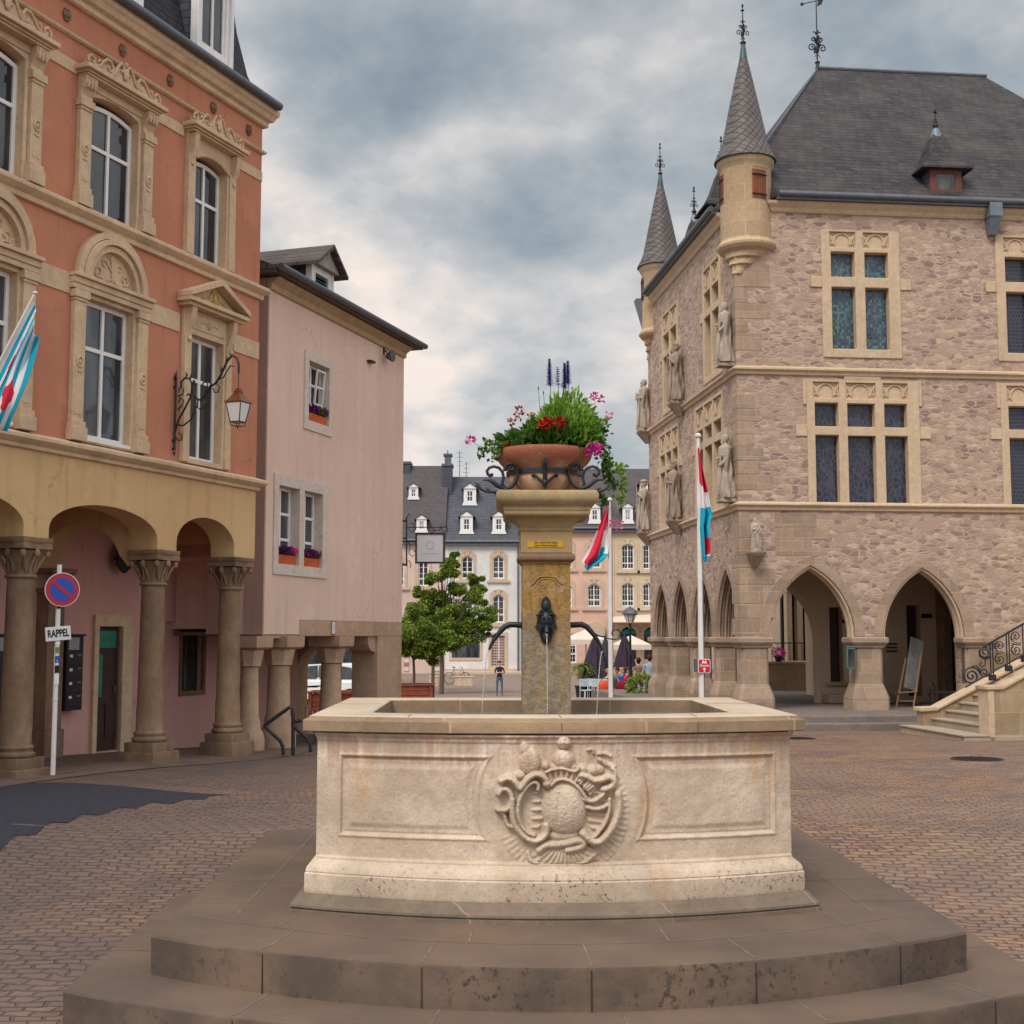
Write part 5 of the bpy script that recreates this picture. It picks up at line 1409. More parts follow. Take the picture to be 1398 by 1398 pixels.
# floodlight near the eaves
fx, fz = PF_.px(530, 485, -.1)
T = on(PF_, fx, 0, fz, 'floodlight', 'small grey floodlight fixed high on the pink wall', 'floodlight')
m = MB(); m.lathe([(.03,0),(.05,.02),(.11,.12),(.12,.15),(.11,.16)], 16); m.M = Matrix.Identity(4)
m.v = [(x+.0, -y*0-z-.05, y-.02) for x, y, z in m.v]; m.build('head', M['zinc'], T, smooth=40)
m = MB(); m.tube([(0,0,.1),(0,-.06,.08),(0,-.1,0)], .015, 8); m.box(-.04,.04,-.01,0,.02,.18); m.build('arm', M['iron'], T)
fx, fz = PF_.px(545, 462, -.1)
T = on(PF_, fx, 0, fz, 'rain_hopper', 'grey zinc spout under the corner of the pink roof', 'spout')
m = MB(); m.tube([(0,-.02,-.15),(0,-.1,-.05),(0,-.18,.1)], [.05,.045,.06], 10); m.build('pipe', M['zinc'], T, smooth=40)
fx, fz = PF_.px(437, 413, -.05)
T = on(PF_, fx, 0, fz, 'security_camera', 'tiny dark fixture below the pink house eaves', 'camera')
m = MB(); m.lathe([(.0,-.1),(.045,-.06),(.05,0),(.03,.05)], 12, (0,-.07)); m.box(-.03,.03,-.1,0,.04,.06); m.build('housing', M['iron'], T)
# ================================================================ gothic town hall
DF = Frame(5.36, 31, 6.15)
DH = empty('gothic_town_hall', (DF.ox, DF.oy, 0), DF.a, 'pink rubble stone gothic town hall with pointed arcades, corner turrets and a steep slate roof', 'town hall')
DX, DY = 12.2, 10.0
SM = Matrix.Translation((0, DY, 0)) @ Matrix.Rotation(-pi/2, 4, 'Z')      # side facade coordinates -> hall coordinates
class SF:   # pixel lookup on the side facade
    f = Frame(5.36-DY*sin(radians(6.15)), 31+DY*cos(radians(6.15)), 6.15-90)
WT = .55; SPR = 1.76; ZB = -.6
farch = [(.68, 2.77, 1.69), (3.46, 5.47, 1.65)]
sarch = [(.49, 2.42, 1.56), (2.94, 4.82, 1.58), (5.29, 7.36, 1.58), (7.79, 9.66, 1.65)]
def front_windows():
    L = []
    def spec(pxs, outl, tr, up, lo, ears=None, cap=None): return dict(l=pxs, o=outl, tr=tr, up=up, lo=lo, ears=ears, cap=cap)
    L.append(spec([(1135, 1167.5), (1181, 1213)], (1122, 1229, 315, 489), (318, 339), (345, 379), (393, 477)))
    L.append(spec([(1113, 1145), (1157.5, 1195), (1208, 1239)], (1102, 1256, 519, 688), (523, 545), (551, 583), (595, 687), cap=(1154, 1204, 511)))
    return L
def zpx(fr, x_px, y_px): return fr.px(x_px, y_px)[1]
# window descriptions in wall coordinates: x0,x1,z0,z1, lights, tracery band, upper, lower
def wdesc(o, l, tr, up, lo, ears=True, cap=None): return dict(o=o, l=l, tr=tr, up=up, lo=lo, ears=ears, cap=cap)
W = []
for s in front_windows():
    xm = (s['o'][0]+s['o'][1])/2
    zz = lambda y: DF.px(xm, y)[1]
    xx = lambda x: DF.px(x, (s['o'][2]+s['o'][3])/2)[0]
    W.append(wdesc((xx(s['o'][0]), xx(s['o'][1]), zz(s['o'][3]), zz(s['o'][2])), [(xx(a), xx(b)) for a, b in s['l']], (zz(s['tr'][1]), zz(s['tr'][0])), (zz(s['up'][1]), zz(s['up'][0])), (zz(s['lo'][1]), zz(s['lo'][0])),
        cap=(xx(s['cap'][0]), xx(s['cap'][1]), zz(s['cap'][2])) if s['cap'] else None))
def shifted(w, dx):
    f = lambda p: (p[0]+dx, p[1]+dx)
    return wdesc((w['o'][0]+dx, w['o'][1]+dx, w['o'][2], w['o'][3]), [f(p) for p in w['l']], w['tr'], w['up'], w['lo'], cap=(w['cap'][0]+dx, w['cap'][1]+dx, w['cap'][2]) if w['cap'] else None)
FW = [W[0], W[1], shifted(W[0], 4.42), shifted(W[1], 4.86)]
def swin(s0, s1, z0, z1, n, zt, trh=.5):
    fr = .16; mu = .16; w_ = (s1-s0-2*fr-(n-1)*mu)/n
    l = [(s0+fr+i*(w_+mu), s0+fr+i*(w_+mu)+w_) for i in range(n)]
    return wdesc((s0, s1, z0, z1), l, (z1-.08-trh, z1-.08), (zt+.09, z1-.17-trh), (z0+.16, zt-.09))
SW = [swin(6.95, 8.72, 8.30, 11.36, 2, 10.12), swin(2.12, 4.12, 8.30, 11.34, 2, 10.10), swin(5.95, 8.82, 4.93, 7.86, 3, 6.75), swin(1.55, 4.12, 4.93, 7.80, 3, 6.70)]
def m_leaded(name, cols, sc, diag=0, line=(.07,.07,.095)):
    t = NT(name, .25, .5)
    v = t.map((1, 1, 1), v=t.warp(3, .05, wallco(t)))
    if diag:
        e = t.vor(sc, t.map((1, .45, 1), v=v), 'DISTANCE_TO_EDGE'); c = t.vor(sc, t.map((1, .45, 1), v=v), 'F1', 'Color')
        f = t.ramp(e, [(.04, 1), (.09, 0)])
        e2 = t.vor(sc*.6, t.map((1.0, .4, 1), (0,0,.7), v=v), 'DISTANCE_TO_EDGE'); f = t.math('MAXIMUM', f, t.ramp(e2, [(.02, 1), (.05, 0)]))
    else:
        bc, f = t.brick(v, (0,0,0), (1,1,1), (0,0,0), .07*sc, .095*sc, .007, off=.3); c = bc
    r = t.sep(c)[0]
    big = t.noise(1.8, 3)
    r = t.math('ADD', t.math('MULTIPLY', r, .5), t.math('MULTIPLY', big, .55))
    col = t.ramp(r, [(i/(len(cols)-1)*.6+.2, q) for i, q in enumerate(cols)])
    col = t.mix(f, col, line)
    return t.done(col, t.bump(t.noise(12, 2), .3, .01))
M['stained'] = m_leaded('blue green stained glass', [(.012,.022,.04), (.028,.055,.09), (.035,.085,.11), (.10,.22,.18), (.03,.045,.14)], .8)
M['leaded'] = m_leaded('dark leaded glass', [(.01,.012,.022), (.015,.018,.035), (.03,.02,.035)], 11, 1, (.055,.055,.08))
M['leaded2'] = m_leaded('dark leaded glass in squares', [(.01,.012,.022), (.015,.018,.035), (.03,.02,.035)], 1.0, 0)
def gothic_window(w, T, glass, back=.28):
    """dressed stone cross window with blind tracery, in facade coordinates mapped by matrix T"""
    x0, x1, z0, z1 = w['o']
    m = MB(); m.M = T
    holes = []
    for a, b in w['l']: holes += [rect(a, b, w['up'][0], w['up'][1]), rect(a, b, w['lo'][0], w['lo'][1]), rect(a-.03, b+.03, w['tr'][0], w['tr'][1])]
    m.panel(rect(x0, x1, z0, z1), holes, -.035, .30)
    fr = m.build('stone_frame', M['dressed'], DH, bevel=.018)
    m = MB(); m.M = T
    m.box(x0+.05, x1-.05, .035, .06, w['tr'][0]-.05, w['tr'][1]+.03) 
    for a, b in w['l']:
        c = (a+b)/2; h = (b-a)/2+.03; zb, zt = w['tr']
        H = zt-zb
        m.tube([(c+h*.62*cos(t), .02, zb+H*.42+H*.5*sin(t)) for t in [pi*1.12-(pi*1.24)*i/12 for i in range(13)]], .022, 6)
        for s in (-1, 1):
            m.tube([(c+s*h*x, .02, zb+H*z) for x, z in ((.98,.02),(.95,.2),(.80,.30),(.66,.26),(.60,.16))], .022, 6)
            m.tube([(c+s*h*x, .02, zb+H*z) for x, z in ((.70,.30),(.78,.55),(.99,.95))], .02, 6)
            m.tube([(c+s*h*x, .02, zb+H*z) for x, z in ((.98,.25),(.9,.55),(.99,.9))], .018, 6)
            m.tube([(c+s*h*x, .025, zb+H*z) for x, z in ((.55,.86),(.78,.9),(.97,.97))], .016, 6)
    m.build('blind_tracery', M['dressed'], fr, smooth=50)
    zt = (w['up'][0]+w['lo'][1])/2
    B = [(x0-.27, x0-.001, -.036, zt-.14, zt+.13), (x1+.001, x1+.27, -.036, zt-.16, zt+.12)]
    if w.get('cap'): B += [(w['cap'][0], w['cap'][1], -.035, z1+.001, w['cap'][2]), (x0-.09, x0-.001, -.033, z1-.62, z1), (x1+.001, x1+.07, -.034, z1-.62, z1)]
    for q in B:
        m = MB(); m.M = T; m.box(q[0], q[1], q[2], .02, q[3], q[4]); m.build('ear_block', M['dressed'], fr, bevel=.01)
    m = MB(); m.M = T; m.box(x0+.06, x1-.06, .17, .18, z0+.02, w['up'][1]+.03); m.build('pane', glass, fr)
I4 = Matrix.Identity(4)
# walls: front
m = MB()
pts = [(0, SPR)]; 
for a, b, h in farch: pts += [(a, SPR)]+arch_pts(a, b, SPR+.001, h, 14, 'pointed')+[(b, SPR)]
pts += [(5.47, ZB), (DX, ZB), (DX, 12.25), (0, 12.25)]
pp = []
for p in pts:
    if not pp or (abs(p[0]-pp[-1][0]) > 1e-6 or abs(p[1]-pp[-1][1]) > 1e-6): pp.append(p)
# clip: the window holes sit inside
m.panel(pp, [rect(w['o'][0]+.01, w['o'][1]-.01, w['o'][2]+.01, w['o'][3]-.01) for w in FW], 0, WT)
m.build('front_wall', M['rubble'], DH, smooth=20)
m = MB(); m.M = SM
pts = [(0, SPR)]
for a, b, h in sarch: pts += [(a, SPR)]+arch_pts(a, b, SPR+.001, h, 14, 'pointed')+[(b, SPR)]
pts += [(DY-.002, SPR), (DY-.002, 12.25), (0, 12.25)]
pp = []
for p in pts:
    if not pp or (abs(p[0]-pp[-1][0]) > 1e-6 or abs(p[1]-pp[-1][1]) > 1e-6): pp.append(p)
# stop short of the front wall
m.panel([(min(x, DY-.001), z) for x, z in pp], [rect(w['o'][0]+.01, w['o'][1]-.01, w['o'][2]+.01, w['o'][3]-.01) for w in SW], -.001, WT)
m.build('side_wall', M['rubble'], DH, smooth=20)
m = MB(); m.box(WT+.01, DX, DY-.5, DY, 4.2, 12.25); m.box(DX-.5, DX, WT, DY-.5, ZB, 12.25); m.box(5.2, DX, DY-.5, DY, ZB, 4.2); m.build('rear_wall', M['rubble'], DH)
m = MB(); m.box(WT+.3, DX-.6, 1.1, 1.15, 4.7, 12.2); m.box(1.1, 1.15, WT+.3, DY-.6, 4.7, 12.2); m.build('room_backing', M['dark'], DH)
for k, w in enumerate(FW): gothic_window(w, I4, M['stained'] if k == 0 else (M['leaded'] if k == 1 else M['leaded2']))
for w in SW: gothic_window(w, SM, M['leaded2'])
# archivolts and rings of voussoirs
def arch_trim(a, b, h, T, side):
    m = MB(); m.M = T
    big = arch_pts(a-.24, b+.24, SPR+.02, h+.20, 16, 'pointed'); sm = arch_pts(a-.001, b+.001, SPR+.02, h+.003, 16, 'pointed')
    m.prism(big+list(reversed(sm)), -.006, .05)
    o = m.build('voussoir_ring', M['ashlar'], DH)
    m = MB(); m.M = T
    for off, y, r in ((.03,.07,.035),(.02,.15,.03),(.055,.22,.04),(.03,.30,.03),(.02,.40,.035)):
        pts = arch_pts(a+off, b-off, SPR, h-off*1.15, 16, 'pointed')
        m.tube([(x, y, z) for x, z in pts], r, 6)
    m.build('archivolt', M['dressed'] if side == 0 else M['ashlar'], DH, smooth=50)
for a, b, h in farch: arch_trim(a, b, h, I4, 0)
for a, b, h in sarch: arch_trim(a, b, h, SM, 1)
# piers with splayed feet and capitals
def pier(x0, x1, y0, y1, zb=ZB):
    m = MB()
    def R(e, z, ch=.07):
        a, b, c, d = x0-e, x1+e, y0-e, y1+e
        return [(a+ch,c,z),(b-ch,c,z),(b,c+ch,z),(b,d-ch,z),(b-ch,d,z),(a+ch,d,z),(a,d-ch,z),(a,c+ch,z)]
    m.loft([R(.11,zb),R(.11,.32),R(.09,.40),R(.02,.62),R(0,.66),R(0,1.50)])
    p = m.build('pier', M['ashlar'], DH, bevel=.012)
    m = MB()
    m.loft([R(.0,1.501,.03),R(.03,1.51,.03),R(.04,1.55,.03),R(.10,1.62,.03),R(.11,1.64,.03),R(.11,1.735,.03),R(.07,SPR-.001,.03)])
    m.build('capital', M['ashlar'], p, bevel=.008)
pier(.02, .68, .02, WT); pier(2.77, 3.46, .02, WT, 0.0); pier(5.47, 6.1, -.03, .3, 0.0)
for a, b in ((9.10+.0, 9.10),):
    pass
for s0, s1 in ((7.36, 7.79), (4.82, 5.29), (2.42, 2.94), (0, .49)): pier(.02, WT, DY-s1, DY-s0)
# string courses
cornice(DH, 'string_course', M['dressed'], 0, DX, -.002, [(.02,4.74),(.05,4.76),(.06,4.82),(.12,4.87),(.12,4.90),(.0,4.96)], True, False)
cornice(DH, 'string_course', M['dressed'], 0, DX, -.002, [(.02,8.0),(.05,8.02),(.06,8.08),(.12,8.12),(.12,8.16),(.0,8.22)], True, False)
cornice(DH, 'eaves_cornice', M['dressed'], .95, DX, -.002, [(.03,12.0),(.06,12.04),(.08,12.10),(.16,12.18),(.18,12.25)], True, False)
for prof, nm in (([(.02,4.74),(.05,4.76),(.06,4.82),(.12,4.87),(.12,4.90),(.0,4.96)],'string_course'), ([(.02,8.0),(.05,8.02),(.06,8.08),(.12,8.12),(.12,8.16),(.0,8.22)],'string_course'), ([(.03,12.0),(.06,12.04),(.08,12.10),(.16,12.18),(.18,12.25)],'eaves_cornice')):
    m = MB(); m.M = SM; rings = []
    for p, z in [(0, prof[0][1])]+prof+[(0, prof[-1][1])]: lo = 0 if nm != 'eaves_cornice' else .9; rings.append([(lo-p*(lo == 0),.05,z),(lo-p*(lo == 0),-p-.002,z),(DY-lo+p*.98*(lo == 0),-p-.002,z),(DY-lo+p*.98*(lo == 0),.05,z)])
    m.loft(rings); m.build(nm, M['dressed'], DH)
# quoins and patches of larger blocks
rq = random.Random(5)
m = MB(); z = 1.80; k = 0
mats_q = [M['ashlar'], M['dressed']]
while z < 10.2:
    h = rq.uniform(.28, .46); a = rq.choice([.42,.62,.85]) if k % 2 else rq.choice([.3,.4,.55]); b = .42 if k % 2 else .7
    if (4.5 < z+h and z < 4.98) or (7.8 < z+h and z < 8.25): 
        if m.v: m.build('quoins', M['ashlar'], DH, bevel=.012); m = MB()
    else: m.box(-.008, a, -.008, b, z+.006, z+h-.006)
    z += h; k += 1
m.build('quoins', M['ashlar'], DH, bevel=.012)
m = MB(); 
z = SPR+.05
while z < 4.55:
    h = rq.uniform(.26, .4)
    lim = [(.88, 1.35)] if z > 2.9 else []
    x = .86
    while x < (3.0 if z < 3.6 else 1.8):
        w_ = rq.uniform(.3, .6)
        inside = any(a-.26 < x+w_ and x < b+.26 and z < SPR+hh*1.13 for a, b, hh in farch)
        if not inside and rq.random() < (.75 if x < 1.9 else .2): m.box(x+.006, x+w_-.006, -.005-rq.random()*.004, .03, z+.006, z+h-.006)
        x += w_
    z += h
m.build('facing_blocks', M['ashlar'], DH, bevel=.01)
# roof
def rring(t, z):
    # t = 0 at the eaves, 1 at the ridge
    x0, x1, y0, y1 = -.22, DX+.22, -.22, DY+.22
    ch = 1.35*max(0, 1-t/.24)
    fx0 = x0+(3.95-x0)*t; fy0 = y0+(5-y0)*t; by1 = y1+(5-y1)*t
    return [(fx0, fy0+ch+.001, z), (fx0+ch+.001, fy0, z), (x1+(8.95-x1)*t, y0+(5-y0)*t, z), (x1+(8.95-x1)*t, by1, z), (fx0+ch+.001, by1, z), (fx0, by1-ch-.001, z)]
m = MB(); m.loft([rring(0, 12.34), rring(0, 12.42), rring(.05, 12.63), rring(.13, 13.08), rring(.25, 13.80), rring(.5, 15.2), rring(.998, 17.95)])
M['hallslate'] = m_slate('mossy brown slate', (.050,.043,.047), (.022,.020,.025), .24, .13, .35)
m.build('hipped_roof', M['hallslate'], DH, smooth=25)
m = MB(); m.tube([(3.9,5,17.98),(9.0,5,17.98)], .06, 8)
for c in ((.95,.95),(.95,DY-.95)): m.tube([(c[0],c[1],13.90),(3.95,5,17.97)], .025, 6)
m.build('ridge', M['zinc'], DH, smooth=40)
m = MB(); m.tube([(1.02,-.30,12.38),(DX+.4,-.30,12.38)], .075, 10); m.tube([(-.30,1.0,12.38),(-.30,DY-.9,12.38)], .075, 10)
m.box(1.0, DX+.2, -.28, -.1, 12.255, 12.31); m.box(-.28, -.1, 1.0, DY-.9, 12.255, 12.31)
m.build('gutter', M['zinc'], DH, smooth=40)
M['leadg'] = m_plain('blue grey lead', (.16,.19,.23), .5, .3, .2)
m = MB(); m.box(6.30, 6.62, -.36, -.0, 12.0, 12.42)
m.loft([[(6.32,-.34,12.0),(6.60,-.34,12.0),(6.60,0,12.0),(6.32,0,12.0)],[(6.36,-.16,11.58),(6.56,-.16,11.58),(6.56,0,11.58),(6.36,0,11.58)]])
m.build('rain_hopper', M['leadg'], DH)
m = MB(); m.M = SM; m.loft([[(-.1,-.42,12.35),(.3,-.42,12.35),(.3,0,12.35),(-.1,0,12.35)],[(.02,-.15,11.3),(.25,-.15,11.3),(.25,0,11.3),(.02,0,11.3)]]); m.build('rain_hopper', M['leadg'], DH)
def finial(parent, x, y, z0, h, name='finial', arms=True, vane=False):
    m = MB()
    m.lathe([(.07,z0-.18),(.05,z0+.02),(.075,z0+.03),(.075,z0+.06),(.03,z0+.07),(.022,z0+.1),(.018,z0+h*.5),(.01,z0+h)], 10, (x, y))
    m.ball((x, y, z0+h), (.03,.03,.05), 8, 6); m.ball((x, y, z0+h*.88), (.05,.05,.02), 8, 4)
    if arms:
        s_ = min(h/1.1, 1.45)
        for a in (0.1, pi+.1, pi/2, -pi/2):
            c, s = cos(a), sin(a)
            for L in ([(.01,.22),(.03,.27)]+spiral(.115,.33,.085,.02,pi*1.1,-1.35,16), [(.01,.40),(.02,.44)]+spiral(.075,.50,.055,.015,pi*1.1,-1.3,12), ((.01,.62),(.05,.66),(.08,.65))):
                m.tube([(x+c*r*s_, y+s*r*s_, z0+zz*s_) for r, zz in L], .013*s_, 5)
            m.tube([(x+c*.02, y+s*.02, z0+.2*s_), (x+c*.06*s_, y+s*.06*s_, z0+.14*s_)], .01, 4)
    if vane:
        m.tube([(x-.42, y, z0+h*.68), (x+.36, y+.1, z0+h*.78)], .014, 5)
        m.ball((x-.42, y, z0+h*.68), .05, 8, 6)
        m.prism([(x+.02, z0+h*.66), (x+.16, z0+h*.69), (x+.30, z0+h*.83), (x+.10, z0+h*.80)], y-.01, y+.01)
    return m.build(name, M['iron'], parent, smooth=50)
M['turret'] = m_stone('smooth yellow turret stone', (.58,.43,.28), (.52,.37,.235), (.7,.45), (.25,.17,.11), .18, .12, .2)
def turret(x, y):
    e = MB()
    cr = [(.03,10.38),(.13,10.46),(.17,10.60),(.22,10.66),(.30,10.70),(.34,10.80),(.36,10.84),(.46,10.88),(.52,10.98),(.54,11.02),(.66,11.08),(.72,11.15),(.73,11.21),(.66,11.30),(.635,11.34)]
    cx0, cy0 = .06, (.06 if y < 5 else DY-.06)
    rings = []
    for rr, zz in cr:
        q = min(1, (zz-10.38)/.72); q = q*q*(3-2*q); ox = cx0+(x-cx0)*q; oy = cy0+(y-cy0)*q
        rings.append([(ox+rr*cos(2*pi*i/16+pi/16), oy+rr*sin(2*pi*i/16+pi/16), zz) for i in range(16)])
    e.loft(rings)
    b = e.build('turret_corbel', M['turret'], DH, bevel=.01)
    e = MB(); e.lathe([(.62,11.341),(.62,13.12),(.66,13.18),(.70,13.26),(.70,13.32)], 40, (x, y))
    t_ = e.build('turret', M['turret'], DH, smooth=40)
    e = MB(); e.lathe([(.76,13.33),(.74,13.40),(.64,13.58),(.56,13.80),(.42,14.5),(.22,15.45),(.10,15.98)], 40, (x, y))
    e.build('turret_roof', M['turslate'], t_, smooth=40)
    e = MB(); e.lathe([(.105,15.96),(.05,16.36),(.03,16.40)], 20, (x, y)); e.build('lead_cap', m_plain('dark green lead', (.05,.09,.10), .5, .3), t_, smooth=40)
    finial(t_, x, y, 16.36, 1.0)
    for a0, a1, wood in ((-pi/2-.05+.02, -pi/2+.62, 1), (pi-.28, pi+.28, 1)):
        e = MB(); e.lathe([(.625,12.25),(.625,12.98)], 6, (x, y), a0, a1, cap=False)
        sh = e.build('shutter', [m_plain('red brown shutter', (.25,.075,.03), .6, 0, .25) if wood else M['dark']], t_)
        sh.modifiers.new('thickness', 'SOLIDIFY').thickness = .02
        e = MB()
        for q in range(1, 6):
            a = a0+(a1-a0)*q/6; e.box(x+.636*cos(a)-.004, x+.636*cos(a)+.004, y+.636*sin(a)-.004, y+.636*sin(a)+.004, 12.26, 12.97)
        for z in (12.37, 12.85): e.tube([(x+.642*cos(a0+(a1-a0)*q/8), y+.642*sin(a0+(a1-a0)*q/8), z) for q in range(9)], .014, 5)
        e.build('strap_hinges', M['iron'], sh)
    for k in range(16): pass
    e = MB()
    for q in range(7):
        a = -pi/2+.0+.1*q; e.tube([(x+.628*cos(a), y+.628*sin(a), 13.03), (x+.632*cos(a+.05), y+.632*sin(a+.05), 13.09), (x+.628*cos(a+.09), y+.628*sin(a+.09), 13.04)], .012, 4)
    e.build('carved_frieze', M['turret'], t_)
def m_fish():
    t = NT('fish scale slate', .6, .35)
    x, y, z = t.sep()[:3]
    # coordinate round the cone
    n = t.n.new('ShaderNodeTexNoise'); 
    v = t.comb(t.math('ADD', t.math('MULTIPLY', x, 1.0), t.math('MULTIPLY', y, .6)), z)
    mp = t.map((1, 1, 1), (0, 0, radians(45)), v=v)
    bc, bf = t.brick(mp, (.15,.12,.11), (.09,.075,.07), (.02,.018,.02), .13, .13, .012, off=0)
    col = t.mix(t.math('MULTIPLY', t.noise(5, 4), .5), bc, (.14,.12,.11))
    return t.done(col, t.bump(t.math('MULTIPLY', bf, -1), .9, .02))
M['turslate'] = m_fish()
turret(.40, .36); turret(.38, 9.66)
finial(DH, 3.95, 5, 18.1, 2.6, 'weather_vane', True, True)
def pyr_dormer(x, y, z0, hw, ze, za, T=I4, rz=0, h=.45, deep=1.4):
    """dormer with a steep bell-cast pyramid; front faces local -y"""
    P = Matrix.Translation((x, y, 0)) @ Matrix.Rotation(rz, 4, 'Z')
    m = MB(); m.M = P
    m.panel(rect(-hw*.62, hw*.62, z0, ze), [rect(-hw*.36, hw*.36, z0+(ze-z0)*.25, z0+(ze-z0)*.85)], 0, .06)
    d = m.build('dormer', M['redbrown'], DH)
    m = MB(); m.M = P; m.box(-hw*.36, hw*.36, .02, .03, z0+(ze-z0)*.25, z0+(ze-z0)*.85); m.build('pane', M['glass2'], d)
    m = MB(); m.M = P; m.box(-hw*.66, -hw*.6, .061, deep, z0, ze); m.box(hw*.6, hw*.66, .061, deep, z0, ze); m.build('dormer_cheek', M['slateblue'], d)
    m = MB(); m.M = P; cy = hw*.75
    def sqr(h_, z): return [(-h_, cy-h_, z), (h_, cy-h_, z), (h_, cy+h_, z), (-h_, cy+h_, z)]
    H = za-ze
    m.loft([sqr(hw, ze), sqr(hw, ze+.05), sqr(hw*.72, ze+H*.18), sqr(hw*.48, ze+H*.42), sqr(hw*.26, ze+H*.75), sqr(hw*.18, ze+H*.82)])
    m.build('dormer_roof', M['hallslate'], d)
    m = MB(); m.M = P; m.lathe([(hw*.24, ze+H*.78), (hw*.2, ze+H*.86), (hw*.06, za)], 12, (0, cy)); m.build('lead_cap', M['leadg'], d, smooth=40)
    p = P @ Vector((0, cy, 0)); finial(d, p.x, p.y, za, h, 'finial', True)
M['redbrown'] = m_plain('red brown dormer timber', (.13,.045,.035), .7)
pyr_dormer(5.42, .12, 12.60, .66, 13.28, 14.55)
for pxc, pya, pxe, pye, hwd in ((984, 225, 953, 292, .62), (949, 291, 929, 344, .56)):
    s_, za_ = SF.f.px(pxc, pya, .65); _, ze_ = SF.f.px(pxe, pye, .05)
    pyr_dormer(.20, DY-s_, 12.55, hwd, ze_, za_, rz=-pi/2, h=.75)
m = MB(); m.panel([(3.7,12.68),(6.9,12.68),(6.9,12.69),(3.7,12.69)], [], -.05, .0)
BY = 3.4
# ---- loggia inside
m = MB(); xr = DF.px(1118, 870, BY)[0]; xl = 1.05
pz = [(.56,.0),(xl,.0),(xl,SPR-.1)]+arch_pts(xl+.001, xr, SPR-.1, 1.55, 14, 'pointed')+[(xr+.001,.0)]
xd0, xd1 = DF.px(1133, 880, BY)[0], DF.px(1151, 880, BY)[0]
zd0, zd1 = DF.px(1140, 931, BY)[1], DF.px(1140, 829, BY)[1]
xe0, xe1 = DF.px(1238, 860, BY)[0], DF.px(1257, 860, BY)[0]
ze1 = DF.px(1247, 826, BY)[1]
pz += [(DX-.5,.0),(DX-.5,4.2),(.56,4.2)]
m.panel(pz, [rect(xd0, xd1, zd0, zd1), rect(xe0, xe1, .01+.2, ze1)], BY, BY+.5)
M['loggia'] = m_plaster('brown rendered loggia wall', (.60,.43,.31), (.52,.37,.26), .3, .3)
m.build('loggia_wall', M['loggia'], DH, smooth=20)
m = MB(); m.box(xd0-.02, xd1+.02, BY+.3, BY+.34, zd0-.02, zd1+.02); m.box(xe0-.02, xe1+.02, BY+.3, BY+.34, .2, ze1+.02); m.build('door', M['door'], DH)
m = MB(); m.box(xr+.05, xe0-.6, BY-.6, BY-.001, .06, .28); m.box(xd0-.15, xd1+.15, BY-.12, BY-.001, zd0-.1, zd0-.02); m.build('door_step', M['ashlar'], DH, bevel=.02)
m = MB()
for a, b, q in ((1287, 1300, BY-.4),):
    xa, xb = DF.px(a, 880, q)[0], DF.px(b, 880, q)[0]; m.box(xa, xb, q, BY-.001, .05, 4.1)
m.build('brown_pilaster', M['column'], DH, bevel=.02)
m = MB(); xa, xb = DF.px(1300, 880, BY-.1)[0], DF.px(1318, 880, BY-.1)[0]; m.box(xa+.02, xb+.3, BY-.1, BY-.001, .05, 3.6); m.build('grey_panel', m_plain('grey blue panel', (.2,.2,.25), .8), DH)
m = MB()
for (a, b, c, d) in ((1150,1166,846,851),(1258,1272,838,844),(1210,1224,878,880),(1210,1224,883,885),(1210,1224,888,890)):
    xa, za = DF.px(a, d, BY-.02); xb, zb = DF.px(b, c, BY-.02); m = MB(); m.box(xa, xb, BY-.05, BY-.001, za, zb); m.build('bracket', M['iron'], DH)
m = MB(); m.box(WT+.01, DX-.51, WT+.01, DY-.51, 4.2, 4.6)
for k in range(9): m.box(WT+.02, DX-.52, 1.0+.5*k*1.0, 1.14+.5*k, 4.02, 4.199)
M['darkwood'] = m_plain('dark ceiling timber', (.10,.07,.05), .8); m.build('loggia_ceiling', M['darkwood'], DH)
m = MB(); m.box(4.75, 5.15, BY+.501, DY-.5, -.3, 4.2); m.build('loggia_side_wall', M['loggia'], DH)
# terrace under the arcade
def hall_slab(name, poly, z0, z1, mat):
    m = MB(); m.prism(poly, z0, z1, 'z'); o = m.build(name, mat, None, bevel=.02); o.location = (DF.ox, DF.oy, 0); o.rotation_euler = (0,0,DF.a); return tag(o, kind='structure')
M['pave2'] = m_stone('grey terrace paving', (.22,.18,.155), (.17,.14,.125), None, (.09,.08,.075), .4, .2, .3)
hall_slab('terrace', [(-1.1,-2.0),(1.6,-2.25),(4.2,-2.0),(6.4,-1.2),(DX,-1.0),(DX-.01,9.9),(-1.1,9.9)][0:5]+[(DX-.6,BY-.01),(-.9,BY+.2)], -.6, .05, M['pave2'])
hall_slab('terrace_step', [(-1.45,-2.35),(1.6,-2.62),(4.4,-2.35),(4.6,-1.9),(-1.0,BY),(-1.3,BY+.2)], -.6, -.09, M['pave2'])
hall_slab('rear_pavement', [(-.9,BY+.21),(5.1,BY+.21),(5.6,14),(-1.2,14)], -.8, .0, M['pave2'])
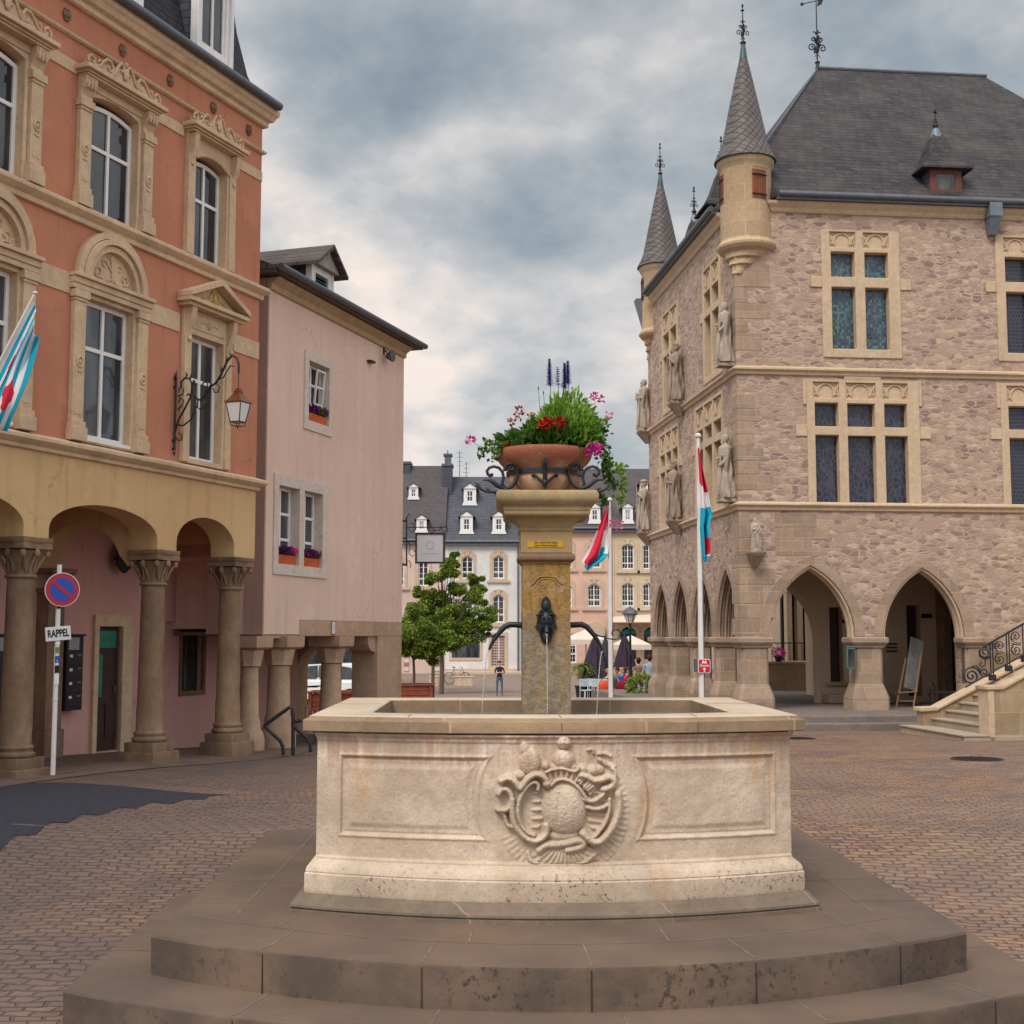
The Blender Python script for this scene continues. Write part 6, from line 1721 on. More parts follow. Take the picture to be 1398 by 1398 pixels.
# ---- statues
def statue(h, seed, crown=0, arm=0, beard=1):
    r = random.Random(seed); m = MB(); n = 36; rings = []
    ph = [r.uniform(0, 6.3) for _ in range(6)]
    prof = [(0,.170),(.02,.175),(.10,.165),(.25,.150),(.40,.142),(.52,.135),(.60,.128),(.68,.135),(.76,.140),(.80,.130),(.825,.085),(.84,.05),(.86,.046)]
    for t, rad in prof:
        ring = []
        for i in range(n):
            a = 2*pi*i/n; fold = 0
            if t < .8:
                k = min(1, (.8-t)*2.4)
                fold = k*(.17*sin(6*a+ph[0]+t*6)+.12*sin(10*a+ph[1]-t*9)+.09*sin(4*a+ph[2]+t*9))
            lean = .02*sin(t*5+ph[3])
            ring.append(((rad*(1+fold)*cos(a)*1.12+lean)*h, rad*(1+fold)*sin(a)*.85*h, t*h))
        rings.append(ring)
    m.loft(rings)
    lx = .02*sin(.9*5+ph[3])*h
    m.ball((lx, -.01*h, .915*h), (.058*h, .066*h, .078*h), 14, 10)
    m.ball((lx, -.075*h, .91*h), (.012*h,.016*h,.02*h), 6, 5)
    m.ball((lx, .015*h, .93*h), (.068*h,.066*h,.07*h), 12, 8)
    if beard: m.ball((lx, -.055*h, .865*h), (.035*h,.03*h,.05*h), 8, 6)
    if crown == 1:
        for q in range(8):
            a = q*pi/4; m.prism([(-.02*h,.97*h),(.02*h,.97*h),(0,1.03*h)], -.005*h, .005*h) if q == 0 else m.tube([(lx+.06*h*cos(a), .06*h*sin(a), .965*h), (lx+.068*h*cos(a), .068*h*sin(a), 1.02*h)], [.014*h,.004*h], 5)
        m.lathe([(.066*h,.955*h),(.07*h,.985*h)], 14, (lx, 0))
    if crown == 2: m.lathe([(.07*h,.96*h),(.085*h,.965*h),(.08*h,.99*h),(.055*h,1.01*h),(.0,1.02*h)], 14, (lx, 0))
    sh = .765*h
    for s in (-1, 1):
        mode = (arm+(s > 0)) % 3
        S = (s*.135*h+lx*.5, 0, sh)
        if mode == 0: E_, Hn = (s*.17*h, -.04*h, .60*h), (s*.03*h, -.15*h, .62*h)
        elif mode == 1: E_, Hn = (s*.175*h, -.02*h, .58*h), (s*.12*h, -.14*h, .50*h)
        else: E_, Hn = (s*.18*h, -.03*h, .60*h), (s*.08*h, -.16*h, .72*h)
        m.tube([S, tuple((a+b)/2 for a, b in zip(S, E_)), E_, tuple((a+b)/2 for a, b in zip(E_, Hn)), Hn], [.052*h,.05*h,.048*h,.036*h,.022*h], 8)
        m.ball(Hn, (.022*h,.026*h,.024*h), 7, 5)
        m.tube([E_, (E_[0]*.95, E_[1]-.02*h, E_[2]-.1*h), (E_[0]*.9, E_[1]-.01*h, E_[2]-.2*h)], [.04*h,.04*h,.012*h], 6)
    # cloak edges across the front
    for q in range(5):
        x = (-.1+.05*q)*h; m.tube([(x+.03*h*sin(ph[q]), -.115*h, .66*h), (x, -.13*h, .5*h), (x+.02*h*cos(ph[q]), -.135*h, .3*h), (x-.01*h, -.15*h, .05*h)], [.010*h,.014*h,.014*h,.012*h], 5)
    m.tube([(.12*h,-.1*h,.66*h),(.0,-.14*h,.56*h),(-.13*h,-.11*h,.42*h)], [.02*h,.026*h,.02*h], 6)
    if arm == 1: m.tube([(-.13*h,-.16*h,.02*h),(-.12*h,-.15*h,.95*h)], .009*h, 6)
    if arm == 2: m.box(-.06*h, .04*h, -.19*h, -.15*h, .58*h, .70*h)
    return m
def place_statue(fr, s, off, z0, z1, label, seed, crown=0, arm=0, corb=True, rz=0, mat='statue'):
    T = empty('stone_statue', fr.w(s, off, z0), fr.a+rz, label, 'statue', 'stone statues on the town hall')
    h = (z1-z0-.10); mb = statue(h, seed, crown, arm)
    off += 0; mb.v = [(x*.84, y*.84, z+.10) for x, y, z in mb.v]
    mb.build('figure', M[mat], T, smooth=65)
    m = MB(); m.sq([(.17*h/1.5+.02,0),(.17*h/1.5+.02,.05),(.16*h/1.5+.01,.098)])
    m.build('base', M[mat], T, bevel=.01)
    if corb:
        m = MB(); w_ = .2
        w_ = .16; m.loft([[(-w_-.05,-.22,-.002),(w_+.05,-.22,-.002),(w_+.05,.16,-.002),(-w_-.05,.16,-.002)],[(-w_,-.17,-.08),(w_,-.17,-.08),(w_,.16,-.08),(-w_,.16,-.08)],[(-.05,.04,-.36),(.05,.04,-.36),(.05,.16,-.36),(-.05,.16,-.36)]])
        m.build('corbel', M['ashlar'], T, bevel=.01)
    return T
S_ = SF.f
M['statuew'] = m_stone('pale statue stone', (.50,.41,.33), (.36,.285,.23), None, (.10,.08,.07), .8, .2, .4)
place_statue(S_, 9.62, -.17, 8.25, 9.86, 'pale robed statue beside the upper floor corner under the near turret', 1, 0, 0, False, mat='statuew')
place_statue(S_, 4.62, -.20, 8.22, 9.95, 'dark crowned statue between the two upper side windows of the town hall', 2, 1, 1, mat='statue')
place_statue(S_, .10, -.17, 8.14, 9.82, 'bareheaded robed statue at the far upper corner, outlined against the sky', 3, 0, 2, mat='statuew')
place_statue(S_, 9.52, -.17, 4.97, 6.64, 'grey statue with folded arms at the lower floor corner of the town hall', 4, 0, 0, False, mat='statuew')
place_statue(S_, 4.20, -.20, 4.97, 6.68, 'crowned statue between the two lower side windows, left of the right flagpole', 5, 1, 2, mat='statue')
place_statue(S_, .0, -.17, 4.97, 6.64, 'robed statue at the far lower corner, in front of the distant slate roofs', 6, 2, 1, mat='statuew')
place_statue(DF, .33, -.22, 3.73, 4.55, 'small child-sized statue on a bracket above the nearest corner pier', 7, 0, 0, True, mat='statuew')
# ---- outside stair of the town hall
ST = Frame(8.45, 24.95, 6.15); gs = -.22
SH = empty('stone_staircase', ST.w(0, 0, 0), ST.a, 'outside sandstone staircase climbing right along the town hall front', 'staircase')
m = MB(); 
for k in range(9):
    x = .30*k+(.0 if k == 0 else .25); y0 = -.02 if k == 0 else .42
    m.box(x, 3.4, y0, 2.95-.3*(k > 0), -.5 if k == 0 else gs+.16*k-.02, gs+.16*(k+1)-.035)
    m.box(x-.03, min(3.4, x+.5), y0-(.02 if k == 0 else 0), 2.97-.3*(k > 0), gs+.16*(k+1)-.035, gs+.16*(k+1))
for k in (0,): pass
M['stairst'] = m_stone('pale grey stair stone', (.44,.35,.26), (.36,.28,.21), None, (.2,.15,.11), .3, .2, .25)
m.build('steps', M['stairst'], SH, bevel=.008)
zc = .80
m = MB(); m.prism([(.52,-.5),(.52,zc-.04),(.75,zc-.02),(7.2,zc+3.3),(7.2,-.5)], .0, .40)
M['yellowst'] = m_stone('yellowish sandstone blocks', (.47,.35,.22), (.38,.275,.18), (.75,.42), (.14,.12,.07), .35, .3, .3)
m.build('parapet', M['yellowst'], SH, bevel=.01)
m = MB(); m.prism([(.46,zc-.03),(.46,zc+.05),(.80,zc+.06),(7.25,zc+3.40),(7.25,zc+3.31),(.80,zc-.02)], -.05, .45); m.build('coping', M['dressed'], SH, bevel=.02)
m = MB(); m.box(.50,.62,-.02,.42,-.5,zc-.031); m.build('end_post', M['dressed'], SH, bevel=.015)
m = MB(); zr = .22; m.prism([(.35,-.5),(.35,zr),(.62,zr+.02),(2.6,zr+1.0),(2.6,-.5)], 2.62, 2.95); m.build('parapet', M['yellowst'], SH, bevel=.01)
m = MB(); m.prism([(.30,zr+.001),(.30,zr+.09),(.66,zr+.10),(2.65,zr+1.08),(2.65,zr+1.0),(.64,zr+.021)], 2.57, 3.0); m.build('coping', M['dressed'], SH, bevel=.02)
m = MB(); m.box(3.41, 9.0, .41, 6.0, -.5, gs+1.6); m.box(3.4, 9, .41, 6.2, 0, gs+1.62); m.build('landing', M['yellowst'], SH)
# wrought iron railing, standing on the near coping
RL = empty('stair_railing', ST.w(0, .22, 0), ST.a, 'black wrought iron railing with spiral scrolls along the outside staircase', 'railing')
def rp(px_, py_): x, z = ST.px(px_, py_, .22); return (x, 0, z)
def rsp(cx, cy, r0, r1, a0, turns): return [rp(x, y) for x, y in spiral(cx, cy, r0, r1, a0, turns, 26)]
m = MB()
p0, p1 = Vector(rp(1343, 883)), Vector(rp(1398, 851)); dd = (p1-p0)/(p1.x-p0.x)
end = p0+dd*(7.0-p0.x)
m.tube([rp(1352, 896), rp(1345, 900), rp(1338, 896), rp(1337, 889), tuple(p0), tuple(end)], .022, 7)
q0, q1 = Vector(rp(1318, 938)), Vector(rp(1398, 893)); de = (q1-q0)/(q1.x-q0.x); qend = q0+de*(7.0-q0.x)
m.tube([tuple(q0), tuple(qend)], .020, 6)
m.build('rails', M['iron'], RL, smooth=50)
m = MB(); m.tube(rsp(1344.5, 891, 8.5, 1.5, pi*1.6, -1.6), .016, 6); m.tube(rsp(1326, 923, 13, 1.5, -.4, -2.1), .018, 6); m.tube(rsp(1344, 918, 7, 1.5, 0, 1.5), .013, 6)
m.tube([rp(1327, 910), rp(1333, 909), rp(1338, 914), rp(1337, 920)], .014, 6); m.tube([rp(1345, 899), rp(1345, 908), rp(1340, 911), rp(1337, 907), rp(1340, 904)], .013, 6)
m.build('end_scrolls', M['iron'], RL, smooth=50)
xa = Vector(rp(1354, 900)).x
posts = [xa+.33*k for k in range(14)]
for k, x in enumerate(posts):
    if x > 6.6: break
    za = (q0+de*(x-q0.x)).z; zb = (p0+dd*(x-p0.x)).z
    m = MB(); m.tube([(x-.025,0,za-.08),(x-.025,0,zb)], .014, 6); m.tube([(x+.025,0,za-.08),(x+.025,0,zb)], .014, 6); m.box(x-.06,x+.06,-.04,.04,za-.16,za-.05)
    m.build('baluster', M['iron'], RL, smooth=40)
    if k % 1 == 0:
        m = MB(); xc = x+.165; zl = (q0+de*(xc-q0.x)).z; zh = (p0+dd*(xc-p0.x)).z; H = zh-zl
        for c, s in ((.27, 1), (.73, -1)):
            m.tube([(xc+a, 0, zl+H*c+b) for a, b in spiral(0, 0, .12, .02, s*1.3, 1.6*s, 24)], .010, 5)
            m.tube([(xc-.03+a, 0, zl+H*c+b) for a, b in spiral(0, 0, .07, .01, -s*1.3+pi, 1.2*s, 16)], .009, 5)
        m.tube([(xc-.1,0,zl+H*.5),(xc,0,zl+H*.46),(xc+.1,0,zl+H*.52)], .009, 5)
        m.build('scroll_panel', M['iron'], RL, smooth=50)
# ---- things in and near the arcade
bx_, bz_ = DF.px(1242, 905, 1.2)
T = empty('menu_easel', DF.w(bx_, 1.2, .05), DF.a, 'tall grey menu board leaning on a wooden easel under the second arch', 'easel')
m = MB(); m.M = Matrix.Translation((0,0,.42)) @ Matrix.Rotation(radians(14), 4, 'Y') @ Matrix.Rotation(radians(-10), 4, 'X') @ Matrix.Rotation(radians(18), 4, 'Z')
m.box(-.21,.21,-.02,.02,0,1.30); m.build('board', m_plain('scratched grey slate board', (.2,.2,.2), .7, 0, .35, .1, 3), T, bevel=.008)
m = MB(); 
for a, b in (((-.42,-.1,0),(-.1,.0,1.2)), ((.0,-.15,0),(.3,.0,1.3)), ((.42,.6,0),(.12,.05,1.4))): m.tube([a, b], .022, 6)
m.tube([(-.38,-.12,.35),(.12,-.12,.38)], .02, 6); m.tube([(-.35,-.1,.15),(.02,-.12,.15)], .014, 6)
m.build('easel_frame', m_plain('light brown easel wood', (.30,.17,.09), .7), T)
bx_, bz_ = DF.px(1161, 890, .0)
T = empty('notice_case', DF.w(2.62, -.06, 1.02), DF.a, 'small green notice case hung on the middle arcade pier', 'notice case')
m = MB(); m.box(-.10,.10,-.05,.05,0,.5); m.box(-.11,.11,-.06,.06,.5,.53); m.build('case', m_plain('grey green paint', (.10,.17,.14), .5), T, bevel=.01)
m = MB(); m.box(-.08,.08,-.056,-.051,.04,.46); m.build('glazing', M['glass2'], T)
xb_, zb_ = DF.px(1296, 950, -.1)
T = empty('iron_bench', DF.w(xb_, -.3, .05), DF.a, 'dark iron bench under the arcade behind the stair foot', 'bench')
m = MB(); m.box(-.55,.55,-.2,.2,.40,.44); m.build('seat', M['iron'], T, bevel=.01)
for s in (-1, 1):
    m = MB(); m.tube([(s*.5,-.18,0),(s*.5,-.15,.4),(s*.5,-.18,.6),(s*.5,-.1,.66),(s*.5,0,.62)], .02, 6); m.tube([(s*.5,.18,0),(s*.5,.15,.4)], .02, 6); m.tube([(s*.5+x,0,.55+z) for x, z in spiral(0,0,.1,.02,0,1.5,16)], .014, 5); m.build('leg', M['iron'], T, smooth=40)
# ================================================================ plants
def leaf(m, p, d, up, L, Wd, bend=.25):
    """one folded leaf from p along d"""
    d = d.normalized(); s = d.cross(up)
    if s.length < 1e-4: s = Vector((1,0,0))
    s.normalize(); n = s.cross(d)
    a = p; b = p+d*L*.45+s*Wd*.5+n*L*bend*.3; c = p+d*L-n*L*bend*.2; e = p+d*L*.45-s*Wd*.5+n*L*bend*.3; k = p+d*L*.5+n*L*bend*.12
    m.add([a, b, c, e, k], [(0, 1, 4), (1, 2, 4), (2, 3, 4), (3, 0, 4)])
def rv(r):
    while 1:
        v = Vector((r.uniform(-1,1), r.uniform(-1,1), r.uniform(-1,1)))
        if .05 < v.length < 1: return v.normalized()
def raw_mb(m, name, mat, parent):
    o = raw(name, m.v, m.f, mat, parent, smooth=False); return o
# ---------------- bowl planting
BL = BW.location; SX = 10.39/1793/1.0
def bp(px_, py_, dy=0): # point in bowl coordinates from a photograph position
    w = at_y(px_, py_, BL.y+dy); return Vector((w.x-BL.x, dy, w.z-BL.z))
r = random.Random(11)
SV = empty('salvia_plant', BL, 0, 'bushy light green salvia with four tall violet flower spikes in the centre of the bowl', 'plant', 'flowers planted in the bowl')
m = MB(); c0 = bp(772, 572)
for i in range(2800):
    a = r.uniform(0, 2*pi); q = sqrt(r.random()); t = r.random()
    x = c0.x+.25*q*cos(a); y = -.03+.24*q*sin(a); top = .345+(.43+.05*sin(3*a+1)+.04*sin(7*a))*(1-.5*q*q)
    z = .36+(top-.36)*(t**.6)
    d = Vector((cos(a)*q*1.1+r.uniform(-.4,.4), sin(a)*q*1.1+r.uniform(-.4,.4), .9+r.uniform(-.5,.5)))
    leaf(m, Vector((x, y, z-.03)), d, rv(r), r.uniform(.05,.09), r.uniform(.02,.034), r.uniform(0,.5))
raw_mb(m, 'foliage', M['leafbowl'], SV)
M['violet'] = m_leaf('violet petals', (.03,.012,.18), (.06,.025,.32), (.12,.06,.48)); M['stemg'] = m_plain('green stem', (.06,.12,.03), .6)
for (px0, pyb, pyt, dens) in ((750,528,490,1.0),(761,528,503,.6),(770.5,532,496,1.0),(775,526,493,.9)):
    b = bp(px0+2, pyb+45, r.uniform(-.04,.04)); e = bp(px0, pyt); e.y = b.y
    m = MB(); m.tube([tuple(b), tuple(b.lerp(e,.5)+Vector((.004,0,0))), tuple(e)], [.004,.003,.002], 5)
    sp = m.build('stem', M['stemg'], SV)
    m = MB(); z0 = bp(px0, pyb).z
    n = int(170*dens)
    for i in range(n):
        z = z0+(e.z-z0)*(i/n)**.9
        if dens < .8 and (i//7) % 2: continue
        a = i*2.4; w = .036*(1-.68*(i/n))
        leaf(m, Vector((e.x+(b.x-e.x)*(1-i/n)*.25, e.y, z)), Vector((cos(a), sin(a), .35)), Vector((0,0,1)), w*r.uniform(.9,1.4), .017, .4)
    raw_mb(m, 'flower_spike', M['violet'], SV)
for (px0, py0) in ((735,530),(742,536),(781,530),(785,536),(790,528),(796,546)):
    b = bp(px0+3, py0+40); e = bp(px0, py0); m = MB(); m.tube([tuple(b), tuple(e)], .002, 4); m.ball(tuple(e), (.006,.006,.014), 6, 5)
    m.build('bud_stem', M['stemg'], SV)
BG = empty('red_flowering_plant', BL, 0, 'dark leaved plant with two red blossoms at the front left of the bowl', 'plant', 'flowers planted in the bowl')
m = MB()
for i in range(1100):
    a = r.uniform(0, 2*pi); q = sqrt(r.random())
    x = .02+.36*q*cos(a); y = -.06+.25*q*sin(a); z = .33+r.random()**1.2*(.24 if x > -.15 else .19)*(1-.4*q)
    d = Vector((cos(a)*.8+r.uniform(-.6,.6), sin(a)*.8+r.uniform(-.6,.3), .35+r.uniform(-.5,.6)))
    leaf(m, Vector((x, y, z)), d, rv(r), r.uniform(.055,.095), r.uniform(.034,.058), .3)
raw_mb(m, 'foliage', M['leafdark'], BG)
m = MB()
for (px0, py0, hh) in ((721,590,.17),(706,598,.12),(727,580,.15),(740,598,.10)):
    b = bp(px0, py0+15, -.18)
    for i in range(70):
        a = i*2.4; t = (i/70); leaf(m, b+Vector((.0,0,hh*t)), Vector((cos(a), sin(a)*.8, .8+t)), Vector((0,0,1)), .075*(1-.5*t), .026, .3)
raw_mb(m, 'leaf_rosette', M['leafbowl'], BG)
M['redpet'] = m_leaf('red petals', (.28,.006,.008), (.5,.015,.015), (.62,.03,.02)); M['orpet'] = m_leaf('dull orange red bracts', (.22,.03,.015), (.4,.06,.02), (.5,.12,.04))
M['pinkpet'] = m_leaf('magenta petals', (.45,.01,.20), (.75,.03,.38), (.85,.12,.5)); M['palepet'] = m_leaf('pale pink petals', (.6,.12,.25), (.75,.25,.4), (.8,.35,.5))
def bloom(parent, c, R, n, mat, pl=.02, name='bloom', flat=.8):
    m = MB()
    for i in range(n):
        v = rv(r); v.y = -abs(v.y) if r.random() < .7 else v.y
        p = c+Vector((v.x*R, v.y*R*.8, v.z*R*flat))*r.uniform(.4, 1)
        leaf(m, p, v+rv(r)*.6, rv(r), pl*r.uniform(.8,1.3), pl*.8, .2)
    raw_mb(m, name, mat, parent)
bloom(BG, bp(744,578,-.31), .042, 60, M['redpet'], .038); bloom(BG, bp(763,578,-.30), .038, 52, M['redpet'], .036)
bloom(BG, bp(709,563,-.1), .03, 22, M['orpet'], .035, flat=1.6); bloom(BG, bp(698,577,-.12), .03, 20, M['orpet'], .03); bloom(BG, bp(692,606,-.2), .02, 16, M['redpet'], .022); bloom(BG, bp(726,568,-.1), .022, 14, M['orpet'], .03)
def ivy(parent, path, n, spread, lsz=(.025,.045), mat='leafdark', stem=True):
    m = MB(); P = [Vector(p) for p in path]
    for i in range(n):
        t = r.random()*(len(P)-1); k = int(t); q = P[k].lerp(P[min(k+1, len(P)-1)], t-k)
        p = q+rv(r)*spread*r.random()
        leaf(m, p, rv(r)+Vector((0,-.3,.1)), rv(r), r.uniform(*lsz), r.uniform(*lsz)*.95, .25)
    raw_mb(m, 'foliage', M[mat], parent)
    if stem:
        m = MB(); m.tube([tuple(p) for p in P], .0025, 5); m.build('stem', M['stemg'], parent)
GL = empty('trailing_geranium', BL, 0, 'trailing geranium with a single magenta flower reaching left over the bowl rim', 'plant', 'flowers planted in the bowl')
ivy(GL, [bp(700,600,-.15), bp(682,606,-.18), bp(667,612,-.15), bp(655,618,-.12)], 95, .045)
ivy(GL, [bp(690,605,-.2), bp(676,620,-.2), bp(673,628,-.2)], 42, .03)
ivy(GL, [bp(668,604,-.1), bp(661,600,-.1)], 14, .02); ivy(GL, [bp(656,624,-.1), bp(652,625,-.1)], 7, .012)
m = MB(); m.tube([tuple(bp(664,615,-.12)), tuple(bp(652,608,-.1)), tuple(bp(645,603,-.1))], .002, 5); m.build('flower_stem', M['stemg'], GL)
bloom(GL, bp(642,601,-.1), .034, 46, M['pinkpet'], .022)
GR = empty('trailing_geranium', BL, 0, 'trailing geranium spilling down the right of the bowl with several pink flowers', 'plant', 'flowers planted in the bowl')
ivy(GR, [bp(805,590,-.05), bp(820,600,-.1), bp(826,620,-.12), bp(826,640,-.12), bp(835,655,-.12), bp(838,668,-.1)], 330, .062)
ivy(GR, [bp(820,625,-.1), bp(840,636,-.1), bp(850,648,-.1), bp(851,668,-.1), bp(847,690,-.1)], 130, .04, mat='leafbowl')
ivy(GR, [bp(818,672,-.1), bp(825,684,-.1), bp(822,690,-.1)], 45, .03); ivy(GR, [bp(850,640,-.1), bp(857,637,-.1)], 9, .012, (.015,.03))
ivy(GR, [bp(800,570,0), bp(822,580,0), bp(828,590,0)], 80, .05); ivy(GR, [bp(812,590,-.1), bp(826,574,-.1), bp(832,570,-.1)], 26, .02, (.02,.035), 'leafbowl')
for c, R, n, mt, sz in ((bp(811,541,-.05),.032,34,'pinkpet',.024),(bp(820,545,-.05),.026,26,'pinkpet',.024),(bp(832,567,-.1),.032,28,'palepet',.022),(bp(811,614,-.25),.062,120,'pinkpet',.026),(bp(841,716,-.1),.055,90,'palepet',.02)):
    bloom(GR, c, R, n, M[mt], sz)
for a, b in (((805,575),(813,548)), ((825,580),(832,570)), ((849,690),(842,712))):
    m = MB(); m.tube([tuple(bp(*a,-.05)), tuple(bp((a[0]+b[0])/2+1,(a[1]+b[1])/2,-.07)), tuple(bp(*b,-.1))], .0022, 5); m.build('flower_stem', M['stemg'], GR)
m = MB()
for i in range(60):
    a = bp(846+r.uniform(-6,5), 665+r.uniform(-8,8), -.1); m.tube([tuple(a), tuple(a+Vector((r.uniform(-.02,.02),0,-.06-.1*r.random())))], .0012, 3)
m.build('dry_tendrils', m_plain('pale dry tendrils', (.35,.33,.2), .9), GR)
# ---------------- window boxes of the pink house
def flower_box(x0, x1, z, label, mats):
    T = empty('window_flower_box', PF_.w((x0+x1)/2, .10, z), PF_.a, label, 'flower box', 'flower boxes on the pink house windows')
    w = (x1-x0)/2-.03
    m = MB(); m.loft([[(-w,-.07,0),(w,-.07,0),(w,.07,0),(-w,.07,0)],[(-w-.02,-.09,.16),(w+.02,-.09,.16),(w+.02,.09,.16),(-w-.02,.09,.16)]]); m.build('box', m_plain('orange plastic trough', (.50,.10,.03), .6), T, bevel=.01)
    m = MB(); n = 0
    for i in range(260): leaf(m, Vector((r.uniform(-w,w), r.uniform(-.07,.05), .15+r.random()*.09)), rv(r)+Vector((0,-.3,.6)), rv(r), .05, .03, .3)
    raw_mb(m, 'foliage', M['leafdark'], T)
    for k, mt in enumerate(mats):
        m = MB(); xc = -w+2*w*(k+.5)/len(mats)
        for i in range(170): 
            v = rv(r); p = Vector((xc+r.uniform(-1,1)*w/len(mats)*1.1, -.05+r.uniform(-.07,.05), .19+r.random()*.11)); leaf(m, p, v+Vector((0,-.6,.2)), rv(r), .038, .034, .2)
        raw_mb(m, 'blossoms', M[mt], T)
M['purple'] = m_leaf('deep purple petals', (.06,.005,.07), (.13,.012,.15), (.22,.03,.24)); M['wine'] = m_leaf('wine red petals', (.10,.008,.05), (.2,.02,.1), (.4,.1,.25))
flower_box(w1[0], w1[1], w1[2]+.001, 'orange flower box with purple petunias on the small upper window', ['purple','purple','leafdark','wine'])
flower_box(w2[0], w2[1], w2[2]+.001, 'orange flower box with purple and bright magenta petunias, left of the twin window', ['purple','purple','pinkpet'])
flower_box(w3[0], w3[1], w3[2]+.001, 'orange flower box with dark wine red petunias, right of the twin window', ['wine','purple','wine'])
# ---------------- hanging shop sign at the corner of the pink house
HS = empty('hanging_shop_sign', PF_.w(LN, .15, 3.0), 0, 'white square shop sign hanging from a scrolled black bracket at the pink house corner', 'shop sign')
HY = PF_.w(LN, .15, 0).y
def hp(px_, py_): w = at_y(px_, py_, HY-.02); return (w.x-HS.location.x, -.02, w.z-HS.location.z)
m = MB(); m.tube([hp(555,706), hp(555,773)], .016, 6)
for y in (711, 735, 771): m.tube([hp(541,y), hp(556,y)], .022, 6)
m.tube([hp(555,720), hp(605,720), hp(611,719)], .009, 5)
m.tube([hp(569,729), hp(606,729)], .014, 6)
for pts in ([(556,706),(558,702),(561,704)], [(557,722),(563,727),(567,722),(564,714),(559,716)], [(556,738),(560,744),(558,755),(563,760),(568,756),(565,750)], [(558,765),(561,770),(560,776)], [(590,720),(594,725),(600,724),(603,718)], [(602,720),(606,727),(611,725),(610,719),(606,718)], [(586,724),(590,727),(594,723)]):
    m.tube([hp(*p) for p in pts], .009, 5)
m.build('scroll_bracket', M['iron'], HS, smooth=50)
a, b = Vector(hp(568.5,729)), Vector(hp(606,768))
m = MB(); m.box(a.x, b.x, -.05, .01, b.z, a.z); sg = m.build('sign_board', m_plain('off white sign board', (.60,.57,.60), .5, 0, .02), HS)
m = MB(); m.panel(rect(a.x-.02, b.x+.02, b.z-.02, a.z+.02), [rect(a.x+.015, b.x-.015, b.z+.015, a.z-.015)], -.065, .02); m.build('sign_frame', M['iron'], HS)
M['faint'] = m_plain('faint grey print', (.46,.46,.50), .6)
m = MB(); cx, cz = (a.x+b.x)/2, a.z*.60+b.z*.40
for R_ in (.085, .07): m.tube([(cx+R_*cos(q*pi/12), -.052, cz+R_*sin(q*pi/12)) for q in range(24)], .003, 4, closed=True)
m.tube([(cx,-.052,cz+.04),(cx,-.052,cz-.03)], .003, 4)
m.build('faint_emblem', M['faint'], sg)
m = MB(); m.box(cx-.17, cx+.17, -.053, -.05, b.z+.17, b.z+.19); m.box(cx-.05, cx+.05, -.053, -.05, b.z+.11, b.z+.12); m.build('faint_print', M['faint'], sg)
# ---------------- handrail before the pink house
def hr(px_, py_, z=0): w = at_y(px_, py_, 20.1); return w
HRo = at_z(402, 1030, 0)
HR = empty('steel_handrail', (HRo.x, HRo.y, gz(HRo.x, HRo.y)), 0, 'black bent steel tube handrail before the pink house columns', 'handrail')
def hq(px_, py_): w = at_y(px_, py_, HRo.y); return (w.x-HRo.x, 0, w.z-HR.location.z)
m = MB()
m.tube([hq(387,1031), hq(386,1019), hq(383,1012), hq(364,994), hq(361,991), hq(364,988), hq(392,968), hq(396,965), hq(400,968), hq(400,975), hq(400,1031)], .028, 8)
m.tube([hq(424,1027), hq(424,1016), hq(420,1009), hq(402,992), hq(399,988), hq(404,985), hq(412,983)], .028, 8)
m.build('rail', M['iron'], HR, smooth=60)
# ---------------- flag poles with flags
def flagpole(px_, pyt, d, label, flaglabel, cfn, pts, rad=.05, nfold=3):
    x = (px_-699)/1793*d; g = gz(x, d); top = at_y(px_, pyt, d)
    T = empty('flagpole', (top.x, d, g), 0, label, 'flagpole')
    H = top.z-g
    m = MB(); m.tube([(0,0,-.05),(0,0,H*.5),(0,0,H)], [rad,rad*.9,rad*.62], 16); m.build('pole', M['polew'], T, smooth=60)
    m = MB(); m.lathe([(rad*.8,H-.001),(rad*1.2,H+.01),(rad*1.2,H+.05),(rad*.4,H+.08)], 14); m.build('pole_cap', M['polew'], T, smooth=40)
    m = MB(); m.tube([(rad*1.1,-rad*.3,.8),(rad*1.0,-rad*.3,H-.1)], .006, 4); m.box(rad*.5, rad*1.6, -.03, .03, H*.42, H*.45); m.build('halyard', M['zinc'], T)
    return T, H
T1, H1_ = flagpole(832, 684, 30, 'white flagpole beside the cafe umbrellas, left of the town hall', '', None, None, .055)
T2, H2_ = flagpole(953, 597, 24, 'white flagpole standing right in front of the town hall side', '', None, None, .052)
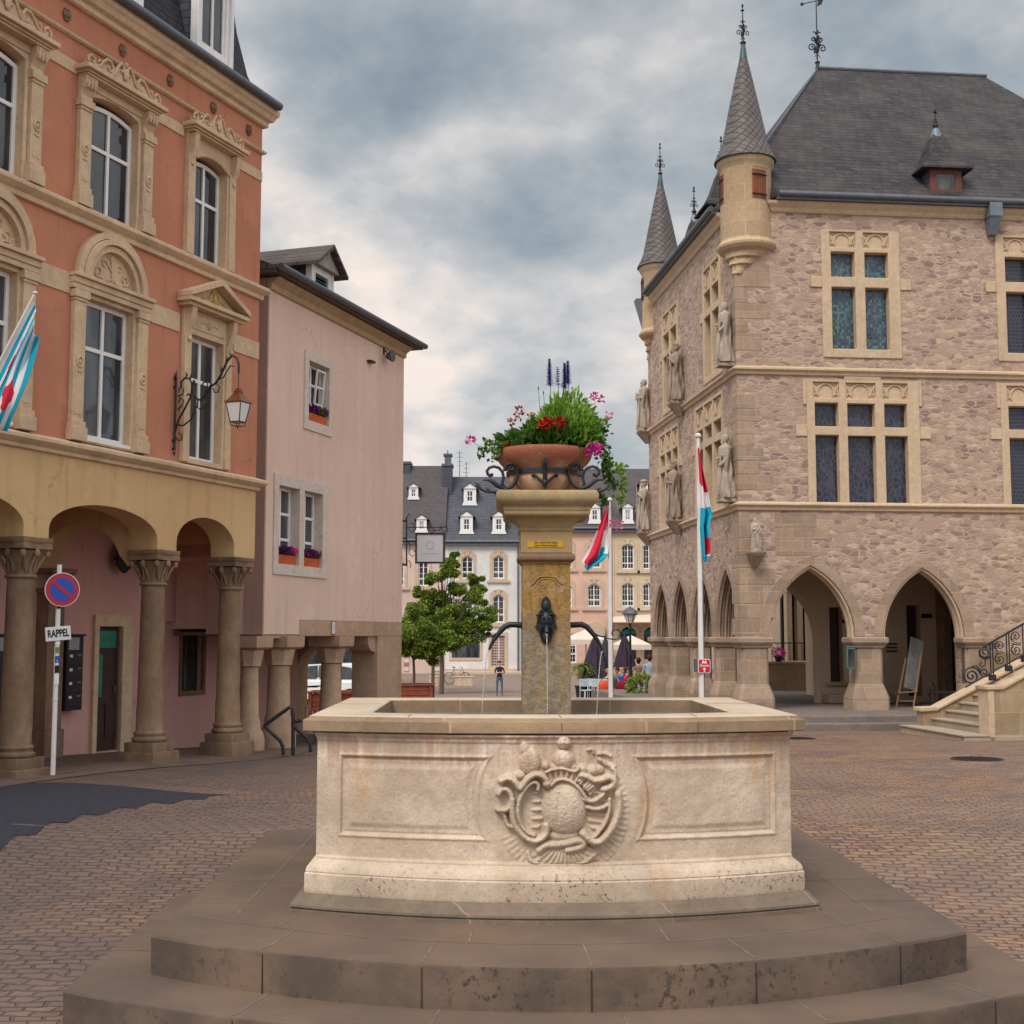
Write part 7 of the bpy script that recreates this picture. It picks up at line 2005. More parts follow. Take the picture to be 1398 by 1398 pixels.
def hanging_flag(T, d, name, label, rows, mats_idx, parent_scale=1):
    """rows: list of (py, left px, right px); stripes given by a function of (row fraction, column fraction)"""
    F_ = empty('flag', T.location, 0, label, 'flag', 'red, white and light blue flags on poles')
    nu, nv = 30, 60; vs = []; 
    def L(t, k):
        f = t*(len(rows)-1); i = min(int(f), len(rows)-2); u = f-i; return rows[i][k]*(1-u)+rows[i+1][k]*u
    for j in range(nv+1):
        t = j/nv; py = L(t, 0); a = L(t, 1); b = L(t, 2)
        for i in range(nu+1):
            s = i/nu; w = at_y(a+(b-a)*s, py+(L(t,3) if len(rows[0]) > 3 else 0)*s, d)
            y = .10*sin(s*9+t*3)*min(1, s*3)+.05*sin(s*17-t*5)*s
            vs.append((w.x-T.location.x, -.03+y, w.z-T.location.z))
    fs = []; mi = []
    for j in range(nv):
        for i in range(nu):
            q = j*(nu+1)+i; fs.append((q, q+1, q+nu+2, q+nu+1)); mi.append(mats_idx((i+.5)/nu, (j+.5)/nv))
    o = raw('cloth', vs, fs, [M['red'], M['whitec'], M['blue']], F_); o.data.polygons.foreach_set('material_index', mi); o.modifiers.new('thickness', 'SOLIDIFY').thickness = .006
def c1(s, t):
    # left flag: red above, white, blue; folded over so that a red stripe shows again
    x = s
    if t < .28: return 0 if x < .9-t*.8 else 1
    e1 = .78-.25*(t-.28); 
    if x > .50+.55*(1-t)+.05 and t < .55: return 1
    if x > .62-.05*t and t >= .45: return 2
    if .12+.0*t < x < .62-.1*(1-t) and t < .86: return 0
    if t > .86: return 2 if (x < .8 or t > .9) else 2
    return 1
hanging_flag(T1, 30, 'flag', 'wind-blown red, white and light blue flag beside the fountain pillar', [(689,830,831),(705,823,831),(725,815,831.5),(745,806,831),(758,799,830),(766,794,822),(772,797,812),(779,801,802)], c1)
def c2(s, t):
    if t < .30: return 0 if t < .22+.12*s else 1
    if t < .50: return 1 if t < .44-.02*s else 2
    if t < .66: return 2
    if t < .90: return 0 if s > .42-.1*sin(t*20)*.3 and t < .86 else (1 if s > .5 else 2)
    return 2
hanging_flag(T2, 24, 'flag', 'long drooping red, white and light blue flag in front of the town hall', [(612,952,953.5),(630,952,957),(650,952,961),(672,952,966),(690,952,969),(703,952,972),(720,953,967),(742,955,969),(752,957,969),(760,959,967),(767,961,963)], c2)
# red sign on the right pole
T = empty('red_direction_sign', (T2.location.x, 24-.07, T2.location.z), radians(8), 'small red direction sign with white arrow fixed to the right flagpole', 'sign')
zs = at_y(957, 909, 24).z-T2.location.z; xs = .045
def rrect(x0, x1, z0, z1, rr=.03):
    o = []
    for cx, cz, a0 in ((x1-rr, z0+rr, -pi/2), (x1-rr, z1-rr, 0), (x0+rr, z1-rr, pi/2), (x0+rr, z0+rr, pi)):
        o += [(cx+rr*cos(a0+pi/2*k/4), cz+rr*sin(a0+pi/2*k/4)) for k in range(5)]
    return o
m = MB(); m.prism(rrect(xs-.115, xs+.115, zs-.125, zs+.125), -.012, 0); bd = m.build('border', M['polew'], T)
m = MB(); m.prism(rrect(xs-.103, xs+.103, zs-.113, zs+.113, .024), -.016, -.0121); m.build('red_face', m_plain('bright red sign', (.55,.01,.025), .4, 0, .03), T)
text_mesh('lettering', 'Denzelt', .062, M['polew'], T, (xs, -.018, zs+.006), sx=.85, off=.001)
m = MB(); m.prism([(xs-.04,zs-.06),(xs,zs-.028),(xs+.04,zs-.06),(xs+.012,zs-.055),(xs+.012,zs-.105),(xs-.012,zs-.105),(xs-.012,zs-.055)], -.019, -.0161); m.build('arrow', M['polew'], T)
m = MB()
for sx_ in (-.022, .022): m.prism([(xs+sx_-.03, zs+.045),(xs+sx_+.03, zs+.045),(xs+sx_+.012, zs+.085),(xs+sx_-.012, zs+.085)], -.019, -.0161); m.prism([(xs+sx_+.01*cos(q*pi/4), zs+.094+.01*sin(q*pi/4)) for q in range(8)], -.019, -.0161)
m.build('pictogram', M['polew'], T)
m = MB(); m.box(xs-.165, xs-.12, .0, .09, zs-.11, zs+.12); m.build('side_plate', M['zinc'], T)
# ---------------- trees in planters
def tree(name, loc, label, H, crown, nleaf, lsz, mat, seed, trunk_r=.07, group=None, lean=0):
    """crown: list of (x, y, z, rx, ry, rz) lobes relative to the foot"""
    r_ = random.Random(seed); T = empty(name, loc, 0, label, 'tree', group)
    m = MB(); zt = min(c[2]-c[5]*.3 for c in crown)
    ctr = [(c[0], c[1], c[2]) for c in crown]
    m.tube([(0,0,-.1),(.02,0,zt*.5),(-.01+lean,0,zt),(lean,0,max(c[2] for c in crown))], [trunk_r*1.15,trunk_r,trunk_r*.85,trunk_r*.2], 10)
    for c in crown:
        for k in range(4):
            e = Vector(c[:3])+Vector((r_.uniform(-.7,.7)*c[3], r_.uniform(-.7,.7)*c[4], r_.uniform(-.3,.7)*c[5])); b = Vector((lean*.5, 0, zt*.85+(c[2]-zt)*.4*r_.random()))
            mid = b.lerp(e, .5)+Vector((0,0,.12))
            m.tube([tuple(b), tuple(mid), tuple(e)], [trunk_r*.45, trunk_r*.28, trunk_r*.08], 6)
    m.build('trunk', M['bark'], T, smooth=50)
    m = MB(); vol = sum(c[3]*c[4]*c[5] for c in crown)
    for c in crown:
        nc = max(8, int(70*c[3]*c[4]*c[5]/vol)+8)
        for q in range(nc):
            v = rv(r_); rad = r_.uniform(.35, 1.02); cc = Vector((c[0]+v.x*c[3]*rad, c[1]+v.y*c[4]*rad, c[2]+v.z*c[5]*rad)); R = r_.uniform(.16,.40)*max(.5, (c[3]*c[4]*c[5])**(1/3))
            for i in range(int(nleaf/ (nc*len(crown)))):
                w = rv(r_)*R*r_.random()**.4; w.z *= .7
                p = cc+w; leaf(m, p, rv(r_)+Vector((0,0,-.3)), rv(r_)+Vector((0,0,1)), lsz*r_.uniform(.7,1.3), lsz*.8, .3)
    raw_mb(m, 'crown', M[mat], T); return T
def planter(x, y, label, w=.62, h=.62, rz=0, group='red wooden tree planters'):
    T = empty('wooden_planter', (x, y, gz(x, y)), rz, label, 'planter', group)
    for s in (-1, 1):
        for t_ in (-1, 1): m = MB(); m.box(s*w-.05, s*w+.05, t_*w*.7-.05, t_*w*.7+.05, 0, h+.02); m.build('corner_post', M['redwood'], T, bevel=.01)
    m = MB()
    for k in range(4):
        z0 = .17+(h-.17)*k/4; z1 = z0+(h-.17)/4-.012
        m.box(-w+.05, w-.05, -w*.7-.015, -w*.7+.015, z0, z1); m.box(-w+.05, w-.05, w*.7-.015, w*.7+.015, z0, z1)
        m.box(-w-.015, -w+.015, -w*.7+.05, w*.7-.05, z0, z1); m.box(w-.015, w+.015, -w*.7+.05, w*.7-.05, z0, z1)
    m.build('plank_sides', M['redwood'], T, bevel=.008)
    m = MB(); m.panel([(-w-.08,-w*.7-.08),(w+.08,-w*.7-.08),(w+.08,w*.7+.08),(-w-.08,w*.7+.08)], [[(-w+.02,-w*.7+.02),(w-.02,-w*.7+.02),(w-.02,w*.7-.02),(-w+.02,w*.7-.02)]], 0, .04)
    m.v = [(x_, z_, h+.021+y_) for x_, y_, z_ in m.v]; m.build('top_frame', M['redwood'], T, bevel=.008)
    m = MB(); m.box(-w+.03, w-.03, -w*.7+.03, w*.7-.03, .2, h-.06); m.build('soil', M['soil'], T)
    return T
def X(px_, Y): return (px_-699)/1793*Y
px_ = X(566, 40); planter(px_, 40, 'red wooden planter with a young tree at the pink house corner', .56, .74)
tree('small_tree', (px_, 40, gz(px_,40)+.5), 'small bright green tree growing from the red planter at the pink house corner', 3, [(-.05,0,1.85,.8,.8,.75),(.85,0,1.6,.6,.7,.55),(-.45,.1,1.5,.5,.6,.45),(.35,0,1.25,.6,.6,.35)], 22000, .075, 'leaf', 21, .04)
x2 = X(604, 62); 
tree('maple_tree', (x2, 62, gz(x2, 62)), 'taller maple with open crown in front of the white house', 7, [(.3,0,2.75,1.9,1.4,.75),(1.3,.2,3.0,1.2,1.2,.8),(.2,0,3.6,1.5,1.5,1.1),(1.4,0,3.9,1.1,1.2,1.2),(-.9,0,3.7,1.0,1.2,1.0),(.35,0,5.3,1.0,1.1,.9),(.55,0,6.3,.35,.4,.6),(1.7,0,5.2,.5,.6,.6),(-.6,0,4.9,.7,.8,.7),(1.9,0,3.2,.7,.8,.5),(-.2,0,2.6,1.5,1.2,.45)], 62000, .105, 'leaf', 5, .10)
x3 = X(592, 66); tree('maple_tree', (x3, 66, gz(x3, 66)), 'slender maple half hidden behind the small tree and the taller maple', 5, [(-.3,0,3.3,1.2,1.2,.9),(.6,0,3.8,.9,1,.8)], 9000, .15, 'leaf', 8, .08)
p3x = X(461, 36); planter(p3x, 36, 'red wooden planter seen through the pink house arcade', .62, .62)
tree('sapling', (p3x+.12, 36, gz(p3x,36)+.5), 'thin sapling in the red planter behind the pink house arcade', 3, [(0,0,2.6,.5,.5,.5)], 900, .1, 'leaf', 9, .03)
p4x = X(486, 52); planter(p4x, 52, 'distant red planter behind the pink house corner pier', .5, 1.1)
# ---------------- white car seen through the arcade
def car(loc, rz, label, col='white'):
    T = empty('parked_car', loc, rz, label, 'car', 'cars parked behind the pink house')
    body = [(-2.05,.32),(-2.08,.62),(-1.95,.86),(-1.35,.95),(-.70,1.36),(.55,1.42),(1.30,1.38),(1.85,1.0),(2.0,.85),(2.03,.35),(1.75,.22)]
    low = [(-1.75,.22)]
    def cut(xc):  # wheel arch
        return [(xc+.36*cos(t), .30+.36*sin(t)) for t in [pi*q/8 for q in range(9)]]
    poly = body+cut(1.28)+cut(-1.30)+low
    paint = m_plain('white car paint', (.72,.72,.72) if col == 'white' else (.08,.09,.11), .25, 0, .02)
    m = MB(); rings = []
    for y, sx_, dz in ((-.82,.97,0),(-.80,1,0),(.80,1,0),(.82,.97,0)): rings.append([(x*sx_, y*(1 if z < .95 else .84), z) for x, z in poly])
    n = len(poly); vs = [p for q in rings for p in q]; fs = []
    for k in range(3):
        for i in range(n): fs.append((k*n+i, k*n+(i+1) % n, (k+1)*n+(i+1) % n, (k+1)*n+i))
    tr = tessellate_polygon([[Vector((p[0], p[1], 0)) for p in poly]])
    for t in tr: fs.append(tuple(t)); fs.append(tuple(i+3*n for i in reversed(t)))
    m.add(vs, fs); m.build('body', paint, T, smooth=35, bevel=.02)
    for s in (-1, 1):
        for seg_ in ([(-1.15,.98),(-.66,1.30),(-.05,1.35),(-.05,.98)], [(.03,.98),(.03,1.36),(.62,1.36),(1.2,1.30),(1.45,.98)]):
            m = MB(); m.prism(seg_, s*.70, s*.79); m.v = [(x, y*(1 if z < 1.0 else .93), z) for x, y, z in m.v]; m.build('side_window', M['glass'], T)
    m = MB(); m.add([(-1.38,-.66,.97),(-1.38,.66,.97),(-.72,.6,1.345),(-.72,-.6,1.345)], [(0,1,2,3)]); m.build('windscreen', M['glass'], T)
    for x in (-1.30, 1.28):
        for s in (-1, 1):
            m = MB(); m.M = Matrix.Translation((x, s*.74, .30)) @ Matrix.Rotation(pi/2, 4, 'X'); m.lathe([(.19,-.10),(.29,-.10),(.31,-.06),(.31,.06),(.29,.10),(.19,.10)], 24); w = m.build('wheel', M['iron'], T, smooth=40)
            m = MB(); m.M = Matrix.Translation((x, s*.74, .30)) @ Matrix.Rotation(pi/2, 4, 'X'); m.lathe([(.0,-.09),(.19,-.095),(.19,.095),(.0,.09)], 20); m.build('rim', M['zinc'], w, smooth=40)
    for s in (-1, 1):
        m = MB(); m.ball((-2.0, s*.6, .68), (.08,.16,.08), 8, 6); m.build('headlight', M['polew'], T); m = MB(); m.ball((1.97, s*.62, .85), (.06,.12,.1), 8, 6); m.build('tail_light', M['sred'], T)
    return T
cx_ = X(456, 42); car((cx_, 42, gz(cx_, 42)), radians(-28), 'white car parked behind the red planter beyond the arcade')
cx_ = X(445, 50); car((cx_, 50, gz(cx_, 50)), radians(8), 'dark car with a pale roof rack, farther behind the arcade', 'dark')
# ---------------- manhole covers
def manhole(px_, py_, R, label):
    g = gz(0, 24); w = at_z(px_, py_, gz(4, 24)); T = empty('manhole_cover', (w.x, w.y, gz(w.x, w.y)+.004), .3, label, 'manhole cover')
    m = MB(); m.cyl(R, 0, .006, 40); m.build('cover', m_plain('rusty cast iron', (.055,.035,.03), .8, .3, .3, .5, 30), T)
    m = MB()
    for k in range(-4, 5):
        L_ = sqrt(max(0, (R*.9)**2-(k*R*.2)**2)); m.box(-L_, L_, k*R*.2-.01, k*R*.2+.01, .0062, .011)
    m.build('ribs', M['iron'], T)
manhole(1334, 1046, .38, 'dark round manhole cover on the setts at the right')
manhole(1090, 1005, .34, 'manhole cover near the terrace step beyond the fountain')
# ================================================================ row of houses across the square
YB = 100.0; GB = gz(0, 100)
def far_house(name, px0, px1, pye, pyr, wall, roof, label, depth=9.0, rg=5.0, gutter='zinc'):
    a = at_y(px0, pye, YB); b = at_y(px1, pye, YB); T = empty(name, (a.x, YB, GB), 0, label, 'house')
    W_ = b.x-a.x; ze = a.z-GB; zr = at_y((px0+px1)/2, pyr, YB+rg).z-GB
    T['_w'] = W_
    fr = Frame(a.x, YB, 0)
    P = lambda px_, py_, off=0: (fr.px(px_, py_, off)[0], fr.px(px_, py_, off)[1]-GB)
    m = MB(); m.add([(0,-.3,ze-.02),(W_,-.3,ze-.02),(W_,-.3,ze+.1),(0,-.3,ze+.1),(W_,rg,zr),(0,rg,zr),(W_,rg*2,ze),(0,rg*2,ze)], [(0,1,2,3),(3,2,4,5),(5,4,6,7),(1,6,4,2),(0,3,5,7),(0,7,6,1)])
    m.build('roof', roof, T)
    m = MB(); m.box(0, W_, -.35, -.0, ze-.28, ze-.12); m.tube([(0,-.4,ze+.02),(W_,-.4,ze+.02)], .09, 8); m.build('gutter', M[gutter], T)
    return T, P, W_, ze, zr, rg
def far_wall(T, W_, ze, mat, holes, depth=9.0):
    m = MB(); m.panel(rect(0, W_, -.6, ze-.02), holes, 0, .35); m.box(0, W_, depth, depth+.2, -.6, ze-.02); m.box(0, .3, .351, depth, -.6, ze-.3); m.box(W_-.3, W_, .351, depth, -.6, ze-.3)
    m.build('wall', mat, T)
    m = MB(); m.box(.3, W_-.3, .9, .95, 0, ze-.3); m.build('room_backing', M['dark'], T)
M['wwhite'] = m_plaster('white render', (.68,.66,.64), None, .12, .1); M['wpink'] = m_plaster('salmon render', (.66,.43,.33), None, .12, .1)
M['wbeige'] = m_plaster('beige render', (.60,.46,.32), None, .15, .15); M['wpale'] = m_plaster('pale rose render', (.62,.47,.40), None, .15, .1)
M['surr'] = m_plain('sandstone window surround', (.50,.38,.28), .85); M['surr2'] = m_plain('pale stone window surround', (.52,.42,.30), .85)
M['slatefb'] = m_slate('dark slate with blue cast', (.085,.09,.11), (.06,.066,.085), .4, .25, .15)
def far_window(T, P, c, y0, y1, w, surr, rows=(.3,), thin=(1,4), arch=.16, sill=True, keystone=True):
    xa, zb = P(c-w/2, y1); xb, zt = P(c+w/2, y0)
    m = MB(); s = .22
    m.panel(archrect(xa-s, xb+s, zb-.12, zt+s-arch*.5, arch*1.2), [archrect(xa, xb, zb, zt-arch, arch)], -.06, .02); 
    if sill: m.box(xa-.42, xb+.42, -.16, -.001, zb-.30, zb-.121)
    if keystone: xc = (xa+xb)/2; m.prism([(xc-.10,zt+.02),(xc+.10,zt+.02),(xc+.16,zt+.42),(xc-.16,zt+.42)], -.12, -.061); m.box(xc-.3, xc+.3, -.1, -.0611, zt+.26, zt+.34)
    o = m.build('window_surround', surr, T)
    wd = window(T, xa, xb, zb, zt, .10, 2, rows, .09, .08, thin=thin, rise=arch, glass='glass2')
    return archrect(xa+.002, xb-.002, zb+.002, zt-arch, arch-.002)
def far_dormer(T, P, c, y0, y1, ze, zr, rg, w=14, mat='white', roofm=None, pyp=None, rows=(.5,), thin=None):
    """c centre px; y0 top of the pediment, y1 foot"""
    # depth where the roof surface meets the foot of the dormer
    off = 0
    for _ in range(8):
        z = P(c, y1, off)[1]; off = max(0, (z-ze-.1)/(zr-ze-.1)*(rg+.3)-.3)
    off -= .12
    xa, z0 = P(c-w/2, y1, off); xb, z1 = P(c+w/2, y0, off); z1 -= 0; hp_ = (xb-xa)*.42; zc = z1-hp_
    m = MB(); iw = (xb-xa)*.24; xc = (xa+xb)/2
    za_, zb_ = z0+(zc-z0)*.24, z0+(zc-z0)*.86
    m.panel([(xa-.12,z0),(xb+.12,z0),(xb,z0+.3),(xb,zc),(xa,zc),(xa,z0+.3)], [rect(xc-iw, xc+iw, za_, zb_)], off, off+.12)
    if mat == 'white': m.prism([(xa-.1,zc+.001),(xb+.1,zc+.001),(xc,z1)], off-.08, off+.1)
    d = m.build('dormer', M[mat] if mat != 'white' else M['white'], T)
    window(d, xc-iw, xc+iw, za_, zb_, off+.03, 2, rows, .05, .05, thin=thin, glass='glass2')
    m = MB(); m.box(xa+.02, xb-.02, off+.121, off+2.2, z0, zc); m.build('dormer_cheek', M['slatefb'], d)
    m = MB()
    for s in (-1, 1): m.prism([(xc+s*((xb-xa)/2+.18), zc-.06),(xc+s*((xb-xa)/2+.18), zc+.02),(xc, z1+.09),(xc, z1+.01)], off-.14, off+2.6)
    m.build('dormer_roof', roofm or M['slatefb'], d)
# --- brown roofed house on the left
T, P, W_, ze, zr, rg = far_house('rose_house', 470, 608, 738, 636, M['wpale'], M['slatefar'], 'rose house with weathered brown roof behind the trees, left of the white house')
H_ = [far_window(T, P, 578, 766, 800, 14, M['surr']), far_window(T, P, 578, 820, 856, 14, M['surr']), far_window(T, P, 545, 766, 800, 14, M['surr']), far_window(T, P, 510, 766, 800, 14, M['surr'])]
sx0, sz0 = P(563, 900); sx1, sz1 = P(590, 872)
H_.append(rect(sx0, sx1, sz0, sz1)); far_wall(T, W_, ze, M['wpale'], H_)
m = MB(); m.box(sx0, sx1, .1, .13, sz0, sz1); m.build('shop_window', m_glass('pale blue shop glass', (.16,.27,.33), .15, .25), T)
m = MB()
for c in (555, 597):
    xa = P(c, 890)[0]
    for k in range(9): m.k = k % 2; m.box(xa-.18, xa+.18, -.06, .02, .2+.32*k, .2+.32*(k+1)-.01)
m.build('banded_pier', [m_plain('pale banding', (.6,.5,.42), .9), m_plain('red brown banding', (.33,.17,.12), .9)], T)
far_dormer(T, P, 564.5, 660, 682, ze, zr, rg, 13, 'white', M['slatefar']); far_dormer(T, P, 575.5, 703, 727, ze, zr, rg, 14, 'white', M['slatefar'], thin=(2,2)); far_dormer(T, P, 530, 703, 727, ze, zr, rg, 14, 'white', M['slatefar'])
# chimneys
def chimney(T, P, px0, px1, y0, y1, off, mat, cap=True):
    xa, z0 = P(px0, y1, off); xb, z1 = P(px1, y0, off)
    m = MB(); m.box(xa, xb, off, off+1.6, z0-2.5, z1)
    c = m.build('chimney', mat, T)
    m = MB(); m.box(xa-.08, xb+.08, off-.08, off+1.68, z1+.001, z1+.18); 
    if cap: m.box(xa+.15, xb-.1, off+.2, off+1.2, z1+.18, z1+.85); m.box(xa+.05, xb+.0, off+.1, off+1.3, z1+.85, z1+1.0); m.cyl(.04, z1+1.0, z1+1.35, 6, ((xa+xb)/2, off+.6))
    m.build('chimney_cap', M['zinc'], c)
chimney(T, P, 604, 617, 636, 680, 3.4, M['slateblue']); chimney(T, P, 549, 560, 633, 650, 4.4, M['slateblue'], False)
# --- white house
T, P, W_, ze, zr, rg = far_house('white_house', 608.3, 711, 740, 651, M['wwhite'], M['slatefb'], 'white house with blue grey slate roof and white pedimented dormers')
H_ = [far_window(T, P, c, y0, y1, 16, M['surr'], (.3,), (1,4), .3) for c in (680.5, 638, 700+22) for y0, y1 in ((759,790),(812,850)) if c < 700]
sx0, sz0 = P(617, 898); sx1, sz1 = P(655, 870); H_.append(rect(sx0, sx1, sz0, sz1)); dx0, dz0 = P(671, 909); dx1, dz1 = P(689, 868); H_.append(rect(dx0, dx1, dz0, dz1))
far_wall(T, W_, ze, M['wwhite'], H_)
m = MB(); m.panel(rect(sx0-.2, sx1+.2, sz0-.2, sz1+.2), [rect(sx0, sx1, sz0, sz1)], -.06, .02); m.build('shop_surround', M['surr'], T)
m = MB(); m.box(sx0, sx1, .1, .13, sz0, sz1); m.build('shop_window', M['glass2'], T)
m = MB(); m.panel(rect(dx0-.22, dx1+.22, -.4, dz1+.25), [rect(dx0, dx1, dz0, dz1)], -.06, .02); m.build('door_surround', M['surr'], T)
m = MB(); m.box(dx0, dx1, .12, .16, dz0, dz1); dd_ = m.build('door', m_plain('pale pink door', (.55,.42,.38), .6), T)
m = MB(); w_ = dx1-dx0
for i in (0,1,2,3,8-3,8-2,8-1):
    for j in range(11): m.box(dx0+w_*(i+.12)/8, dx0+w_*(i+.88)/8-.02, .10, .119, dz0+(dz1-dz0)*(j+.2)/11, dz0+(dz1-dz0)*(j+.8)/11)
m.build('small_panes', M['glass'], dd_)
m = MB(); m.box(0, W_, -.12, -.001, -.6, .35); m.build('stone_plinth', M['surr'], T)
m = MB(); m.tube([(W_-.2,-.2,ze-.2),(W_-.2,-.2,.2)], .07, 8); m.build('downpipe', M['zinc'], T)
for c, y0, y1 in ((641.5,660,690),(693,668,690),(637,698,729),(681,698,729)): far_dormer(T, P, c, y0, y1, ze, zr, rg, 17)
m = MB()
for (px_, pa, pb) in ((627.5,652,615),(636.5,652,630)):
    xa, za = P(px_, pa, 5); _, zb = P(px_, pb, 5); m.tube([(xa,5,za-.3),(xa,5,zb)], .03, 5)
    for q in range(4): m.tube([(xa-.25,5,zb-.2-.35*q),(xa+.25,5,zb-.2-.35*q)], .015, 4)
m.build('roof_antenna', M['zinc'], T)
# --- salmon house
T, P, W_, ze, zr, rg = far_house('salmon_house', 711.3, 838, 722, 640, M['wpink'], M['slatefar'], 'salmon house behind the fountain pillar and the left flag')
H_ = []
for c in (734, 772, 811): 
    for y0, y1 in ((743,775),(797,828)): H_.append(far_window(T, P, c, y0, y1, 18, M['surr'], (.3,), (2,4), .3))
dx0, dz0 = P(776, 905); dx1, dz1 = P(787, 865); H_.append(rect(dx0, dx1, dz0, dz1)); ex0, ez0 = P(815, 915); ex1, ez1 = P(827, 868); H_.append(rect(ex0, ex1, ez0, ez1))
far_wall(T, W_, ze, M['wpink'], H_)
window(T, dx0, dx1, dz0, dz1, .1, 1, (.3,.6), .1, .08, thin=(2,6)); 
m = MB(); m.panel(rect(ex0-.5, ex1+.3, -.3, ez1+.3), [rect(ex0, ex1, ez0, ez1)], -.05, .02); m.build('door_surround', M['surr'], T); m = MB(); m.box(ex0, ex1, .12, .16, ez0, ez1); m.build('door', m_plain('wine red door', (.2,.08,.08), .6), T)
m = MB(); xa, za = P(800, 868); xb, zb = P(826, 852); m.prism([(xa,za),(xb,za),(xb,zb-.2),((xa+xb)/2,zb+.25),(xa,zb-.2)], -.3, -.001); m.build('carved_door_crest', M['surr'], T)
for c, y0, y1 in ((812,687,715),(772,687,715),(740,687,715)): far_dormer(T, P, c, y0, y1, ze, zr, rg, 15)
# --- beige house with arches
T, P, W_, ze, zr, rg = far_house('beige_house', 838.3, 960, 722, 640, M['wbeige'], M['slatefar'], 'beige house with twin ground floor arches beside the town hall')
H_ = []
for c in (857, 886, 915, 944):
    for y0, y1 in ((743,777),(796,828)): H_.append(far_window(T, P, c, y0, y1, 17, M['surr2'], (.24,), (2,4), .18))
arch_c = []
for c in (858, 890, 922):
    xa, z0 = P(c-10.5, 900); xb, zt = P(c+10.5, 856); H_.append(archrect(xa, xb, z0, zt-(xb-xa)/2, (xb-xa)/2, 'round', 14)); arch_c.append((xa, xb, z0, zt))
far_wall(T, W_, ze, M['wbeige'], H_)
M['teal'] = m_plain('turquoise awning', (.02,.33,.38), .7)
for xa, xb, z0, zt in arch_c:
    R_ = (xb-xa)/2; c = (xa+xb)/2; zs = zt-R_
    A = [(c+(R_+.3)*cos(pi-pi*i/18), zs+(R_+.3)*sin(pi-pi*i/18)) for i in range(19)]; B = [(c+R_*cos(pi*i/18), zs+R_*sin(pi*i/18)) for i in range(19)]
    m = MB(); m.prism(A+B, -.08, .0); m.build('arch_surround', M['surr2'], T)
    m = MB(); m.add([(xa+.05,-.28,zs+.1),(xb-.05,-.28,zs+.1),(xb-.3,.12,zs+R_*.72),(xa+.3,.12,zs+R_*.72)], [(0,1,2,3)]); o = m.build('awning', M['teal'], T)
    m = MB(); m.box(xa, xb, .3, .34, z0, zs+.3); m.build('shop_window', M['glass2'], T)
m = MB(); m.box(P(843,0)[0], W_, -.14, -.001, P(850,831)[1]-.1, P(850,831)[1]+.06); m.build('string_course', M['surr2'], T)
for c, y0, y1 in ((857,687,715),(879,656,673),(900,687,715)): far_dormer(T, P, c, y0, y1, ze, zr, rg, 14 if y0 > 680 else 11, thin=(2,3) if y0 > 680 else None)
# --- dark blue modern front at the far left, seen through the arcade
a = at_y(330, 800, 75)
T = empty('blue_shopfront_building', (a.x, 75, gz(a.x,75)), 0, 'low dark blue glazed building glimpsed through the pink house arcade', 'building')
m = MB(); m.box(0, 6.6, 0, 6, -.5, 5.2); m.build('wall', m_plain('slate blue cladding', (.06,.10,.14), .6), T)
for k in range(4):
    m = MB(); m.box(.3+1.6*k, 1.6+1.6*k, -.04, -.001, .6, 2.3); m.build('window', M['glass'], T)
m = MB(); m.box(-.1, 6.7, -.5, -.0, 2.6, 2.75); m.build('canopy', M['polew'], T)
# --- annex seen through the near arch of the town hall
AF = Frame(8.2, 46, 6.15)
a = at_y(1074, 868, 46)
T = empty('columned_annex', (a.x, 46, gz(a.x,46)), radians(14), 'pale building with tall narrow columns seen through the nearest arch', 'building')
m = MB(); m.box(0, 5, .5, 3, -.2, 5.6); m.box(-.02, 5, -.1, .5, 2.9+1.0, 5.6); m.build('wall', M['wbeige'], T)
for k in range(7):
    m = MB(); x = .0+.40*k; m.box(x, x+.20, -.05, .2, 1.0 if k < 2 else .55, 3.9); m.box(x-.03, x+.23, -.08, .22, .9 if k < 2 else .5, 1.15 if k < 2 else .7); m.build('pilaster', M['dressed'], T, bevel=.01)
m = MB(); m.box(.0, 5, .35, .4, .3, 3.9); m.build('pane', M['glass2'], T)
a2 = at_y(1059, 906, 44)
T = empty('yellow_stone_terrace_wall', (a2.x, 44, gz(a2.x,44)-.3), 0, 'low yellow stone wall with iron railing seen through the nearest arch', 'wall')
zt = a2.z-T.location.z
m = MB(); m.box(-.6, 1.25, 0, 1.2, 0, zt); m.build('wall', M['yellowst'], T); m = MB(); m.box(-.65, 1.3, -.05, 1.2, zt+.001, zt+.07); m.build('coping', M['dressed'], T)
m = MB(); m.tube([(-.6,.1,zt+.68),(1.25,.1,zt+.68)], .02, 6)
for k in range(9): m.tube([(-.5+.2*k,.1,zt+.07),(-.5+.2*k,.1,zt+.68)], .012, 5)
m.build('railing', M['iron'], T)
m = MB(); m.box(.55,1.1,-.01,-.001,.25,.75); m.build('cellar_opening', M['dark'], T)
fp = at_y(1064, 892, 43.8); T = empty('potted_magenta_flowers', (fp.x, 43.95, T.location.z+zt+.07), 0, 'magenta flowers on the terrace wall behind the nearest arch', 'plant')
bloom(T, Vector((0,0,.3)), .22, 130, M['pinkpet'], .08, 'blossoms'); m = MB(); m.lathe([(.1,0),(.14,.18)], 12); m.build('pot', M['iron'], T)
a3 = at_y(1050, 800, 80)
T = empty('pink_and_white_house', (a3.x-1, 80, -.9), 0, 'distant house, pink above and white below, seen through the nearest arch', 'house')
zmid = at_y(1060, 850, 80).z+.9
m = MB(); m.box(0, 7, 0, 6, zmid, zmid+4.5); m.build('upper_wall', M['wpink'], T); m = MB(); m.box(-.02, 7, -.05, 6, -.3, zmid-.001); m.build('lower_wall', M['wwhite'], T)
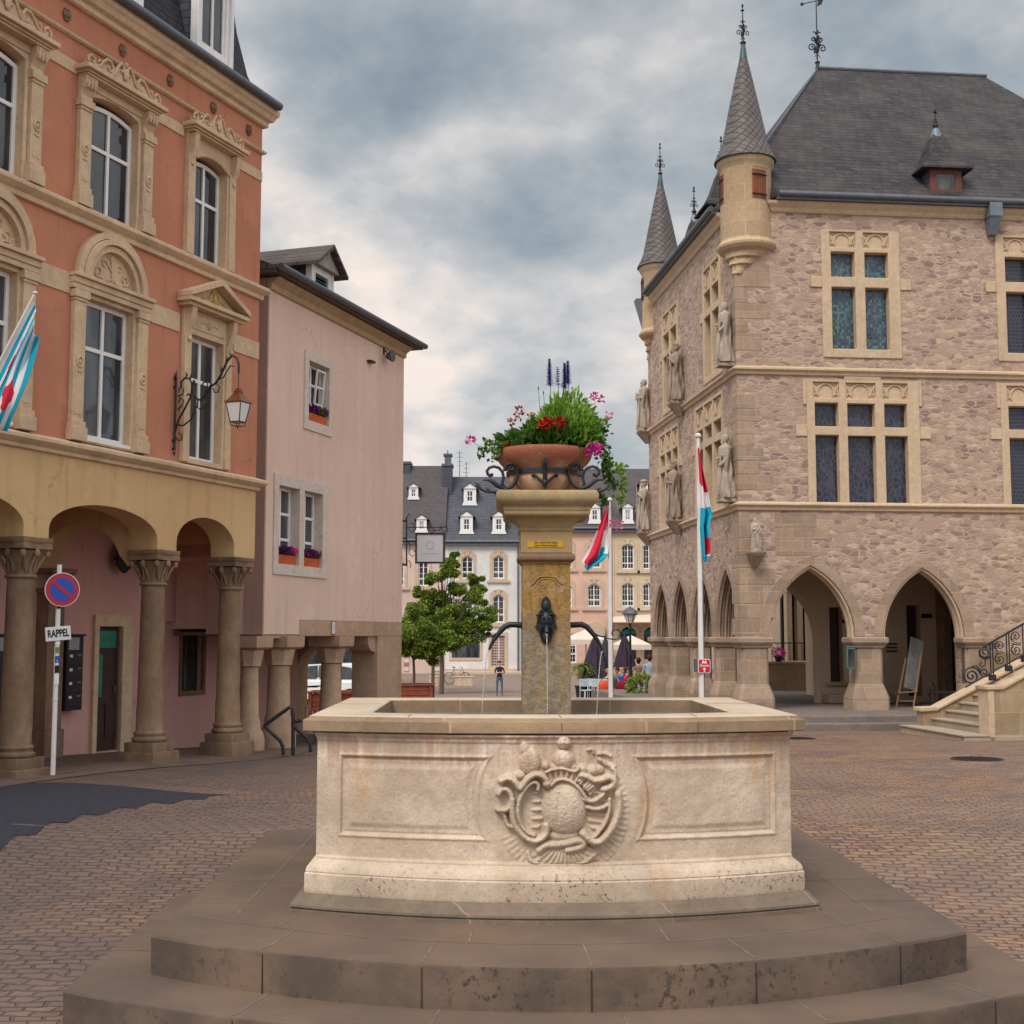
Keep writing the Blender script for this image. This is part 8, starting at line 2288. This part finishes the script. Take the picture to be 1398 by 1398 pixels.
m = MB(); m.panel(rect(1.2,2.8,.6,zmid-.6), [rect(1.3,2.7,.7,zmid-.7)], -.12, -.051); m.build('window_surround', M['surr'], T); m = MB(); m.box(1.3,2.7,-.09,-.052,.7,zmid-.7); m.build('window', M['glass2'], T)
# ================================================================ people
def person(loc, rz, h, label, shirt, legs, hair, pose='stand', group=None, arms=0, sleeve=.5, shorts=False):
    T = empty('person', loc, rz, label, 'person', group)
    k = h/1.75
    V = []; E = []; R_ = []
    def v(p, r_): V.append(tuple(c*k for c in p)); R_.append(r_*k); return len(V)-1
    def e(*ids):
        for a, b in zip(ids, ids[1:]): E.append((a, b))
    sit = pose == 'sit'
    z0 = -.42 if sit else 0
    pel = v((0,0,.95+z0), .125); wa = v((0,.0,1.12+z0), .115); ch = v((0,0,1.30+z0), .145); ns = v((0,.0,1.45+z0), .06); nk = v((0,-.01,1.52+z0), .052); hd = v((0,-.02,1.60+z0), .085); tp_ = v((0,-.015,1.70+z0), .078)
    e(pel, wa, ch, ns, nk, hd, tp_)
    for s in (-1, 1):
        if sit:
            hip = v((s*.10,-.02,.93+z0), .095); kn = v((s*.11,-.43,.92+z0), .065); an = v((s*.11,-.45,.09), .042); ft = v((s*.11,-.60,.04), .035)
        elif pose == 'walk':
            hip = v((s*.09,0,.88), .095); kn = v((s*.09,-.10 if s > 0 else .06,.50), .062); an = v((s*.09,-.12 if s > 0 else .22,.10 if s > 0 else .14), .042); ft = v((s*.09,-.25 if s > 0 else .10,.04), .035)
        else:
            hip = v((s*.10,0,.88), .098); kn = v((s*.12,-.01,.50), .066); an = v((s*.13,.02,.09), .043); ft = v((s*.14,-.12,.035), .036)
        e(pel, hip, kn, an, ft)
        sh = v((s*.17,0,1.40+z0), .062)
        if arms == 1: el = v((s*.25,-.05,1.13+z0), .042); wr = v((s*.05,-.20,1.16+z0), .032); hn = v((-s*.02,-.21,1.18+z0), .034)
        elif arms == 2: el = v((s*.26,-.02,1.14+z0), .042); wr = v((s*.17,-.24,1.02+z0), .032); hn = v((s*.14,-.30,1.0+z0), .034)
        else: el = v((s*.25,.02,1.12+z0), .042); wr = v((s*.26,-.05,.88+z0), .032); hn = v((s*.26,-.07,.80+z0), .034)
        e(ch, sh, el, wr, hn)
    me = bpy.data.meshes.new('body'); me.from_pydata(V, E, []); o = bpy.data.objects.new('body', me); COL.objects.link(o)
    sm = o.modifiers.new('skin', 'SKIN'); sv = me.skin_vertices[0].data
    for i, r_ in enumerate(R_): sv[i].radius = (r_, r_*.82); 
    sv[0].use_root = True
    o.modifiers.new('sub', 'SUBSURF').levels = 2; o.modifiers['sub'].render_levels = 2
    dg = bpy.context.evaluated_depsgraph_get(); dg.update()
    nm = bpy.data.meshes.new_from_object(o.evaluated_get(dg)); nm.name = 'body'
    bpy.data.objects.remove(o)
    nm.materials.clear()
    for q in (M['skin'], shirt, legs, hair, M['iron']): nm.materials.append(q)
    mi = []
    for p in nm.polygons:
        c = p.center/k; z = c.z-z0
        if z > 1.53: mi.append(3 if (c.y > -.01 or z > 1.68) else 0)
        elif z > 1.465: mi.append(0)
        elif abs(c.x) > .215 and z < 1.40-.5*sleeve and z > .7: mi.append(0)
        elif c.y < -.12 and z > .95 and not (sit and z < 1.0): mi.append(0)
        elif z > .93+(.05 if sit else 0): mi.append(1)
        elif c.z < .07: mi.append(4)
        elif shorts and c.z < .45: mi.append(0)
        else: mi.append(2)
    nm.polygons.foreach_set('material_index', mi); nm.shade_smooth()
    b = bpy.data.objects.new('body', nm); COL.objects.link(b); b.parent = T
    m = MB(); m.ball((0,.005*k,(1.655+z0)*k), (.092*k,.105*k,.105*k), 12, 8); 
    m.v = [p for p in m.v]; 
    hb = m.build('hair', hair, T, smooth=60); hb.location = (0, .018*k, .012*k)
    m = MB(); m.ball((0,-.098*k,(1.61+z0)*k), (.012*k,.018*k,.018*k), 6, 5); m.build('nose', M['skin'], T)
    return T
def cl(name, c): return m_plain(name, c, .85, 0, .1)
hbrown = cl('brown hair', (.06,.03,.018)); hblack = cl('black hair', (.015,.012,.012)); hblond = cl('blond hair', (.35,.22,.1))
jean = cl('blue jeans', (.05,.11,.17)); blk = cl('black shirt', (.02,.02,.025))
wx = at_y(682, 949, 60); wx.z = gz(wx.x, 60)
hh = at_y(682, 902, 60).z-wx.z
person((wx.x, 60, wx.z), .15, hh, 'woman in black top and blue jeans standing alone in the square, left of the pillar', blk, jean, hbrown, 'stand', None, 1)
# ================================================================ pavement cafe beside the town hall
def base(px_, Y): x = X(px_, Y); return Vector((x, Y, gz(x, Y)))
M['cream_c'] = m_plain('cream canvas', (.64,.53,.44), .85, 0, .05); M['purp_c'] = m_plain('dark plum canvas', (.045,.03,.05), .85, 0, .3); M['grey_c'] = m_plain('dark grey canvas', (.05,.055,.06), .85, 0, .2)
def closed_parasol(px_, Y, pyt, pyb, w, mat, label):
    b = base(px_, Y); T = empty('closed_parasol', b, 0, label, 'parasol', 'closed parasols of the cafe')
    zt = at_y(px_, pyt, Y).z-b.z; zb = at_y(px_, pyb, Y).z-b.z
    m = MB(); m.tube([(0,0,0),(0,0,zt)], .03, 8); m.cyl(.25,0,.08,16); m.build('pole', M['zinc'], T)
    m = MB(); rings = []; n = 40
    for q in range(9):
        t = q/8; rr = w*(.08+.92*(1-t)**.75); rings.append([(rr*(1+.22*cos(8*2*pi*i/n))*cos(2*pi*i/n), rr*(1+.22*cos(8*2*pi*i/n))*sin(2*pi*i/n), zb+(zt-zb)*t) for i in range(n)])
    m.loft(rings); m.ball((0,0,zt+.03), .04, 8, 6); m.build('folded_canopy', mat, T, smooth=60)
closed_parasol(812, 50, 868, 930, .52, M['purp_c'], 'wide plum coloured parasol tied shut beside the palm')
closed_parasol(825.5, 53, 869, 913, .28, M['grey_c'], 'narrow dark grey parasol tied shut, just left of the left flagpole')
closed_parasol(851.5, 50, 867, 911, .36, M['purp_c'], 'plum coloured parasol tied shut just left of the street lamp')
def open_parasol(px0, px1, Y, pyt, pye, label, n=4, deep=2.2):
    a = at_y(px0, pye, Y); b_ = at_y(px1, pye, Y); c = (px0+px1)/2; b = base(c, Y); T = empty('open_parasol', b, 0, label, 'parasol', 'open cream parasols')
    zt = at_y(c, pyt, Y).z-b.z; ze_ = a.z-b.z; w = (b_.x-a.x)/2
    m = MB(); m.tube([(0,0,0),(0,0,zt)], .04, 8); m.build('pole', M['white'], T)
    m = MB(); q = [(-w,-w*.7),(w,-w*.7),(w,w*.7),(-w,w*.7)]
    vs = [(x, y, ze_) for x, y in q]+[(x, y, ze_-.22) for x, y in q]+[(0,0,zt)]; m.add(vs, [(0,1,8),(1,2,8),(2,3,8),(3,0,8),(0,4,5,1),(1,5,6,2),(2,6,7,3),(3,7,4,0)])
    o = m.build('canopy', M['cream_c'], T); o.modifiers.new('thickness', 'SOLIDIFY').thickness = .02
    m = MB()
    for x, y in q: m.tube([(0,0,zt-.08),(x,y,ze_-.03)], .02, 5)
    m.build('rib', M['white'], T)
open_parasol(766, 832, 62, 859, 873, 'cream open parasol directly right of the fountain pillar')
open_parasol(834, 886, 58, 867, 880, 'small cream open parasol behind the street lamp')
# long cream awning of the hotel
a = at_y(835, 850, 98); T = empty('long_awning', (a.x, 99.6, 0), 0, 'long cream awning over the ground floor of the beige house', 'awning')
b_ = at_y(960, 850, 98); ztop = at_y(860, 841, 99.9).z
m = MB(); m.add([(0,-2.0,a.z),(b_.x-a.x,-2.0,a.z),(b_.x-a.x,.25,ztop+.3),(0,.25,ztop-.1)], [(0,1,2,3)]); o = m.build('canvas', M['cream_c'], T); o.modifiers.new('thickness', 'SOLIDIFY').thickness = .04
m = MB(); m.tube([(0,-2.02,a.z-.04),(b_.x-a.x,-2.02,a.z-.04)], .09, 6); m.build('front_bar', m_plain('brown bar', (.25,.12,.06), .6), T)
# street lamp
b = base(859, 44); T = empty('street_lamp', b, 0, 'old fashioned black street lamp with six-sided lantern beside the town hall', 'street lamp')
zt = at_y(859, 829, 44).z-b.z; zl = at_y(859, 850, 44).z-b.z; zm = at_y(859, 839, 44).z-b.z
m = MB(); m.lathe([(.20,0),(.20,.15),(.15,.22),(.13,.5),(.10,.75),(.085,.9),(.06,1.0),(.05,1.6),(.062,1.63),(.045,1.7),(.035,zl-.25),(.07,zl-.2),(.04,zl-.12),(.06,zl-.02)], 16); m.build('post', M['iron'], T, smooth=50)
m = MB(); m.lathe([(.10,zl),(.20,zm)], 6); m.build('lantern_glass', M['lampglass'], T)
m = MB(); m.lathe([(.26,zm),(.27,zm+.03),(.20,zm+.14),(.10,zm+.22),(.06,zt-.03),(.03,zt+.03)], 6)
for q in range(6): m.tube([(.10*cos(q*pi/3),.10*sin(q*pi/3),zl),(.20*cos(q*pi/3),.20*sin(q*pi/3),zm)], .012, 5)
m.build('lantern_roof', M['zinc'], T)
# palm
def fronds(T, c, n, L, mat, seed, droop=1.0, up=.6, w=.05):
    r_ = random.Random(seed); m = MB()
    for i in range(n):
        a = r_.uniform(0, 2*pi); el = r_.uniform(-.1, 1.2)*up; d = Vector((cos(a)*cos(el), sin(a)*cos(el), sin(el))); p = Vector(c); l = L*r_.uniform(.7,1.1)
        prev = p.copy(); 
        for s in range(9):
            d2 = (d+Vector((0,0,-.18*s*droop))).normalized(); q = prev+d2*l/9
            side = d2.cross(Vector((0,0,1)))
            if side.length > .01:
                side.normalize()
                for sg_ in (-1, 1): leaf(m, q, side*sg_+d2*.6+Vector((0,0,-.15)), Vector((0,0,1)), l*.20*(1-.07*s), w, .15)
            prev = q
    raw_mb(m, 'fronds', mat, T)
M['palm'] = m_leaf('palm fronds', (.10,.17,.03), (.24,.32,.06), (.42,.46,.12))
b = base(796, 50); T = empty('potted_palm', b, 0, 'small palm in a black tub right of the fountain pillar', 'palm')
m = MB(); m.lathe([(.26,0),(.33,.55),(.36,.55),(.36,.6),(.3,.6)], 4); m.build('tub', M['iron'], T)
zf = at_y(796, 913, 50).z-b.z; m = MB(); m.tube([(0,0,.4),(.02,0,zf)], [.10,.08], 8); m.build('trunk', M['bark'], T)
m = MB()
for q in range(60): leaf(m, Vector((0,0,zf-.15)), rv(r)+Vector((0,0,-.6)), rv(r), .4, .05, .3)
raw_mb(m, 'dead_leaves', m_plain('dry yellow leaves', (.35,.2,.05), .9), T)
fronds(T, (0,0,zf+.1), 60, .8, M['palm'], 3, w=.07)
b = base(842, 56); T = empty('bamboo_clump', b, 0, 'yellow green leafy shrub behind the left flagpole', 'shrub')
zt = at_y(842, 888, 56).z-b.z
m = MB(); m.lathe([(.3,0),(.38,.5)], 10); m.build('pot', M['iron'], T); fronds(T, (0,0,zt*.72), 50, .8, M['palm'], 4, .8, 1.1); fronds(T, (0,0,zt*.4), 40, .6, M['leaf'], 5)
b = base(875, 42); T = empty('broadleaf_shrub', b, 0, 'glossy light green potted shrub at the far corner of the town hall arcade', 'shrub')
m = MB(); m.lathe([(.22,0),(.3,.4)], 12); m.build('pot', M['terra'], T)
m = MB(); zt = at_y(875, 918, 42).z-b.z
for i in range(520):
    v = rv(r); p = Vector((v.x*.40, v.y*.35, .40+(zt-.45)*.36+v.z*(zt-.3)*.38)); leaf(m, p, v+Vector((0,0,-.2)), rv(r), .19, .09, .3)
raw_mb(m, 'foliage', M['palm'], T)
# tables and chairs
def cafe_table(px_, Y, label):
    b = base(px_, Y); T = empty('cafe_table', b, 0, label, 'table', 'cafe tables')
    m = MB(); m.cyl(.36, .71, .74, 20); m.build('tabletop', M['zinc'], T); m = MB(); m.cyl(.03, .02, .71, 8); m.cyl(.2, 0, .03, 12); m.build('pedestal', M['iron'], T); return T
def cafe_chair(px_, Y, rz, label, mat):
    b = base(px_, Y); T = empty('cafe_chair', b, rz, label, 'chair', 'cafe chairs')
    m = MB(); m.box(-.2,.2,-.2,.2,.43,.46); m.build('seat', mat, T, bevel=.01)
    m = MB(); m.box(-.2,.2,.18,.21,.58,.86); m.build('backrest', mat, T, bevel=.01)
    for sx_ in (-1, 1):
        for sy_ in (-1, 1): m = MB(); m.tube([(sx_*.19,sy_*.19,0),(sx_*.18,sy_*.18,.44 if sy_ < 0 else .86)], .014, 6); m.build('leg', M['polew'], T)
    return T
tl = 'round metal cafe table beside the '
cafe_table(844, 48, tl+'seated guests left of the street lamp'); cafe_table(822, 49, tl+'plum parasol and red bag'); cafe_table(808, 52, tl+'potted palm')
wick = m_plain('dark wicker', (.07,.06,.06), .8); whit = m_plain('pale chair paint', (.45,.52,.56), .6)
cafe_chair(800, 48.5, .4, 'pale cafe chair nearest the palm tub', whit); cafe_chair(806, 49.3, -.3, 'pale cafe chair below the wide plum parasol', whit); cafe_chair(815, 47.6, .1, 'pale cafe chair in front of the red shoulder bag', whit)
cafe_chair(823, 48.2, -.2, 'pale cafe chair just left of the left flagpole', whit); cafe_chair(838, 47.2, .2, 'dark wicker cafe chair just right of the left flagpole', wick); cafe_chair(847, 47.4, -.3, 'dark wicker cafe chair with red cushion left of the street lamp', wick); cafe_chair(853, 49.2, 1.2, 'dark wicker cafe chair behind the lamp post', wick)
b = base(847, 47.4); T = empty('red_cushion', (b.x, 47.4, b.z+.46), -.3, 'dark red cushion on the wicker chair left of the street lamp', 'cushion'); m = MB(); m.ball((0,0,.16), (.24,.10,.20), 12, 8); m.build('cushion_pad', m_plain('dark red fabric', (.25,.01,.03), .9), T)
b = base(824, 47.0); T = empty('orange_red_bag', (b.x, 47.0, b.z+.47), 0, 'rounded orange red bag on the chair back beside the left flagpole', 'bag')
m = MB(); m.ball((-.0,0,.12), (.26,.16,.24), 14, 9); m.build('bag_body', m_plain('orange red fabric', (.62,.07,.02), .7), T); m = MB(); m.tube([(-.15,0,.25),(-.1,0,.42),(.1,0,.42),(.15,0,.25)], .015, 6); m.build('strap', M['dark'], T)
G_ = 'cafe guests'
def sp(px_, Y, **k): b = base(px_, Y); return (b.x, Y, b.z)
person(sp(829, 49.5), .8, 1.62, 'fair haired guest in beige seated left of the left flagpole', cl('beige shirt', (.5,.33,.25)), jean, hblond, 'sit', G_, 2)
person(sp(841, 50.5), -.6, 1.68, 'brown haired guest in tan seated just right of the left flagpole', cl('tan shirt', (.32,.2,.1)), blk, hbrown, 'sit', G_, 2)
person(sp(848, 48.8), .5, 1.66, 'guest in bright blue seated between the tan and the red guests', cl('bright blue shirt', (.02,.10,.38)), jean, hblond, 'sit', G_, 2)
person(sp(854, 48.2), 1.2, 1.70, 'guest in red seated right beside the lamp post', cl('red shirt', (.6,.015,.04)), blk, hbrown, 'sit', G_, 2)
b = base(870, 47.0); hgt = at_y(870, 898, 47).z-b.z
person((b.x, 47, b.z), pi+.2, hgt, 'standing man with short black hair in a brown shirt, seen from behind', cl('brown shirt', (.22,.15,.12)), blk, hblack, 'stand', None, 2)
b = base(885, 46.5); hgt = at_y(885, 894, 46.5).z-b.z
person((b.x, 46.5, b.z), pi-.3, hgt, 'man in a light blue shirt half hidden by the town hall corner', cl('light blue shirt', (.28,.36,.48)), jean, hbrown, 'stand', None, 0)
# stone bench blocks and bicycle rack before the white house
for px_, w_, lb in ((634, 1.0, 'pale stone bench block left of the white house shop window'), (594, .5, 'pale stone block at the foot of the slender maple')):
    b = base(px_, 72); T = empty('stone_block', b, 0, lb, 'stone block')
    m = MB(); m.box(-w_*.5, w_*.5, -.3, .3, 0, .5); m.build('block', M['surr'], T, bevel=.03); m = MB(); m.box(-w_*.54, w_*.54, -.33, .33, .501, .57); m.build('slab', M['dressed'], T, bevel=.01)
b = base(625, 76); T = empty('bicycle', b, .5, 'small bicycle parked in front of the white house shop window', 'bicycle')
for x in (-.5, .5): m = MB(); m.tube([(x+.33*cos(q*pi/12), 0, .34+.33*sin(q*pi/12)) for q in range(24)], .02, 5, closed=True); m.build('wheel', M['iron'], T)
m = MB(); m.tube([(-.5,0,.34),(-.1,0,.34),(.3,0,.85),(-.2,0,.85),(-.1,0,.34)], .02, 5); m.tube([(.5,0,.34),(.32,0,.95),(.25,.2,.98)], .02, 5); m.tube([(-.5,0,.34),(-.2,0,.85),(-.22,0,.95)], .02, 5); m.build('frame', M['zinc'], T)
m = MB(); m.ball((-.22,0,.97), (.13,.06,.03), 8, 5); m.build('saddle', M['iron'], T)
# steps up to the houses
m = MB(); xa = X(600, 96); xb = X(720, 96); m.box(xa, xb, 97.6, 99.99, -1.2, GB+.18); o = m.build('house_pavement', M['surr'], None, bevel=.03); tag(o, kind='structure')
